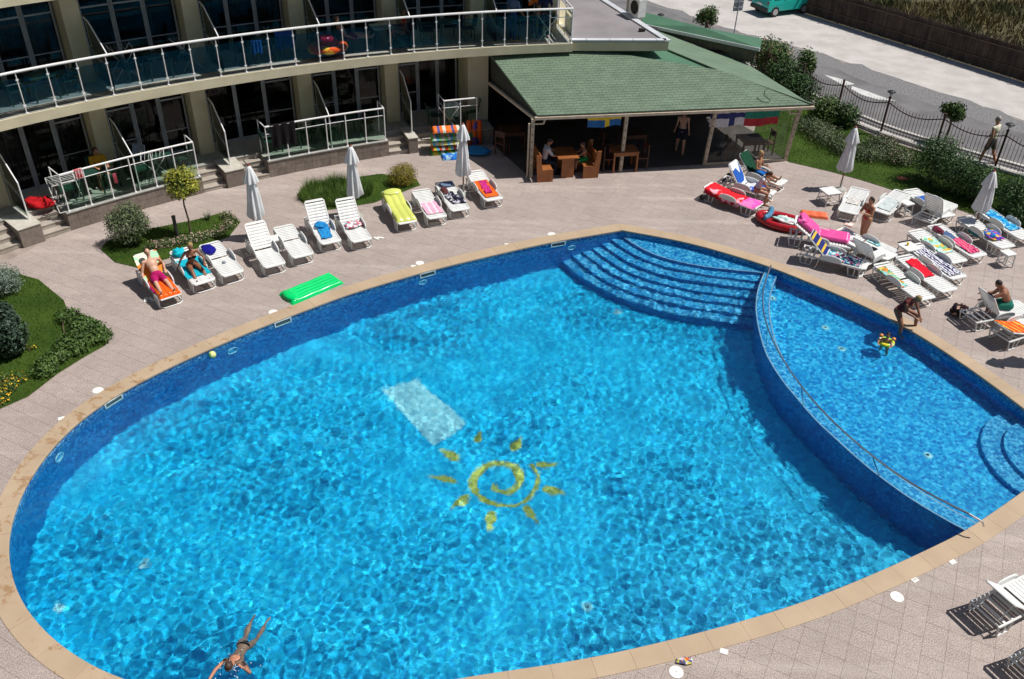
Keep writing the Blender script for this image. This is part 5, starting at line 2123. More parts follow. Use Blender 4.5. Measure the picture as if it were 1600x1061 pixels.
towel('towel', 'turquoise towel under the seated woman in the black bikini', 'towel', L2, -.6, .45, .34, cloth('turquoise_towel', [(.01, .42, .55)]), seed=4, hang=1)
bundle('bag', 'rolled turquoise bundle at the head of the lounger behind the black bikini woman', 'bundle', L2, .72, .12, (.16, .18, .17), cloth('turquoise_cloth', [(.01, .50, .62)]), 6)
L3 = lounger('flat white lounger with a dark blue garment near its head, right of the bikini woman', None, (365, 428), 4, ang=126)
bundle('garment', 'dark blue crumpled garment lying on a flat white lounger', 'clothes', L3, .62, .14, (.28, .17, .08), cloth('royal_blue', [(.01, .01, .24)]), 9)
bundle('sandals', 'pair of small grey sandals on the flat lounger right of the bikini woman', 'sandals', L3, -.25, .0, (.07, .05, .03), cloth('greyblue', [(.3, .33, .4)]), 9)
L4 = lounger('empty white lounger with steeply raised backrest beside the small white stool', None, (430, 415), 42, ang=121)
L5 = lounger('empty flat white lounger between two loungers with raised backrests', None, (474, 400), 3, ang=120)
L6 = lounger('white lounger with raised backrest and bright blue towel', None, (518, 379), 48, ang=117)
towel('towel', 'bright blue towel crumpled along the seat of a lounger with raised back', 'towel', L6, -.72, .16, .17, cloth('sky_blue_towel', [(.02, .25, .58)]), .035, seed=11, rot=-.12, jag=.05)
bundle('towel', 'bunched upper end of the bright blue towel on the raised lounger', 'towel', L6, .08, .02, (.17, .2, .13), cloth('sky_blue_towel2', [(.02, .25, .58)]), 21)
L7 = lounger('white lounger with raised backrest shaded by the middle umbrella', None, (566, 376), 48, ang=116)
bundle('clothes', 'red and white patterned clothes heaped on the seat of the lounger by the middle umbrella', 'clothes', L7, .0, 0, (.2, .33, .10), cloth('red_white_print', [(.65, .02, .05), (.75, .72, .70), (.12, .3, .4), (.8, .78, .75), (.6, .05, .1)], 'blotch', 16), 13)
L8 = lounger('white lounger covered by a pale yellow air mattress', None, (637, 348), 14, ang=113)
airbed('air_mattress', 'translucent pale yellow air mattress lying on a lounger', L8, L8.location, L8.rotation_euler[2], 1.85, .66, mat('yellow_vinyl', (.62, .66, .16), .2, (.56, .62, .14), 3), n=3, s0=-.9)
L9 = lounger('flat white lounger with a pale pink towel right of the yellow air mattress', None, (684, 340), 4, ang=112)
towel('towel', 'pale pink towel on the lounger beside the yellow air mattress', 'towel', L9, -.72, .1, .27, cloth('pink_white_stripe', [(.78, .36, .50), (.80, .62, .66), (.78, .40, .52)], 'stripe', 5), .02, seed=6, rot=.05, hang=1)
L10 = lounger('white lounger with a heap of black clothes', None, (720, 328), 6, ang=111)
towel('clothes', 'black and white clothes strewn on a lounger left of the folded umbrella', 'clothes', L10, -.55, .3, .2, cloth('black_white_print', [(.01, .012, .03), (.015, .015, .03), (.5, .5, .55), (.01, .01, .02), (.02, .02, .05)], 'blotch', 13), .04, seed=15, rot=.3, jag=.08)
bundle('garment', 'dark brown garment at the head of the lounger with black clothes', 'clothes', L10, .35, .16, (.2, .12, .09), cloth('maroon_brown', [(.10, .03, .03)]), 4)
bundle('cushion', 'grey-blue cushion at the head end of the lounger with black clothes', 'cushion', L10, .74, -.02, (.15, .24, .08), cloth('grey_blue', [(.16, .22, .34)]), 14)
L11 = lounger('white lounger right of the folded umbrella with orange towel and magenta cloth', None, (773, 312), 12, ang=113)
towel('towel', 'orange towel on the lounger nearest the bar shadow', 'towel', L11, -.8, .4, .24, cloth('orange_towel', [(.80, .14, .02)]), .03, seed=17, hang=1)
towel('cloth', 'crumpled magenta cloth lying over the orange towel', 'cloth', L11, -.55, .35, .12, cloth('magenta_cloth', [(.55, .03, .22)]), .05, seed=19, rot=-.1, jag=.08, thick=.03)
# --- right-hand side
R1 = lounger('white lounger draped with a red towel, nearest the bar', (1106, 294), (1186, 322), 8, True, ang=None)
T_RED = cloth('red_pink_print', [(.62, .015, .03), (.62, .02, .03), (.65, .015, .03), (.85, .38, .45), (.60, .02, .03)], 'blotch', 6)
towel('towel', 'red towel with pink pattern hanging over the lounger nearest the bar', 'towel', R1, -.45, .92, .47, T_RED, .025, 1, seed=23)
towel('towel', 'bright pink towel at the foot of the lounger with the red towel', 'towel', R1, -.97, -.42, .36, cloth('hot_pink', [(.80, .12, .45), (.80, .2, .5), (.7, .1, .5)], 'blotch', 6), .015, 1, seed=24)
R2 = lounger('white lounger with raised back behind the red towel, blue and white towel on it', (1126, 277), (1208, 303), 52, True)
towel('towel', 'white towel with a big blue motif over the raised lounger back', 'towel', R2, .1, 1.0, .26, cloth('blue_white_print', [(.74, .76, .80), (.74, .76, .8), (.74, .75, .8), (.02, .10, .42)], 'blotch', 3.2), .01, seed=25)
towel('towel', 'blue towel on the seat beside the woman in the white top', 'towel', R2, -.6, -.1, .3, cloth('strong_blue', [(.02, .06, .42), (.03, .1, .5), (.6, .62, .7)], 'blotch', 7), .03, seed=26)
R3 = lounger('lounger with dark green towel on its raised back by the bar glass', (1150, 262), (1225, 286), 48, True)
towel('towel', 'dark green towel on the lounger of the child in blue shorts', 'towel', R3, -.35, 1.0, .3, cloth('bottle_green', [(.008, .06, .03)]), .012, seed=27)
R5 = lounger('lounger with raised back seen from behind under the pink air mattress', (1232, 362), (1305, 376), 33, ang=None, ref='head')
airbed('air_mattress', 'bright pink air mattress lying on a raised lounger', R5, Vector(R5.location) + Vector((.1, .12, .05)), R5.rotation_euler[2], 1.75, .62, mat('pink_vinyl', (.85, .10, .38), .25), n=5, s0=-.8)
R6 = lounger('white lounger seen from behind with navy and yellow striped towel', (1252, 388), (1330, 408), 42, ref='head')
towel('towel', 'navy and yellow striped towel over the raised back of a lounger', 'towel', R6, .25, 1.0, .27, cloth('navy_yellow', [(.02, .03, .16), (.02, .03, .16), (.62, .42, .05)], 'stripe', 5.5, 90), .012, 1, seed=29)
towel('towel', 'turquoise patterned towel on the lounger seat beside the striped towel', 'towel', R6, -.8, .2, .26, cloth('teal_print', [(.05, .35, .42), (.3, .6, .62), (.01, .12, .3), (.6, .7, .7), (.5, .1, .2)], 'blotch', 14), .03, seed=30)
R7 = lounger('empty-looking white lounger with a newspaper on it, left of the girl in the red bikini', (1342, 300), (1324, 332), 4)
towel('newspaper', 'open newspaper lying on the lounger left of the girl in the red bikini', 'newspaper', R7, -.3, .15, .2, cloth('newsprint', [(.62, .60, .56), (.66, .64, .6), (.35, .30, .28), (.6, .6, .58)], 'blotch', 22), .012, seed=31)
R8 = lounger('white lounger with a pale towel right behind the girl in the red bikini', (1402, 309), (1374, 331), 3)
towel('towel', 'pale blue-white towel on the lounger right behind the standing girl', 'towel', R8, -.75, .2, .22, cloth('pale_towel', [(.55, .62, .62)]), .02, seed=33, rot=.1)
R9 = lounger('white lounger with upright back turned towards the pool, shadow below', (1440, 343), (1474, 322), 58, ref='head')
R10 = lounger('white lounger with a blue towel behind the upright lounger', (1452, 318), (1482, 338), 3)
towel('towel', 'small blue towel on the lounger behind the upright one', 'towel', R10, -.35, .45, .25, cloth('mid_blue', [(.03, .12, .45)]), .015, seed=34)
R11 = lounger('white lounger seen from behind with raised slatted back at the pool side', (1328, 413), (1388, 385), 52, ref='head')
R12 = lounger('flat white lounger with a black garment beside the raised slatted one', (1340, 376), (1394, 402), 4)
towel('garment', 'flat black garment on the lounger beside the girl in the red bikini', 'clothes', R12, -.45, .05, .13, cloth('black_cloth', [(.012, .012, .02)]), .01, seed=35, y0=.1)
towel('towel', 'small turquoise cloth on the edge of the flat lounger with the black garment', 'cloth', R12, -.35, .1, .1, cloth('aqua_cloth', [(.1, .45, .5), (.4, .7, .7)], 'blotch', 12), .01, 1, seed=36, y0=-.3)
AG = 111.5
R13 = lounger('flat white lounger nearest the pool with green and orange towel', None, (1449, 467), 4, ang=AG)
towel('towel', 'green and orange patterned towel hanging off the side of the lounger nearest the pool', 'towel', R13, -.28, .75, .15, cloth('green_orange', [(.12, .42, .15), (.2, .55, .3), (.7, .25, .05), (.3, .6, .6), (.65, .55, .15)], 'blotch', 8), .03, 1, seed=37, y0=.22, jag=.05)
R14 = lounger('flat white lounger with a red towel and white motif', None, (1484, 454), 4, ang=AG)
towel('towel', 'bright red towel with white motif on the second lounger of the right row', 'towel', R14, -.2, .72, .2, cloth('bright_red', [(.66, .01, .03), (.68, .015, .03), (.66, .01, .03), (.7, .55, .55), (.65, .01, .03), (.66, .01, .03)], 'blotch', 5), .025, seed=38, rot=-.1)
R15 = lounger('flat white lounger with navy and white striped towel', None, (1499, 434), 4, ang=AG)
towel('towel', 'navy and white striped towel spread over a lounger of the right row', 'towel', R15, -.85, .72, .22, cloth('navy_white', [(.02, .02, .11), (.72, .72, .76)], 'stripe', 11, 0, .10), .03, 1, seed=39)
R16 = lounger('flat white lounger with pale green patterned towel in the middle of the right row', None, (1500, 409), 4, ang=AG)
towel('towel', 'pale green towel with orange pattern on a lounger of the right row', 'towel', R16, -.45, .5, .22, cloth('aqua_orange', [(.45, .72, .62), (.35, .66, .6), (.75, .45, .08), (.5, .78, .72), (.2, .5, .3)], 'blotch', 8), .03, seed=40)
R17 = lounger('flat white lounger with jeans and a pink striped towel', None, (1531, 400), 4, ang=AG)
towel('towel', 'pink and magenta striped towel on the lounger with the jeans', 'towel', R17, -.8, .1, .2, cloth('magenta_stripe', [(.60, .03, .16), (.55, .05, .2), (.72, .3, .3), (.6, .02, .12)], 'stripe', 9, 10, .1), .03, seed=41)
towel('jeans', 'blue jeans lying on the lounger with the pink striped towel', 'jeans', R17, .1, .55, .13, cloth('denim', [(.08, .14, .28)]), .02, seed=42, y0=.02)
bundle('garment', 'maroon garment at the head of the lounger with the jeans', 'clothes', R17, .66, .15, (.2, .14, .07), cloth('maroon', [(.14, .02, .04)]), 43)
R18 = lounger('flat white lounger under the right umbrella with a multicoloured towel', None, (1575, 386), 4, ang=109)
bundle('towel', 'heap of purple, yellow and blue towel on the lounger under the right umbrella', 'towel', R18, -.28, .0, (.34, .25, .10), cloth('purple_multi', [(.10, .05, .40), (.02, .10, .45), (.65, .45, .05), (.5, .05, .25), (.03, .2, .5)], 'blotch', 9), 44)
towel('towel', 'teal cloth hanging from the left side of the lounger under the right umbrella', 'cloth', R18, -.1, .35, .1, cloth('teal_cloth', [(.02, .22, .24)]), .02, 1, seed=45, y0=.34)
R19 = lounger('flat white lounger at the right picture edge with a bright blue towel', None, (1606, 372), 4, ang=109)
towel('towel', 'bright blue and turquoise towel on the lounger at the right picture edge', 'towel', R19, -.45, .85, .2, cloth('blue_aqua', [(.02, .30, .62), (.05, .42, .70), (.01, .20, .55), (.3, .6, .72)], 'blotch', 12), .03, seed=46)
R20 = lounger('white lounger seen from behind with high raised back, dark-haired man beyond it', (1512, 494), (1584, 481), 55, ref='head', ang=None)
towel('bag', 'black cloth hung over the top corner of the raised lounger back', 'cloth', R20, .78, 1.02, .12, cloth('black_bag', [(.01, .01, .012)]), .01, 1, seed=47, y0=.16)
R21 = lounger('white lounger with an orange and red towel at the right edge', (1561, 524), (1650, 508), 18, ref='head', ang=206)
towel('towel', 'orange and red striped towel on the raised lounger at the right edge', 'towel', R21, .0, 1.0, .30, cloth('orange_red_stripe', [(.75, .07, .01), (.80, .13, .01), (.85, .45, .08), (.70, .05, .02), (.78, .10, .01)], 'stripe', 3.6, 80, .15), .012, 1, seed=48)
R22 = lounger('white lounger with raised back at the lower right, nearest the camera', (1537, 960), None, 38, ref='head', ang=207)
q = Vector(R22.location) + Vector((.63, -1.24, 0))
R23 = lounger('second white lounger cut off by the lower right picture corner', (1600, 1050), None, 38, ref='head', ang=207)
bundle('handbag', 'brown and black bags on the ground under the raised lounger of the seated man', 'bag', None, 0, 0, (.22, .2, .3), cloth('bag_brown', [(.05, .02, .02), (.03, .02, .02), (.45, .30, .22), (.02, .01, .02)], 'blotch', 8), 51, loc=G(1495, 492))
# red dinghy
dg = thing('inflatable_dinghy', 'red inflatable children\'s dinghy with towels inside, left of the pink air mattress', 'dinghy', tuple(G(1222, 352)), R(-28))
b = MB()
b.tube([(.80 * math.cos(a) * (1 if math.cos(a) < 0 else 1.1), .42 * math.sin(a), .13 + .05 * abs(math.cos(a)) ** 3) for a in [k * math.pi / 14 for k in range(28)]], .12, 8, closed=True)
b.build('tube', mat('red_vinyl', (.42, .012, .02), .25), dg, smooth=True)
b = MB()
b.tube([(-.55 * 1 + .1 * math.cos(a), .42 * math.sin(a) * .9, .30) for a in [k * math.pi / 8 for k in range(-4, 5)]], .09, 8)
b.build('bow_tube', mat('blue_vinyl', (.08, .25, .42), .25), dg, smooth=True)
b = MB()
b.prism([(.7 * math.cos(a), .36 * math.sin(a)) for a in [k * math.pi / 10 for k in range(20)]], .02, .05)
b.build('floor', mat('red_floor', (.35, .02, .03), .4), dg)
bundle('towel', 'pale towels heaped inside the red dinghy', 'towel', None, 0, 0, (.36, .22, .16), cloth('mint_white', [(.7, .72, .72), (.4, .62, .58), (.72, .74, .74)], 'blotch', 5), 52, loc=G(1226, 350) + Vector((0, 0, .06)), rz=R(-28))
airbed('swim_ring_board', 'small orange inflatable float behind the pink air mattress', None, G(1272, 337), R(-10), .9, .42, mat('coral_vinyl', (.80, .16, .06), .3), n=3, pillow=False)
airbed('air_mattress', 'bright green air mattress lying on the paving beside the pool', None, G(487, 452), R(45), 1.72, .72, mat('green_vinyl', (.0, .62, .16), .22, (.0, .56, .14), 2), n=5)
# beach ball, items
bl = thing('beach_ball', 'small green and yellow ball floating near the far pool wall', 'ball', tuple(G(332, 556, WATER_Z)))
b = MB()
b.sphere((0, 0, .03), .10, 16, 10)
b.build('ball', cloth('ball_print', [(.12, .42, .12), (.65, .60, .12), (.15, .45, .2), (.7, .7, .3)], 'blotch', 9, rough=.3), bl, smooth=True)

# ---------------------------------------------------------------- stools and tables
def stool(label, u, v, s=.38, h=.42, rz=0, cat='stool'):
    t_ = thing('plastic_stool' if cat == 'stool' else 'plastic_table', label, cat, tuple(G(u, v)), R(rz))
    b = MB()
    b.box((0, 0, h), (s, s, .03))
    b.box((0, 0, h - .035), (s * .9, s * .9, .04))
    b.build('top', WHITEP, t_)
    for x in (-1, 1):
        for y in (-1, 1):
            b = MB()
            b.bar((x * s * .40, y * s * .40, h - .03), (x * s * .5, y * s * .5, 0), .035, .035)
            b.build('leg', WHITEP, t_)
    for x, y, X_, Y_ in ((-1, -1, 1, -1), (1, -1, 1, 1), (1, 1, -1, 1), (-1, 1, -1, -1)):
        b = MB()
        b.bar((x * s * .45, y * s * .45, h * .3), (X_ * s * .45, Y_ * s * .45, h * .3), .02, .03)
        b.build('stretcher', WHITEP, t_)
    return t_
stool('small white plastic stool between two loungers of the left row', 430, 392, rz=30)
stool('white plastic side table standing alone left of the folded lawn umbrella', 1293, 317, .55, .45, 18, 'table')
stool('white plastic table right of the striped lounger backs with a yellow cup on it', 1415, 404, .5, .42, 22, 'table')
stool('white plastic stool standing alone on the right paving', 1568, 415, .34, .45, 20)
stool('small white plastic stool between the loungers behind the girl in the red bikini', 1412, 336, .34, .45, 25)
stool('white plastic stool half hidden behind the striped-towel lounger', 1330, 398, .36, .40, 35)
b = MB()
b.cyl((0, 0, 0), (0, 0, .1), .035, 8)
cu = tag(b.build('cup', F_Y), 'small yellow cup on the white table of the right group', 'cup')
cu.location = G(1415, 404) + Vector((-.05, .05, .437))
b = MB()
for i, (dx, dy) in enumerate([(0, 0), (.14, .03)]):
    b.box((dx, dy, .012), (.09, .23, .022), .3 + i * .5)
tag(b.build('flip_flops', WHITEC), 'pair of white flip-flops on the paving below the leftmost lounger', 'shoes').location = G(228, 469)
b = MB()
for i, (dx, dy) in enumerate([(0, 0), (.12, .05)]):
    b.box((dx, dy, .012), (.08, .2, .022), .9 + i * .5)
tag(b.build('flip_flops', WHITEC), 'pair of pale flip-flops right of the lounger by the middle umbrella', 'shoes').location = G(588, 373)
bundle('wrapper', 'crumpled orange and red wrapper beside the skimmer lid at the bottom edge', 'litter', None, 0, 0, (.16, .07, .05), cloth('wrapper_print', [(.75, .12, .02), (.6, .5, .1), (.6, .6, .65), (.1, .1, .2)], 'blotch', 18), 53, loc=G(1070, 1034))
towel('magazine', 'glossy magazine lying on the paving beside the girl in the red bikini', 'magazine', R7, -.2, .1, .13, cloth('magazine_print', [(.7, .66, .62), (.65, .35, .3), (.72, .7, .68)], 'blotch', 14), .004, seed=54).location = G(1327, 350) + Vector((0, 0, -.33))
bundle('dead_toy', 'small orange item lying on the right lawn', 'toy', None, 0, 0, (.2, .12, .06), cloth('orange_item', [(.6, .22, .12)]), 55, loc=G(1409, 280))

# ---------------------------------------------------------------- folded umbrellas
UMBC = mat('umbrella_canvas', (.74, .745, .75), .85, (.64, .65, .66), 5, geo=False)
POLEW = mat('umbrella_wood', (.24, .09, .035), .5, (.18, .06, .02), 6, geo=False)
BASEM = mat('umbrella_base', (.42, .41, .38), .8, (.34, .33, .3), 4)
def umbrella(label, u, v, h=2.35, rz=0, seed=1, bottom=.72, base=True):
    t_ = thing('folded_umbrella', label, 'umbrella', tuple(G(u, v)), rz, 'folded white sun umbrellas')
    b = MB()
    b.cyl((0, 0, 0), (0, 0, h - .02), .024, 8)
    b.build('pole', POLEW, t_)
    b = MB()
    b.sphere((0, 0, h + .01), (.045, .045, .035), 8, 6)
    b.build('finial', mat('red_finial', (.25, .03, .02), .4), t_)
    def pleat(r, z, a, i):
        k = (1 - (z - bottom) / (h - bottom))
        return r * (1 + .22 * math.sin(a * 8 + seed) * (.4 + k) + .10 * math.sin(a * 3 + z * 4 + seed * 2)) * (1 + .05 * math.sin(z * 14 + a * 2 + seed))
    b = MB()
    hz = h - .08
    prof = [(.20, bottom), (.215, bottom + .10), (.20, bottom + .35), (.165, bottom + .75), (.12, bottom + 1.1), (.085, hz - .25), (.06, hz - .02), (.02, hz)]
    prof = [p for i, p in enumerate(prof)]
    b.lathe(prof, 48, fn=pleat)
    # ragged lower hem: valance points
    n = 48
    for i in range(n):
        x, y, z = b.v[i]
        b.v[i] = (x, y, z + .05 * math.sin(i / n * 6.283 * 8 + seed) + .03 * math.sin(i * .7))
    b.build('canopy', UMBC, t_, smooth=True)
    b = MB()
    b.lathe([(.205, h - .52), (.20, h - .48), (.15, h - .28), (.09, h - .10), (.045, h - .01), (.0, h)], 48, fn=lambda r, z, a, i: r * (1 + .20 * math.sin(a * 8 + seed + .6) * (h - z) / .5))
    b.build('vent_flap', UMBC, t_, smooth=True)
    if base:
        b = MB()
        b.lathe([(0, .07), (.05, .09), (.20, .05), (.24, .0)], 16)
        b.cyl((0, 0, .05), (0, 0, .35), .035, 8)
        b.build('base', BASEM, t_)
    return t_
umbrella('folded white umbrella behind the small stool, leftmost of the five', 406, 372, 2.42, seed=1)
umbrella('folded white umbrella in front of the long grass, behind the lounger with raised back', 557, 338, 2.42, seed=2)
umbrella('folded white umbrella in front of the stacked air mattresses by the terrace stairs', 724, 303, 2.50, seed=3)
umbrella('folded white umbrella standing alone at the edge of the right lawn', 1312, 296, 2.30, seed=4)
umbrella('folded white umbrella between the loungers at the right picture edge', 1520, 360, 2.10, seed=5)
p = G(1543, 568) - Vector((SUN_DIR.x, SUN_DIR.y, 0)) / SUN_DIR.z * -2.35
u_ = umbrella('folded umbrella just outside the right edge whose shadow falls on the paving', 700, 700, 2.35, seed=6)
u_.location = (G(1543, 568).x + .58 * 2.35, G(1543, 568).y + .05 * 2.35, 0)

# ---------------------------------------------------------------- people
def remesh(b, name, m, voxel, smooth=3):
    me = b.mesh('tmp', m)
    o = bpy.data.objects.new('tmp', me)
    COL.objects.link(o)
    r = o.modifiers.new('r', 'REMESH')
    r.mode = 'VOXEL'
    r.voxel_size = voxel
    r.use_smooth_shade = True
    s = o.modifiers.new('s', 'SMOOTH')
    s.factor = .5
    s.iterations = smooth
    dg_ = bpy.context.evaluated_depsgraph_get()
    me2 = bpy.data.meshes.new_from_object(o.evaluated_get(dg_))
    bpy.data.objects.remove(o)
    me2.name = name
    me2.materials.clear()
    me2.materials.append(m)
    return me2
def skin(name, c):
    m, t, b = newmat(name)
    b.inputs['Roughness'].default_value = .5
    nz = ntex(t, 6, 3, geo=False)
    col = ramp(t, nz.outputs[0], [(.3, tuple(x * .85 for x in c)), (.7, c)])
    t.links.new(col, b.inputs['Base Color'])
    b.inputs['Subsurface Weight'].default_value = .08
    b.inputs['Subsurface Radius'].default_value = (.01, .004, .002)
    return m
SK_PALE, SK_MID, SK_TAN, SK_RED = skin('pale_skin', (.62, .36, .25)), skin('medium_skin', (.42, .20, .11)), skin('tanned_skin', (.26, .105, .055)), skin('reddish_skin', (.50, .22, .13))
HAIR_BR, HAIR_BL, HAIR_BK, HAIR_GR = [mat(n_, c, .6, tuple(x * .6 for x in c), 30, geo=False) for n_, c in (('brown_hair', (.07, .035, .018)), ('blond_hair', (.42, .28, .11)), ('black_hair', (.015, .011, .009)), ('grey_hair', (.42, .40, .37)))]
EYE = mat('dark_eye', (.02, .015, .015), .3)
LIPM = mat('lips', (.35, .10, .08), .5)
def dirv(a, side, ab):
    a, ab = R(a), R(ab)
    return Vector((math.sin(a) * math.cos(ab), side * math.sin(ab), -math.cos(a) * math.cos(ab)))
def person(label, loc, rz, h=1.7, pz=.95, torso=0, headp=0, legs=((0, 0, 4), (0, 0, 4)), arms=((0, 10, 8), (0, 10, 8)), sk=SK_MID, hair=HAIR_BR, hairlen=0, wear=(), female=False, flat=True, turn=0, group=None, child=False, yaw=0, foots=(None, None), voxel=.011, headyaw=0, shade=None, fat=1.0):
    s = h / 1.7
    root = thing('person', label, 'person', tuple(loc), rz, group)
    pel = Vector((0, 0, pz))
    td = Vector((math.sin(R(torso)), 0, math.cos(R(torso))))
    rot = Matrix.Rotation(R(torso), 3, 'Y')
    tw = Matrix.Rotation(R(turn), 3, td)
    sw = .175 if female else .195
    hw = .095 if female else .09
    if child:
        sw *= .92
    nb = pel + td * .50 * s
    S = [nb - td * .045 * s + tw @ Vector((0, sd * sw * s, 0)) for sd in (1, -1)]
    Hh = [pel + Vector((0, sd * hw * s, 0)) - td * .02 * s for sd in (1, -1)]
    b = MB()
    def cap(b, p, q, r1, r2, n=10):
        if r1 > .02 * s:
            r1, r2 = r1 * fat, r2 * (1 + (fat - 1) * .7)
        b.tube([p, p.lerp(q, .33), p.lerp(q, .66), q], [r1, r1 * .7 + r2 * .35, r1 * .35 + r2 * .68, r2], n)
        b.sphere(p, r1 * .98, n, 7)
        b.sphere(q, r2 * .98, n, 7)
    k = (.86 if female else 1.0) * fat
    def torso_parts(b, g=0, lo=0, hi=1):
        if hi > .6:
            b.sphere(pel + td * .37 * s, ((.105 * k) * s + g, (.150 * k + .01) * s + g, .165 * s + g), 14, 9, tw @ rot)
        b.sphere(pel + td * .20 * s, (.092 * k * s + g, .122 * k * s + g, .16 * s + g), 14, 9, rot)
        if lo <= 0:
            b.sphere(pel + td * .03 * s, (.108 * s + g, (.150 if female else .140) * s + g, .125 * s + g), 14, 9, rot)
    torso_parts(b)
    if female and not child:
        for sd in (1, -1):
            b.sphere(nb - td * .16 * s + tw @ Vector((.085 * s * math.cos(R(torso)), sd * .07 * s, -.085 * s * math.sin(R(torso)))), .062 * s, 10, 7)
    for sd in (1, -1):
        cap(b, nb - td * .03 * s, S[0 if sd > 0 else 1], .055 * s, .050 * s)
    hd = Vector((math.sin(R(torso + headp)), 0, math.cos(R(torso + headp))))
    hc = nb + td * .03 * s + hd * (.175 * s if not child else .17 * s)
    hs = 1.0 if not child else 1.18
    cap(b, nb - td * .02 * s, hc - hd * .05 * s, .052 * k * s, .048 * k * s)
    hrot = Matrix.Rotation(R(headyaw), 3, hd) @ Matrix.Rotation(R(torso + headp), 3, 'Y')
    def hp_(x, y, z):
        return hc + hrot @ Vector((x, y, z)) * s * hs
    b.sphere(hc, (.090 * s * hs, .074 * s * hs, .108 * s * hs), 14, 10, hrot)
    b.sphere(hp_(.028, 0, -.055), (.058 * s * hs, .052 * s * hs, .06 * s * hs), 12, 8, hrot)
    b.sphere(hp_(.092, 0, -.012), (.020 * s, .013 * s, .022 * s), 8, 6, hrot)
    for sd in (1, -1):
        b.sphere(hp_(-.003, sd * .075, -.01), (.018 * s, .012 * s, .028 * s), 8, 6, hrot)
    joints = {}
    for i, sd in enumerate((1, -1)):
        a, kn, ab = legs[i]
        kne = Hh[i] + dirv(a, sd, ab) * .43 * s
        ank = kne + dirv(a - kn, sd, ab * .3) * .41 * s
        cap(b, Hh[i], kne, .088 * s * (1.06 if female else 1), .054 * s)
        mid = kne.lerp(ank, .3)
        cap(b, kne, mid, .052 * s, .054 * s)
        cap(b, mid, ank, .054 * s, .034 * s)
        fa = a - kn + 90 if foots[i] is None else foots[i]
        fd = Vector((math.sin(R(fa)), sd * .12, -math.cos(R(fa)))).normalized()
        cap(b, ank + fd * -.03 * s, ank + fd * .17 * s + Vector((0, 0, -.02 * s)), .034 * s, .024 * s)
        joints[('leg', i)] = (Hh[i], kne, ank)
        joints[('foot', i)] = (ank, fd)
        a, e, ab = arms[i][:3]
        elb = S[i] + dirv(a, sd, ab) * .28 * s
        inw = arms[i][3] if len(arms[i]) > 3 else ab
        wri = elb + dirv(a + e, sd, inw) * .245 * s
        cap(b, S[i], elb, .046 * s * k, .036 * s * k)
        cap(b, elb, wri, .037 * s * k, .026 * s * k)
        fd = dirv(a + e, sd, inw)
        lat = fd.cross(Vector((0, 0, 1)))
        if lat.length < .1:
            lat = Vector((1, 0, 0))
        lat.normalize()
        pr = fd.cross(lat).normalized()
        palm = wri + fd * .05 * s
        b.sphere(palm, (.030 * s, .040 * s, .052 * s), 8, 6, Matrix((pr * .55, lat, fd)).transposed())
        for f_, (o_, ln) in enumerate(((-.030, .062), (-.010, .075), (.011, .070), (.030, .055))):
            r0 = palm + fd * .035 * s + lat * o_ * s
            m1 = r0 + fd * ln * .55 * s
            cap(b, r0, m1, .0105 * s, .010 * s, 6)
            cap(b, m1, m1 + (fd * .8 + pr * .5).normalized() * ln * .5 * s, .010 * s, .009 * s, 6)
        t0 = palm - lat * .028 * s
        cap(b, t0, t0 + (fd * .7 - lat * .7).normalized() * .055 * s, .012 * s, .010 * s, 6)
        joints[('arm', i)] = (S[i], elb, wri)
    link('body', remesh(b, 'body', sk, voxel * s), root)
    # face
    b = MB()
    for sd in (1, -1):
        b.sphere(hp_(.082, sd * .030, .010), .010 * s * hs, 6, 5)
    b.build('eyes', EYE, root)
    b = MB()
    b.sphere(hp_(.086, 0, -.055), (.008 * s, .024 * s, .007 * s), 8, 5, hrot)
    b.build('mouth', LIPM, root)
    # hair
    b = MB()
    b.sphere(hp_(-.022, 0, .026), (.090 * s * hs, .084 * s * hs, .100 * s * hs), 14, 9, hrot)
    if hairlen:
        q = hp_(-.075, 0, -.03)
        cap(b, q, q - td * hairlen * s + Vector((-.015, 0, 0)), .062 * s, .045 * s)
    if hairlen >= 0:
        link('hair', remesh(b, 'hair', hair, .012, 2), root)
    # clothes
    for w in wear:
        kind, m = w[0], w[1]
        b = MB()
        if kind in ('shorts', 'trousers', 'skirt'):
            b.sphere(pel + td * .04 * s, (.122 * s, .160 * s, .115 * s), 14, 9, rot)
            fr_ = {'shorts': .62, 'trousers': 1.0, 'skirt': .5}[kind]
            for i in (0, 1):
                H_, K_, A_ = joints[('leg', i)]
                cap(b, H_, H_.lerp(K_, fr_), .104 * s, .088 * s if fr_ < 1 else .066 * s)
                if kind == 'trousers':
                    cap(b, K_, K_.lerp(A_, .92), .066 * s, .052 * s)
        elif kind == 'brief':
            b.sphere(pel + td * .015 * s, (.118 * s, .160 * s, .070 * s), 14, 9, rot)
            b.sphere(pel - td * .06 * s, (.085 * s, .10 * s, .07 * s), 12, 8, rot)
        elif kind == 'bra':
            for sd in (1, -1):
                b.sphere(nb - td * .165 * s + tw @ Vector((.092 * s * math.cos(R(torso)), sd * .07 * s, -.092 * s * math.sin(R(torso)))), .062 * s, 10, 7)
            b.sphere(nb - td * .17 * s, (.104 * s, .150 * s, .035 * s), 14, 7, tw @ rot)
        elif kind in ('shirt', 'vest', 'suit'):
            torso_parts(b, .014, 1 if kind != 'suit' else 0)
            if kind != 'suit':
                b.sphere(pel + td * .10 * s, (.115 * s, .152 * s, .09 * s), 12, 8, rot)
            for i, sd in enumerate((1, -1)):
                S_, E_, W_ = joints[('arm', i)]
                cap(b, nb - td * .04 * s, S_, .062 * s, .058 * s)
                if kind == 'shirt':
                    cap(b, S_, S_.lerp(E_, .75), .060 * s, .055 * s)
        elif kind == 'shoes':
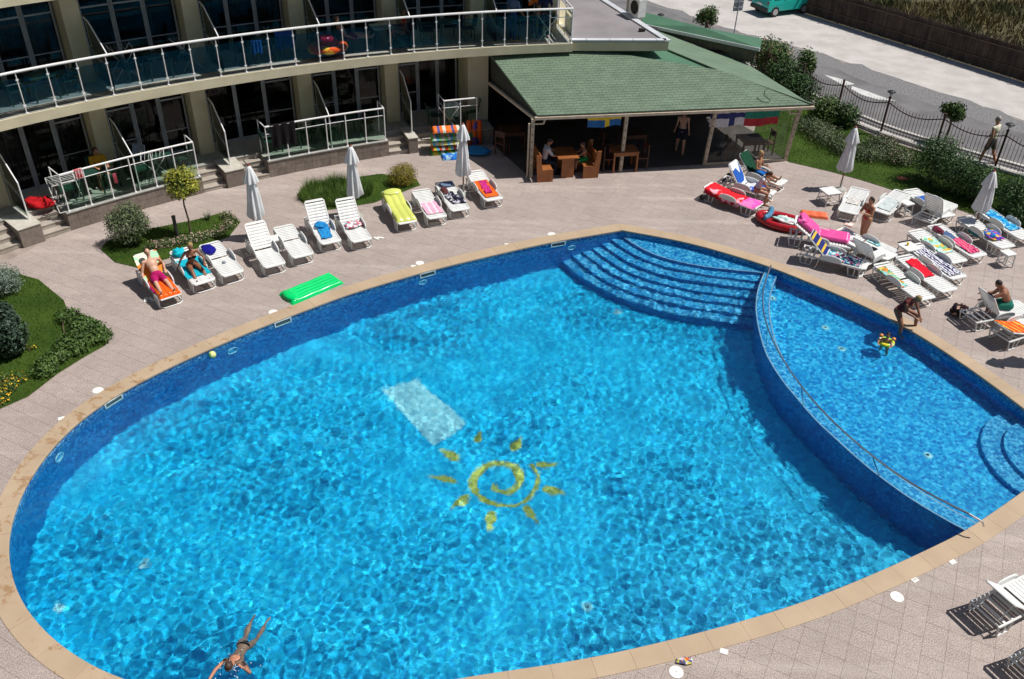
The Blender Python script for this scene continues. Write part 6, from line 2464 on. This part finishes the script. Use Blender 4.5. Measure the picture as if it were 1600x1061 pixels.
            for i in (0, 1):
                A_, fd = joints[('foot', i)]
                cap(b, A_ + fd * -.04 * s, A_ + fd * .18 * s + Vector((0, 0, -.02 * s)), .042 * s, .034 * s)
        link({'brief': 'swim_bottoms', 'bra': 'bikini_top', 'suit': 'swimsuit'}.get(kind, kind), remesh(b, kind, m, .012, 2), root)
    if shade is not None:
        b = MB()
        b.lathe([(.0, .10), (.07, .095), (.095, .03), (.10, .0), (.17, -.015), (.10, -.0)], 16, tuple(hc + hd * .05))
        b.build('hat', shade, root)
    return root
BLACKC = cloth('black_swimwear', [(.012, .01, .012)])
def on_lounger(L, x, z=0):
    rz_ = L.rotation_euler[2]
    return Vector(L.location) + Matrix.Rotation(rz_, 3, 'Z') @ Vector((x, 0, 0)) + Vector((0, 0, z))
# 1 man in magenta shorts, reclining: faces the foot end
person('man in magenta shorts reclining on an orange and green towel, hand on chest', on_lounger(L1, .02), L1.rotation_euler[2] + math.pi, 1.74, .50, -46, 22,
       ((88, 8, 5), (92, 14, 9)), ((-25, 100, 30, -10), (20, 30, 22, 10)), SK_PALE, HAIR_BR, 0, (('shorts', cloth('magenta_shorts', [(.42, .01, .12)])),), foots=(150, 150))
b = MB()
towel('towel', 'magenta towel spread beside the legs of the reclining man', 'towel', L1, -.62, .02, .26, cloth('magenta_towel', [(.42, .01, .13)]), .02, seed=61, y0=.06, thick=.05)
# 2 woman in black bikini sitting up
person('blond woman in a black bikini sitting on a lounger with her legs forward', on_lounger(L2, -.02), L2.rotation_euler[2] + math.pi, 1.66, .46, 14, 12,
       ((86, 26, 8), (92, 34, 6)), ((20, 60, 30, -15), (-28, 12, 22)), SK_TAN, HAIR_BL, 0, (('brief', BLACKC), ('bra', BLACKC)), True, foots=(150, 150), headyaw=-18)
# 3 girl standing in red bikini
REDC = cloth('red_swimwear', [(.50, .008, .01)])
gp = G(1345, 377)
person('dark-haired girl in a red bikini standing with folded arms on the paving', gp, R(205), 1.50, .84, 3, 8, ((5, 6, 3), (-4, 5, 3)), ((18, 88, 14, -38), (22, 84, 14, -38)), SK_MID, HAIR_BK, .10, (('brief', REDC), ('bra', REDC)), True, foots=(90, 90), fat=1.3)
# 4 child with blue shorts on R3
a3 = L_ = R3
person('child in blue shorts sitting on the green-towelled lounger with legs stretched out', on_lounger(R3, .02), R3.rotation_euler[2] + math.pi, 1.56, .47, -8, 24,
       ((84, 4, 5), (86, 8, 5)), ((20, 70, 14, -10), (15, 75, 14, -10)), SK_MID, HAIR_BL, 0, (('shorts', cloth('blue_shorts', [(.02, .16, .50), (.02, .12, .4)], 'blotch', 10)),), child=True, foots=(165, 165))
# 5 woman sitting sideways on R1
person('woman in a white top sitting sideways on the red-towelled lounger, looking down', Vector((G(1181, 301, .35).x, G(1181, 301, .35).y, 0)), R(-22), 1.62, .52, 24, 28,
       ((84, 88, 8), (80, 84, 4)), ((42, 40, 6, -8), (38, 46, 6, -8)), SK_MID, HAIR_BR, .08, (('vest', cloth('white_top', [(.62, .62, .66)])), ('brief', cloth('violet_bottom', [(.12, .03, .22)]))), True, foots=(90, 90))
# 6 woman crouched at the pool edge
wp = G(1401, 503)
person('tanned woman in a brown swimsuit leaning over at the pool edge', wp + Vector((-.02, .0, 0)), R(-58), 1.66, .43, 30, 26,
       ((84, 80, 24), (40, 34, 4)), ((30, 10, 10, -6), (34, 44, 14, -16)), SK_TAN, HAIR_BL, 0, (('suit', cloth('brown_suit', [(.12, .03, .03)])),), True, foots=(100, 90), fat=1.12)
# 7 child in the pool with swim ring
cp = G(1384, 536, WATER_Z)
person('small child with dark hair standing in the paddling pool inside a green swim ring', cp + Vector((0, 0, -.66)), R(240), 1.05, .50, 4, 8, ((8, 6, 8), (-6, 8, 8)), ((75, 30, 22, -10), (70, 35, 24, -10)), SK_MID, HAIR_BK, 0, (('brief', BLACKC),), child=True, foots=(90, 90), voxel=.014)
sr = thing('swim_ring', 'yellow and green inflatable swim ring around the child in the paddling pool', 'swim ring', (cp.x, cp.y, WATER_Z + .03), 0)
b = MB()
b.tube([(.17 * math.cos(a), .17 * math.sin(a), 0) for a in [k * math.pi / 12 for k in range(24)]], .055, 10, closed=True)
b.build('ring', cloth('ring_print', [(.30, .65, .05), (.75, .65, .05), (.35, .7, .1), (.7, .72, .6)], 'blotch', 7, rough=.3), sr, smooth=True)
for k, dx in enumerate((-.16, .16)):
    b = MB()
    b.sphere((dx * math.cos(R(150)), dx * math.sin(R(150)), .16), (.06, .06, .05), 10, 6)
    tag(b.build('armband', mat('orange_armband', (.75, .25, .05), .3), None, smooth=True), ['small orange inflatable armband on the left arm of the child in the pool', 'small orange inflatable armband on the right arm of the child in the pool'][k], 'armband').location = (cp.x, cp.y, WATER_Z + .03)
# 8 dark-haired man by R20
mp_ = G(1567, 496)
person('tanned dark-haired man sitting beyond the raised lounger, reaching over its back', mp_, R(165), 1.70, .46, 34, 14, ((86, 70, 10), (80, 80, 8)), ((62, 8, 6, 6), (30, 50, 8, -5)), SK_TAN, HAIR_BK, 0, (('shorts', cloth('green_shorts', [(.02, .16, .12)])),), foots=(90, 90), fat=1.18)
# 9 man walking on the road
person('grey-haired man in a white vest and grey shorts walking along the road outside the fence', G(1533, 266) + Vector((.30, .45, 0)), R(128), 1.85, 1.01, 4, 6, ((16, 10, 3), (-14, 16, 3)), ((-14, 22, 6), (18, 22, 6)), SK_RED, HAIR_GR, 0, (('vest', cloth('cream_vest', [(.66, .64, .50)])), ('shorts', cloth('grey_shorts', [(.16, .15, .14)])), ('shoes', cloth('white_shoes', [(.6, .6, .6)]))), foots=(90, 90))
# 10 swimmer
sp_ = G(380, 1003, WATER_Z)
person('swimmer in dark trunks doing breaststroke in the deep pool', sp_ + Vector((0, 0, -.16)), R(-99), 1.52, -.02, 72, -24, ((-50, 40, 3), (-46, 52, 9)), ((96, 70, 50, -20), (100, -4, 16, 2)), SK_RED, HAIR_BR, 0, (('brief', BLACKC),), foots=(-60, -60))
b = MB()
for _ in range(70):
    a_, r_ = rnd.uniform(0, 6.283), abs(rnd.gauss(0, .22))
    b.sphere((math.cos(a_) * r_ * 1.2, math.sin(a_) * r_ - .1, rnd.uniform(.0, .05)), rnd.uniform(.004, .012), 5, 4)
spl = tag(b.build('splash', mat('white_foam', (.75, .80, .82), .4)), 'white drops and foam splashed around the head of the swimmer', 'splash', kind='stuff')
spl.location = G(366, 1040, WATER_Z)
# bar people
BENCHC = [None]
dk = thing('bar_bench', 'orange pine bench with high ends at the front left of the bar', 'bench', tuple(G(852, 268)), R(12))
def bench_set(x, u, v, lab, flip):
    p = G(u, v)
    t_ = thing('pine_bench', lab, 'bench', tuple(p), R(12))
    b = MB()
    for y in (-.55, .55):
        pts = [(-.28, 0), (.28, 0), (.28, .46), (-.10, .46), (-.20, 1.0), (-.34, 1.0)]
        vs = [(px * flip, y - .02, pz) for px, pz in pts] + [(px * flip, y + .02, pz) for px, pz in pts]
        b2 = MB()
        b2.add(vs, [tuple(range(6)), tuple(range(11, 5, -1))] + [(i, (i + 1) % 6, 6 + (i + 1) % 6, 6 + i) for i in range(6)])
        b2.build('side_panel', WOOD, t_)
    b.box((.05 * flip, 0, .44), (.42, 1.08, .03))
    b.build('seat', WOOD, t_)
    b = MB()
    b.bar((-.16 * flip, -.53, .75), (-.16 * flip, .53, .75), .03, .42)
    b.build('backrest', WOOD, t_)
    return t_
bpy.data.objects.remove(dk)
bench_set(0, 846, 274, 'orange pine bench left of the table, under the seated adult', 1)
bench_set(0, 916, 268, 'orange pine bench right of the table, under the seated child', -1)
def ptable(label, u, v, w, d, h=.76, m=WOOD, solid=False):
    t_ = thing('wooden_table', label, 'table', tuple(G(u, v)), R(12))
    b = MB()
    b.box((0, 0, h), (w, d, .04))
    b.build('table_top', m, t_)
    if solid:
        b = MB()
        for y in (-d * .4, d * .4):
            b = MB()
            b.box((0, y, h / 2), (w * .6, .04, h))
            b.build('leg_panel', m, t_)
    else:
        for x in (-1, 1):
            for y in (-1, 1):
                b = MB()
                b.box((x * w * .45, y * d * .42, h / 2), (.06, .06, h))
                b.build('leg', m, t_)
        b = MB()
        b.box((0, -d * .42, h - .08), (w * .9, .03, .10))
        b.build('apron', m, t_)
    return t_
ptable('orange pine table between the two benches at the front of the bar', 882, 270, .75, 1.0, solid=True)
ptable('orange pine table standing beside the second bar post', 972, 264, .95, .7)
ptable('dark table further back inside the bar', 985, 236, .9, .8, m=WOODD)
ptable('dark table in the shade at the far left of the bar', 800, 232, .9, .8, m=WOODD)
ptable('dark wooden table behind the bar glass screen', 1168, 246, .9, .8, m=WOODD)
def wchair(label, u, v, rz, m):
    t_ = thing('wooden_chair', label, 'chair', tuple(G(u, v)), R(rz), 'wooden chairs in the bar')
    b = MB()
    b.box((0, 0, .45), (.42, .42, .04))
    b.build('seat', m, t_)
    b = MB()
    b.box((-.2, 0, .82), (.03, .42, .22))
    b.build('backrest', m, t_)
    for x in (-1, 1):
        for y in (-1, 1):
            b = MB()
            hh = .95 if x < 0 else .43
            b.box((x * .19, y * .19, hh / 2), (.04, .04, hh))
            b.build('leg', m, t_)
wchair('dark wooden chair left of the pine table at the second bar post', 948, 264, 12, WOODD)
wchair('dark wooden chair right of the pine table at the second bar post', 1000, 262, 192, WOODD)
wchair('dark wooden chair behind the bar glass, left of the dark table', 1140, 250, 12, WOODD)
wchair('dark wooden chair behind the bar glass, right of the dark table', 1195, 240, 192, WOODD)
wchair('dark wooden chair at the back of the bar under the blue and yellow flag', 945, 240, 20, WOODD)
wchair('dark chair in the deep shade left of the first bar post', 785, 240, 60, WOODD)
person('adult in a white shirt and dark trousers sitting on the left bar bench', G(848, 271), R(12), 1.74, .52, 14, 14, ((86, 84, 6), (84, 88, 6)), ((46, 40, 6, -6), (40, 48, 6, -6)), SK_MID, HAIR_BK, 0, (('shirt', cloth('white_shirt', [(.55, .58, .62)])), ('trousers', cloth('dark_jeans', [(.03, .035, .06)])), ('shoes', BLACKC)), foots=(90, 90))
person('child in green shorts sitting on the right bar bench facing the adult', G(913, 268), R(192), 1.35, .50, 10, 14, ((86, 80, 6), (84, 84, 6)), ((50, 44, 6, -6), (46, 40, 6, -6)), SK_MID, HAIR_BR, 0, (('shorts', cloth('green_shorts2', [(.02, .38, .10)])), ('shoes', BLACKC)), child=True, foots=(90, 90))
person('person in a light top and dark shorts walking into the bar, seen from behind', G(1061, 240), R(80), 1.72, .93, 3, 4, ((12, 4, 3), (-10, 12, 3)), ((6, 20, 8), (-8, 22, 8)), SK_PALE, HAIR_BR, .05, (('vest', cloth('salmon_top', [(.55, .35, .28)])), ('shorts', cloth('navy_shorts', [(.02, .025, .05)]))), True, foots=(90, 90))

# ---------------------------------------------------------------- balcony and terrace furniture
GRP = mat('dark_green_plastic', (.015, .055, .04), .45, (.01, .04, .03), 4)
def pchair_parts():
    d = {}
    b = MB()
    b.box((0, 0, .42), (.44, .44, .03))
    d['seat'] = b.mesh('seat', GRP)
    b = MB()
    def fn(u, v):
        y = (u - .5) * .46
        return Vector((-.22 - .10 * v + .05 * (1 - 4 * (u - .5) ** 2) * -1, y, .43 + .42 * v))
    b.grid(fn, 6, 2)
    b.tube([(-.21, -.23, .43), (-.30, -.21, .85), (-.34, 0, .88), (-.30, .21, .85), (-.21, .23, .43)], .018, 5)
    d['backrest'] = b.mesh('backrest', GRP)
    b = MB()
    b.bar((0, 0, 0), (0, 0, .42), .04, .03)
    d['leg'] = b.mesh('leg', GRP)
    b = MB()
    b.tube([(-.24, 0, .64), (.16, 0, .64), (.20, 0, .42)], .018, 5)
    d['arm'] = b.mesh('arm', GRP)
    return d
PC = pchair_parts()
def pchair(label, loc, rz):
    t_ = thing('plastic_chair', label, 'chair', tuple(loc), rz, 'green plastic chairs on the balconies')
    link('seat', PC['seat'], t_)
    link('backrest', PC['backrest'], t_)
    for x in (-.19, .19):
        for y in (-.19, .19):
            link('leg', PC['leg'], t_, (x, y, 0))
    for y in (-.22, .22):
        link('armrest', PC['arm'], t_, (0, y, 0))
    return t_
def ptab(label, loc, rz, m=None):
    t_ = thing('plastic_table', label, 'table', tuple(loc), rz, 'plastic tables on the balconies')
    m = m or GRP
    b = MB()
    b.box((0, 0, .70), (.72, .72, .03))
    b.build('table_top', m, t_)
    for x in (-1, 1):
        for y in (-1, 1):
            b = MB()
            b.bar((x * .30, y * .30, .69), (x * .34, y * .34, 0), .04, .04)
            b.build('leg', GRP, t_)
    return t_
def rackf(label, loc, rz, clothes=None):
    t_ = thing('drying_rack', label, 'drying rack', tuple(loc), rz)
    b = MB()
    for y in (-.4, .4):
        b.tube([(-.35, y, 0), (.35, y, .9)], .012, 5)
        b.tube([(.35, y, 0), (-.35, y, .9)], .012, 5)
    for x in (-.35, .35):
        b.tube([(x, -.4, .9), (x, .4, .9)], .012, 5)
        b.tube([(x, -.4, .0), (x, .4, .0)], .012, 5)
    b.build('frame', WHITEP, t_)
    b = MB()
    for k in range(7):
        b.tube([(-.35 + .116 * k, -.4, .9), (-.35 + .116 * k, .4, .9)], .005, 4)
    b.build('wires', WHITEP, t_)
    return t_
where = ['at the left picture edge', 'in the second bay', 'in the third bay', 'by the red inflatables', 'in the fifth bay', 'in the last bay']
mids_u = [133.9, 127.8, 121.6, 115.7, 110.0, 104.8]
for i, th in enumerate(mids_u):
    tab_white = mat('white_table_cloth', (.45, .52, .42), .6) if i == 3 else None
    wt = th if i != 3 else 114.3
    ptab(('table with a pale top on the upper balcony beside two seated guests' if i == 3 else 'green plastic table on the upper balcony ' + where[i]), PT(wt, 1.0, ZU, True), R(wt - 90), tab_white)
    if i != 3:
        pchair('green chair left of the table on the upper balcony ' + where[i], PT(wt + 1.35, 1.0, ZU, True), R(wt - 90))
    pchair('green chair right of the table on the upper balcony ' + where[i], PT(wt - 1.35, 1.0, ZU, True) if i != 3 else PT(113.0, .9, ZU, True), R(wt + 90))
rackf('folding laundry rack on the upper balcony near the third glass divider', PT(125.9, 1.4, ZU, True), R(40))
rackf('folding laundry rack on the upper balcony near the left pillar', PT(129.3, 1.6, ZU, True), R(30))
rackf('folding laundry rack at the right corner of the upper balcony', PT(103.6, .7, ZU, True), R(12))
gw = ['at the left picture edge', 'on the terrace behind the pink towel', 'on the second terrace', 'by the stacked air mattresses']
for i, (th, lab) in enumerate([(133.2, 'left half of the first terrace'), (129.0, 'right half of the first terrace'), (121.0, 'left half of the second terrace'), (117.0, 'right half of the second terrace'), (109.8, 'the last terrace before the bar')]):
    ptab('green plastic table on the ' + lab, PT(th, .9, ZG), R(th - 90))
    pchair('green chair left of the table on the ' + lab, PT(th + 1.3, .8, ZG), R(th - 90))
    pchair('green chair right of the table on the ' + lab, PT(th - 1.3, .9, ZG), R(th + 90))
wc = pchair('white-backed plastic chair behind the first glass divider of the ground terrace', PT(130.0, 1.5, ZG), R(-100))
for ch in wc.children:
    if ch.name.startswith('backrest'):
        me_ = ch.data.copy()
        me_.materials.clear()
        me_.materials.append(mat('pale_blue_plastic', (.42, .48, .60), .4))
        ch.data = me_
wc.pop('group')
rackf('white folding laundry rack standing on the first terrace', PT(129.5, .55, ZG), R(20))
rackf('folding laundry rack at the left end of the first terrace', PT(134.7, .45, ZG), R(130))
rackf('folding laundry rack with towels on the terrace above the stacked air mattresses', PT(110.3, .5, ZG), R(10))
def hung(name, label, cat, P, Q, drop, m, seed=0, wav=.03):
    d = Q - P
    n_ = Vector((-d.y, d.x, 0)).normalized()
    b = MB()
    def fn(u, v):
        return d * u + n_ * (wav * math.sin(u * 19 + seed) * (.3 + v) - .035) + Vector((0, 0, .03 - drop * v * (1 + .06 * math.sin(u * 8 + seed))))
    b.grid(fn, 24, 8)
    def fn2(u, v):
        return d * u + n_ * (wav * math.sin(u * 19 + seed) * .3 + .035) + Vector((0, 0, .03 - drop * .4 * v))
    b.grid(fn2, 24, 3)
    b.grid(lambda u, v: d * u + n_ * (-.035 + .07 * v) + Vector((0, 0, .035)), 24, 1)
    o = tag(b.build(name, m, smooth=True), label, cat)
    o.location = P
    return o
hung('towel', 'large black towel hanging over the left end of the second terrace rail', 'towel', PT(122.5, .08, ZG + 1.2), PT(120.9, .08, ZG + 1.2), .78, BLACKC)
hung('towel', 'small red and white cloth hanging on the first terrace rail', 'cloth', PT(134.2, .08, ZG + 1.2), PT(133.75, .08, ZG + 1.2), .28, cloth('pink_check', [(.7, .2, .22), (.75, .6, .6), (.6, .1, .12)], 'blotch', 16), 2)
hung('swimwear', 'small pink swimwear hanging below the first terrace rail', 'cloth', PT(132.2, .1, ZG + .75), PT(132.0, .1, ZG + .75), .3, cloth('coral', [(.75, .2, .25)]), 3)
hung('towel', 'pale green towel hanging on the rack above the stacked air mattresses', 'towel', PT(110.55, .45, ZG + .95), PT(109.95, .45, ZG + .95), .62, cloth('sage_towel', [(.30, .42, .38)]), 4)
hung('towel', 'pale blue and white towel beside the green one on the rack', 'towel', PT(110.0, .7, ZG + .95), PT(109.6, .2, ZG + .95), .55, cloth('pale_blue_towel', [(.5, .6, .7), (.65, .68, .7)], 'blotch', 8), 5)
hung('towel', 'blue towel hanging over the upper balcony rack left of the red inflatables', 'towel', PT(121.0, .8, ZU + .9, True), PT(119.9, .8, ZU + .9, True), .55, cloth('blue_towel_u', [(.02, .08, .3)]), 6)
hung('towel', 'blue patterned towel hanging from the left end of the red inflatables bay', 'towel', PT(122.6, .5, ZU + .8, True), PT(122.0, .5, ZU + .8, True), .4, cloth('blue_pat_u', [(.03, .15, .5), (.02, .08, .3)], 'blotch', 8), 7)
hung('towel', 'orange and white towel hanging at the right end of the upper balcony', 'towel', PT(104.6, 1.1, ZU + 2.0, True), PT(103.4, 1.1, ZU + 2.0, True), .9, cloth('orange_white_u', [(.80, .16, .02), (.80, .18, .03), (.7, .7, .7), (.82, .3, .05)], 'blotch', 3.5), 8)
bundle('red_bag', 'crumpled red towel lying on the first terrace beside the left pier', 'towel', None, 0, 0, (.45, .3, .26), cloth('red_heap', [(.45, .01, .015)]), 71, loc=PT(135.9, .95, ZG))
# red inflatables on the upper balcony
fi = thing('inflatable_boat', 'red and orange inflatable children\'s boat lying on the upper balcony', 'inflatable', tuple(PT(118.0, .5, ZU, True)), R(28))
b = MB()
b.tube([(.55 * math.cos(a), .34 * math.sin(a), .34) for a in [k * math.pi / 12 for k in range(24)]], .16, 8, closed=True)
b.build('tube', cloth('orange_inflatable', [(.75, .10, .02), (.80, .12, .02), (.75, .45, .05), (.7, .06, .02)], 'blotch', 4, rough=.25), fi, smooth=True)
b = MB()
b.sphere((0, 0, .20), (.5, .3, .2), 14, 8)
b.build('hull', BUMP, fi, smooth=True)
bal = thing('swim_ball', 'shiny crimson inflatable on top of the orange boat on the balcony', 'inflatable', tuple(PT(118.1, .6, ZU + .5, True)))
b = MB()
b.tube([(.20 * math.cos(a), .20 * math.sin(a), .10) for a in [k * math.pi / 8 for k in range(16)]], .12, 8, closed=True)
b.build('tube', mat('crimson_vinyl', (.42, .01, .05), .15), bal, smooth=True)
b = MB()
b.sphere((0, 0, .12), .11, 14, 9)
tag(b.build('volleyball', mat('pale_ball', (.55, .65, .55), .4), None, smooth=True), 'pale round ball in front of the orange inflatable boat on the balcony', 'ball').location = PT(118.2, .18, ZU + .16, True)
# stacked air mattresses at the stairs
sm = cloth('stripe_vinyl', [(.05, .45, .15), (.60, .62, .05), (.10, .42, .60), (.70, .30, .04), (.62, .64, .5), (.75, .10, .03)], 'stripe', 2.3, 0, rough=.3)
p0 = G(699, 238)
cols_ = [('green and yellow striped rolled air mattress at the bottom of the stack', [(.04, .42, .10), (.62, .55, .04), (.62, .55, .04)]), ('red and yellow rolled air mattress, second from the bottom of the stack', [(.62, .08, .03), (.68, .55, .05), (.10, .45, .6)]), ('yellow and blue rolled air mattress in the middle of the stack', [(.7, .62, .15), (.15, .5, .68), (.7, .7, .6)]), ('green and white rolled air mattress, fourth in the stack', [(.25, .62, .2), (.6, .7, .7), (.12, .45, .65)]), ('orange printed air mattress on top of the stack', [(.80, .16, .02), (.80, .2, .05), (.1, .1, .3)])]
for k, (lab, cs) in enumerate(cols_):
    airbed('rolled_air_mattress', lab, None, p0 + Vector((-.10 + .02 * (k % 2) + (.08 if k == 4 else 0), 0, .01 + .19 * k + (.10 if k == 4 else 0))), R(12 + 3 * (k % 2)), 1.05, .52, cloth('vinyl_stripes_%d' % k, cs + [cs[0], (.62, .64, .6)], 'stripe', 1.9, 90, .08, rough=.3), n=3, pillow=False)
airbed('air_mattress', 'blue printed air mattress lying in front of the stack by the stairs', None, G(706, 246), R(14), .75, .5, cloth('blue_print_vinyl', [(.02, .12, .5), (.3, .5, .65), (.02, .2, .6)], 'blotch', 8, rough=.3), n=3, pillow=False)
t_ = thing('upright_air_mattress', 'orange air mattress standing upright behind the folded umbrella', 'air mattress', tuple(G(741, 228) + Vector((0, .1, 0))), R(14))
b = MB()
for k in range(3):
    b.tube([(-.2 + .2 * k, 0, .05), (-.2 + .2 * k, .05, .9), (-.2 + .2 * k, .08, .98)], [.1, .1, .05], 8)
b.build('tubes', cloth('orange_cartoonless', [(.70, .10, .01), (.72, .13, .02), (.05, .3, .1), (.1, .1, .4), (.72, .1, .01), (.7, .12, .02)], 'blotch', 4, rough=.3), t_, smooth=True)
bundle('tarpaulin', 'blue crumpled air mattress on the ground right of the folded umbrella', 'air mattress', None, 0, 0, (.55, .3, .2), cloth('blue_sheet', [(.02, .22, .50)], rough=.3), 75, loc=G(745, 240))
# people on the balconies
person('person in red shorts reclining on a chair on the upper balcony', PT(116.6, .85, ZU, True), R(0) + R(115.7 - 90 + 5), 1.75, .50, -30, 16, ((96, 20, 6), (92, 10, 6)), ((10, 50, 14, -12), (20, 46, 14, -12)), SK_PALE, HAIR_BR, 0, (('shorts', cloth('dark_red_shorts', [(.28, .02, .05)])),), foots=(150, 150))
pchair('green plastic chair under the reclining person on the upper balcony', PT(116.75, .85, ZU, True), R(116.7 - 90))
person('woman in a red top sitting with bent knees on the upper balcony', PT(113.0, .85, ZU, True), R(113 + 88), 1.62, .50, -12, 10, ((110, 84, 8), (98, 90, 8)), ((20, 80, 26, -10), (30, 60, 20, -10)), SK_MID, HAIR_BK, .05, (('vest', cloth('red_top', [(.55, .03, .02)])), ('brief', cloth('red_b', [(.5, .03, .02)]))), True, foots=(90, 90))
person('person in a grey-blue shirt standing on the balcony near its right corner', PT(105.9, .55, ZU, True), R(60), 1.72, .93, 2, 14, ((4, 2, 3), (-4, 4, 3)), ((10, 30, 10), (10, 34, 10)), SK_MID, HAIR_BR, 0, (('shirt', cloth('grey_blue_shirt', [(.10, .15, .26)])), ('trousers', cloth('blue_jeans', [(.02, .05, .14)]))), foots=(90, 90))
person('person in dark clothes standing at the right end of the upper balcony', PT(103.6, .9, ZU, True), R(-80), 1.68, .92, 4, 10, ((4, 2, 3), (-4, 4, 3)), ((20, 50, 10), (20, 44, 10)), SK_MID, HAIR_BK, 0, (('shirt', cloth('navy_shirt', [(.02, .025, .08)])), ('trousers', cloth('dark_trousers', [(.02, .02, .03)]))), foots=(90, 90))
person('person in a yellow shirt sitting in the shade of the first terrace', PT(132.2, 1.35, ZG), R(-50), 1.70, .50, 8, 16, ((86, 80, 8), (84, 84, 8)), ((36, 60, 8, -14), (36, 60, 8, -14)), SK_MID, HAIR_BR, 0, (('shirt', cloth('mustard_shirt', [(.55, .30, .02)])), ('shorts', cloth('grey_s2', [(.1, .1, .1)]))), foots=(90, 90))
pchair('green plastic chair under the person in the yellow shirt', PT(132.3, 1.4, ZG), R(-50))

# ---------------------------------------------------------------- the opposite hotel wing, from whose balcony the view is taken
OW = thing('opposite_wing', 'tall cream hotel wing facing the pool from behind the viewpoint', 'building')
b = MB()
b.prism([(-34, -1.8), (22, -1.8), (22, -14), (-34, -14)], 0, 19)
b.build('wall', BEIGE, OW)
wmm = None
for fl_ in range(6):
    for k in range(15):
        if wmm is None:
            b = MB()
            b.box((0, 0, 0), (2.7, .06, 2.3))
            wmm = b.mesh('window', CARG)
        link('window', wmm, OW, (-32 + 3.6 * k, -1.77, 1.6 + 3.1 * fl_))
    b = MB()
    b.box((-6, -1.25, .2 + 3.1 * fl_), (56, 1.05, .2))
    b.build('balcony_slab', BEIGE, OW)

# ---------------------------------------------------------------- which surfaces receive focused light through the water
for o in bpy.data.objects:
    if o.type == 'MESH':
        r = o
        while r.parent:
            r = r.parent
        if r.name.split('.')[0] in ('pool_wall', 'pool_floor', 'paddling_pool_floor', 'pool_divider', 'pool_steps', 'paddling_pool_steps', 'sun_mosaic', 'floor_drain', 'pool_lamp', 'person', 'skimmer', 'pool_handrail', 'swim_ring'):
            if r.name.startswith('person') and not (r.location.z < .0 - .05):
                continue
            o.cycles.is_caustics_receiver = True
    for k in ('category', 'label', 'group'):
        if k in o.keys() and not o[k]:
            del o[k]
    if '_raise' in o.keys():
        del o['_raise']
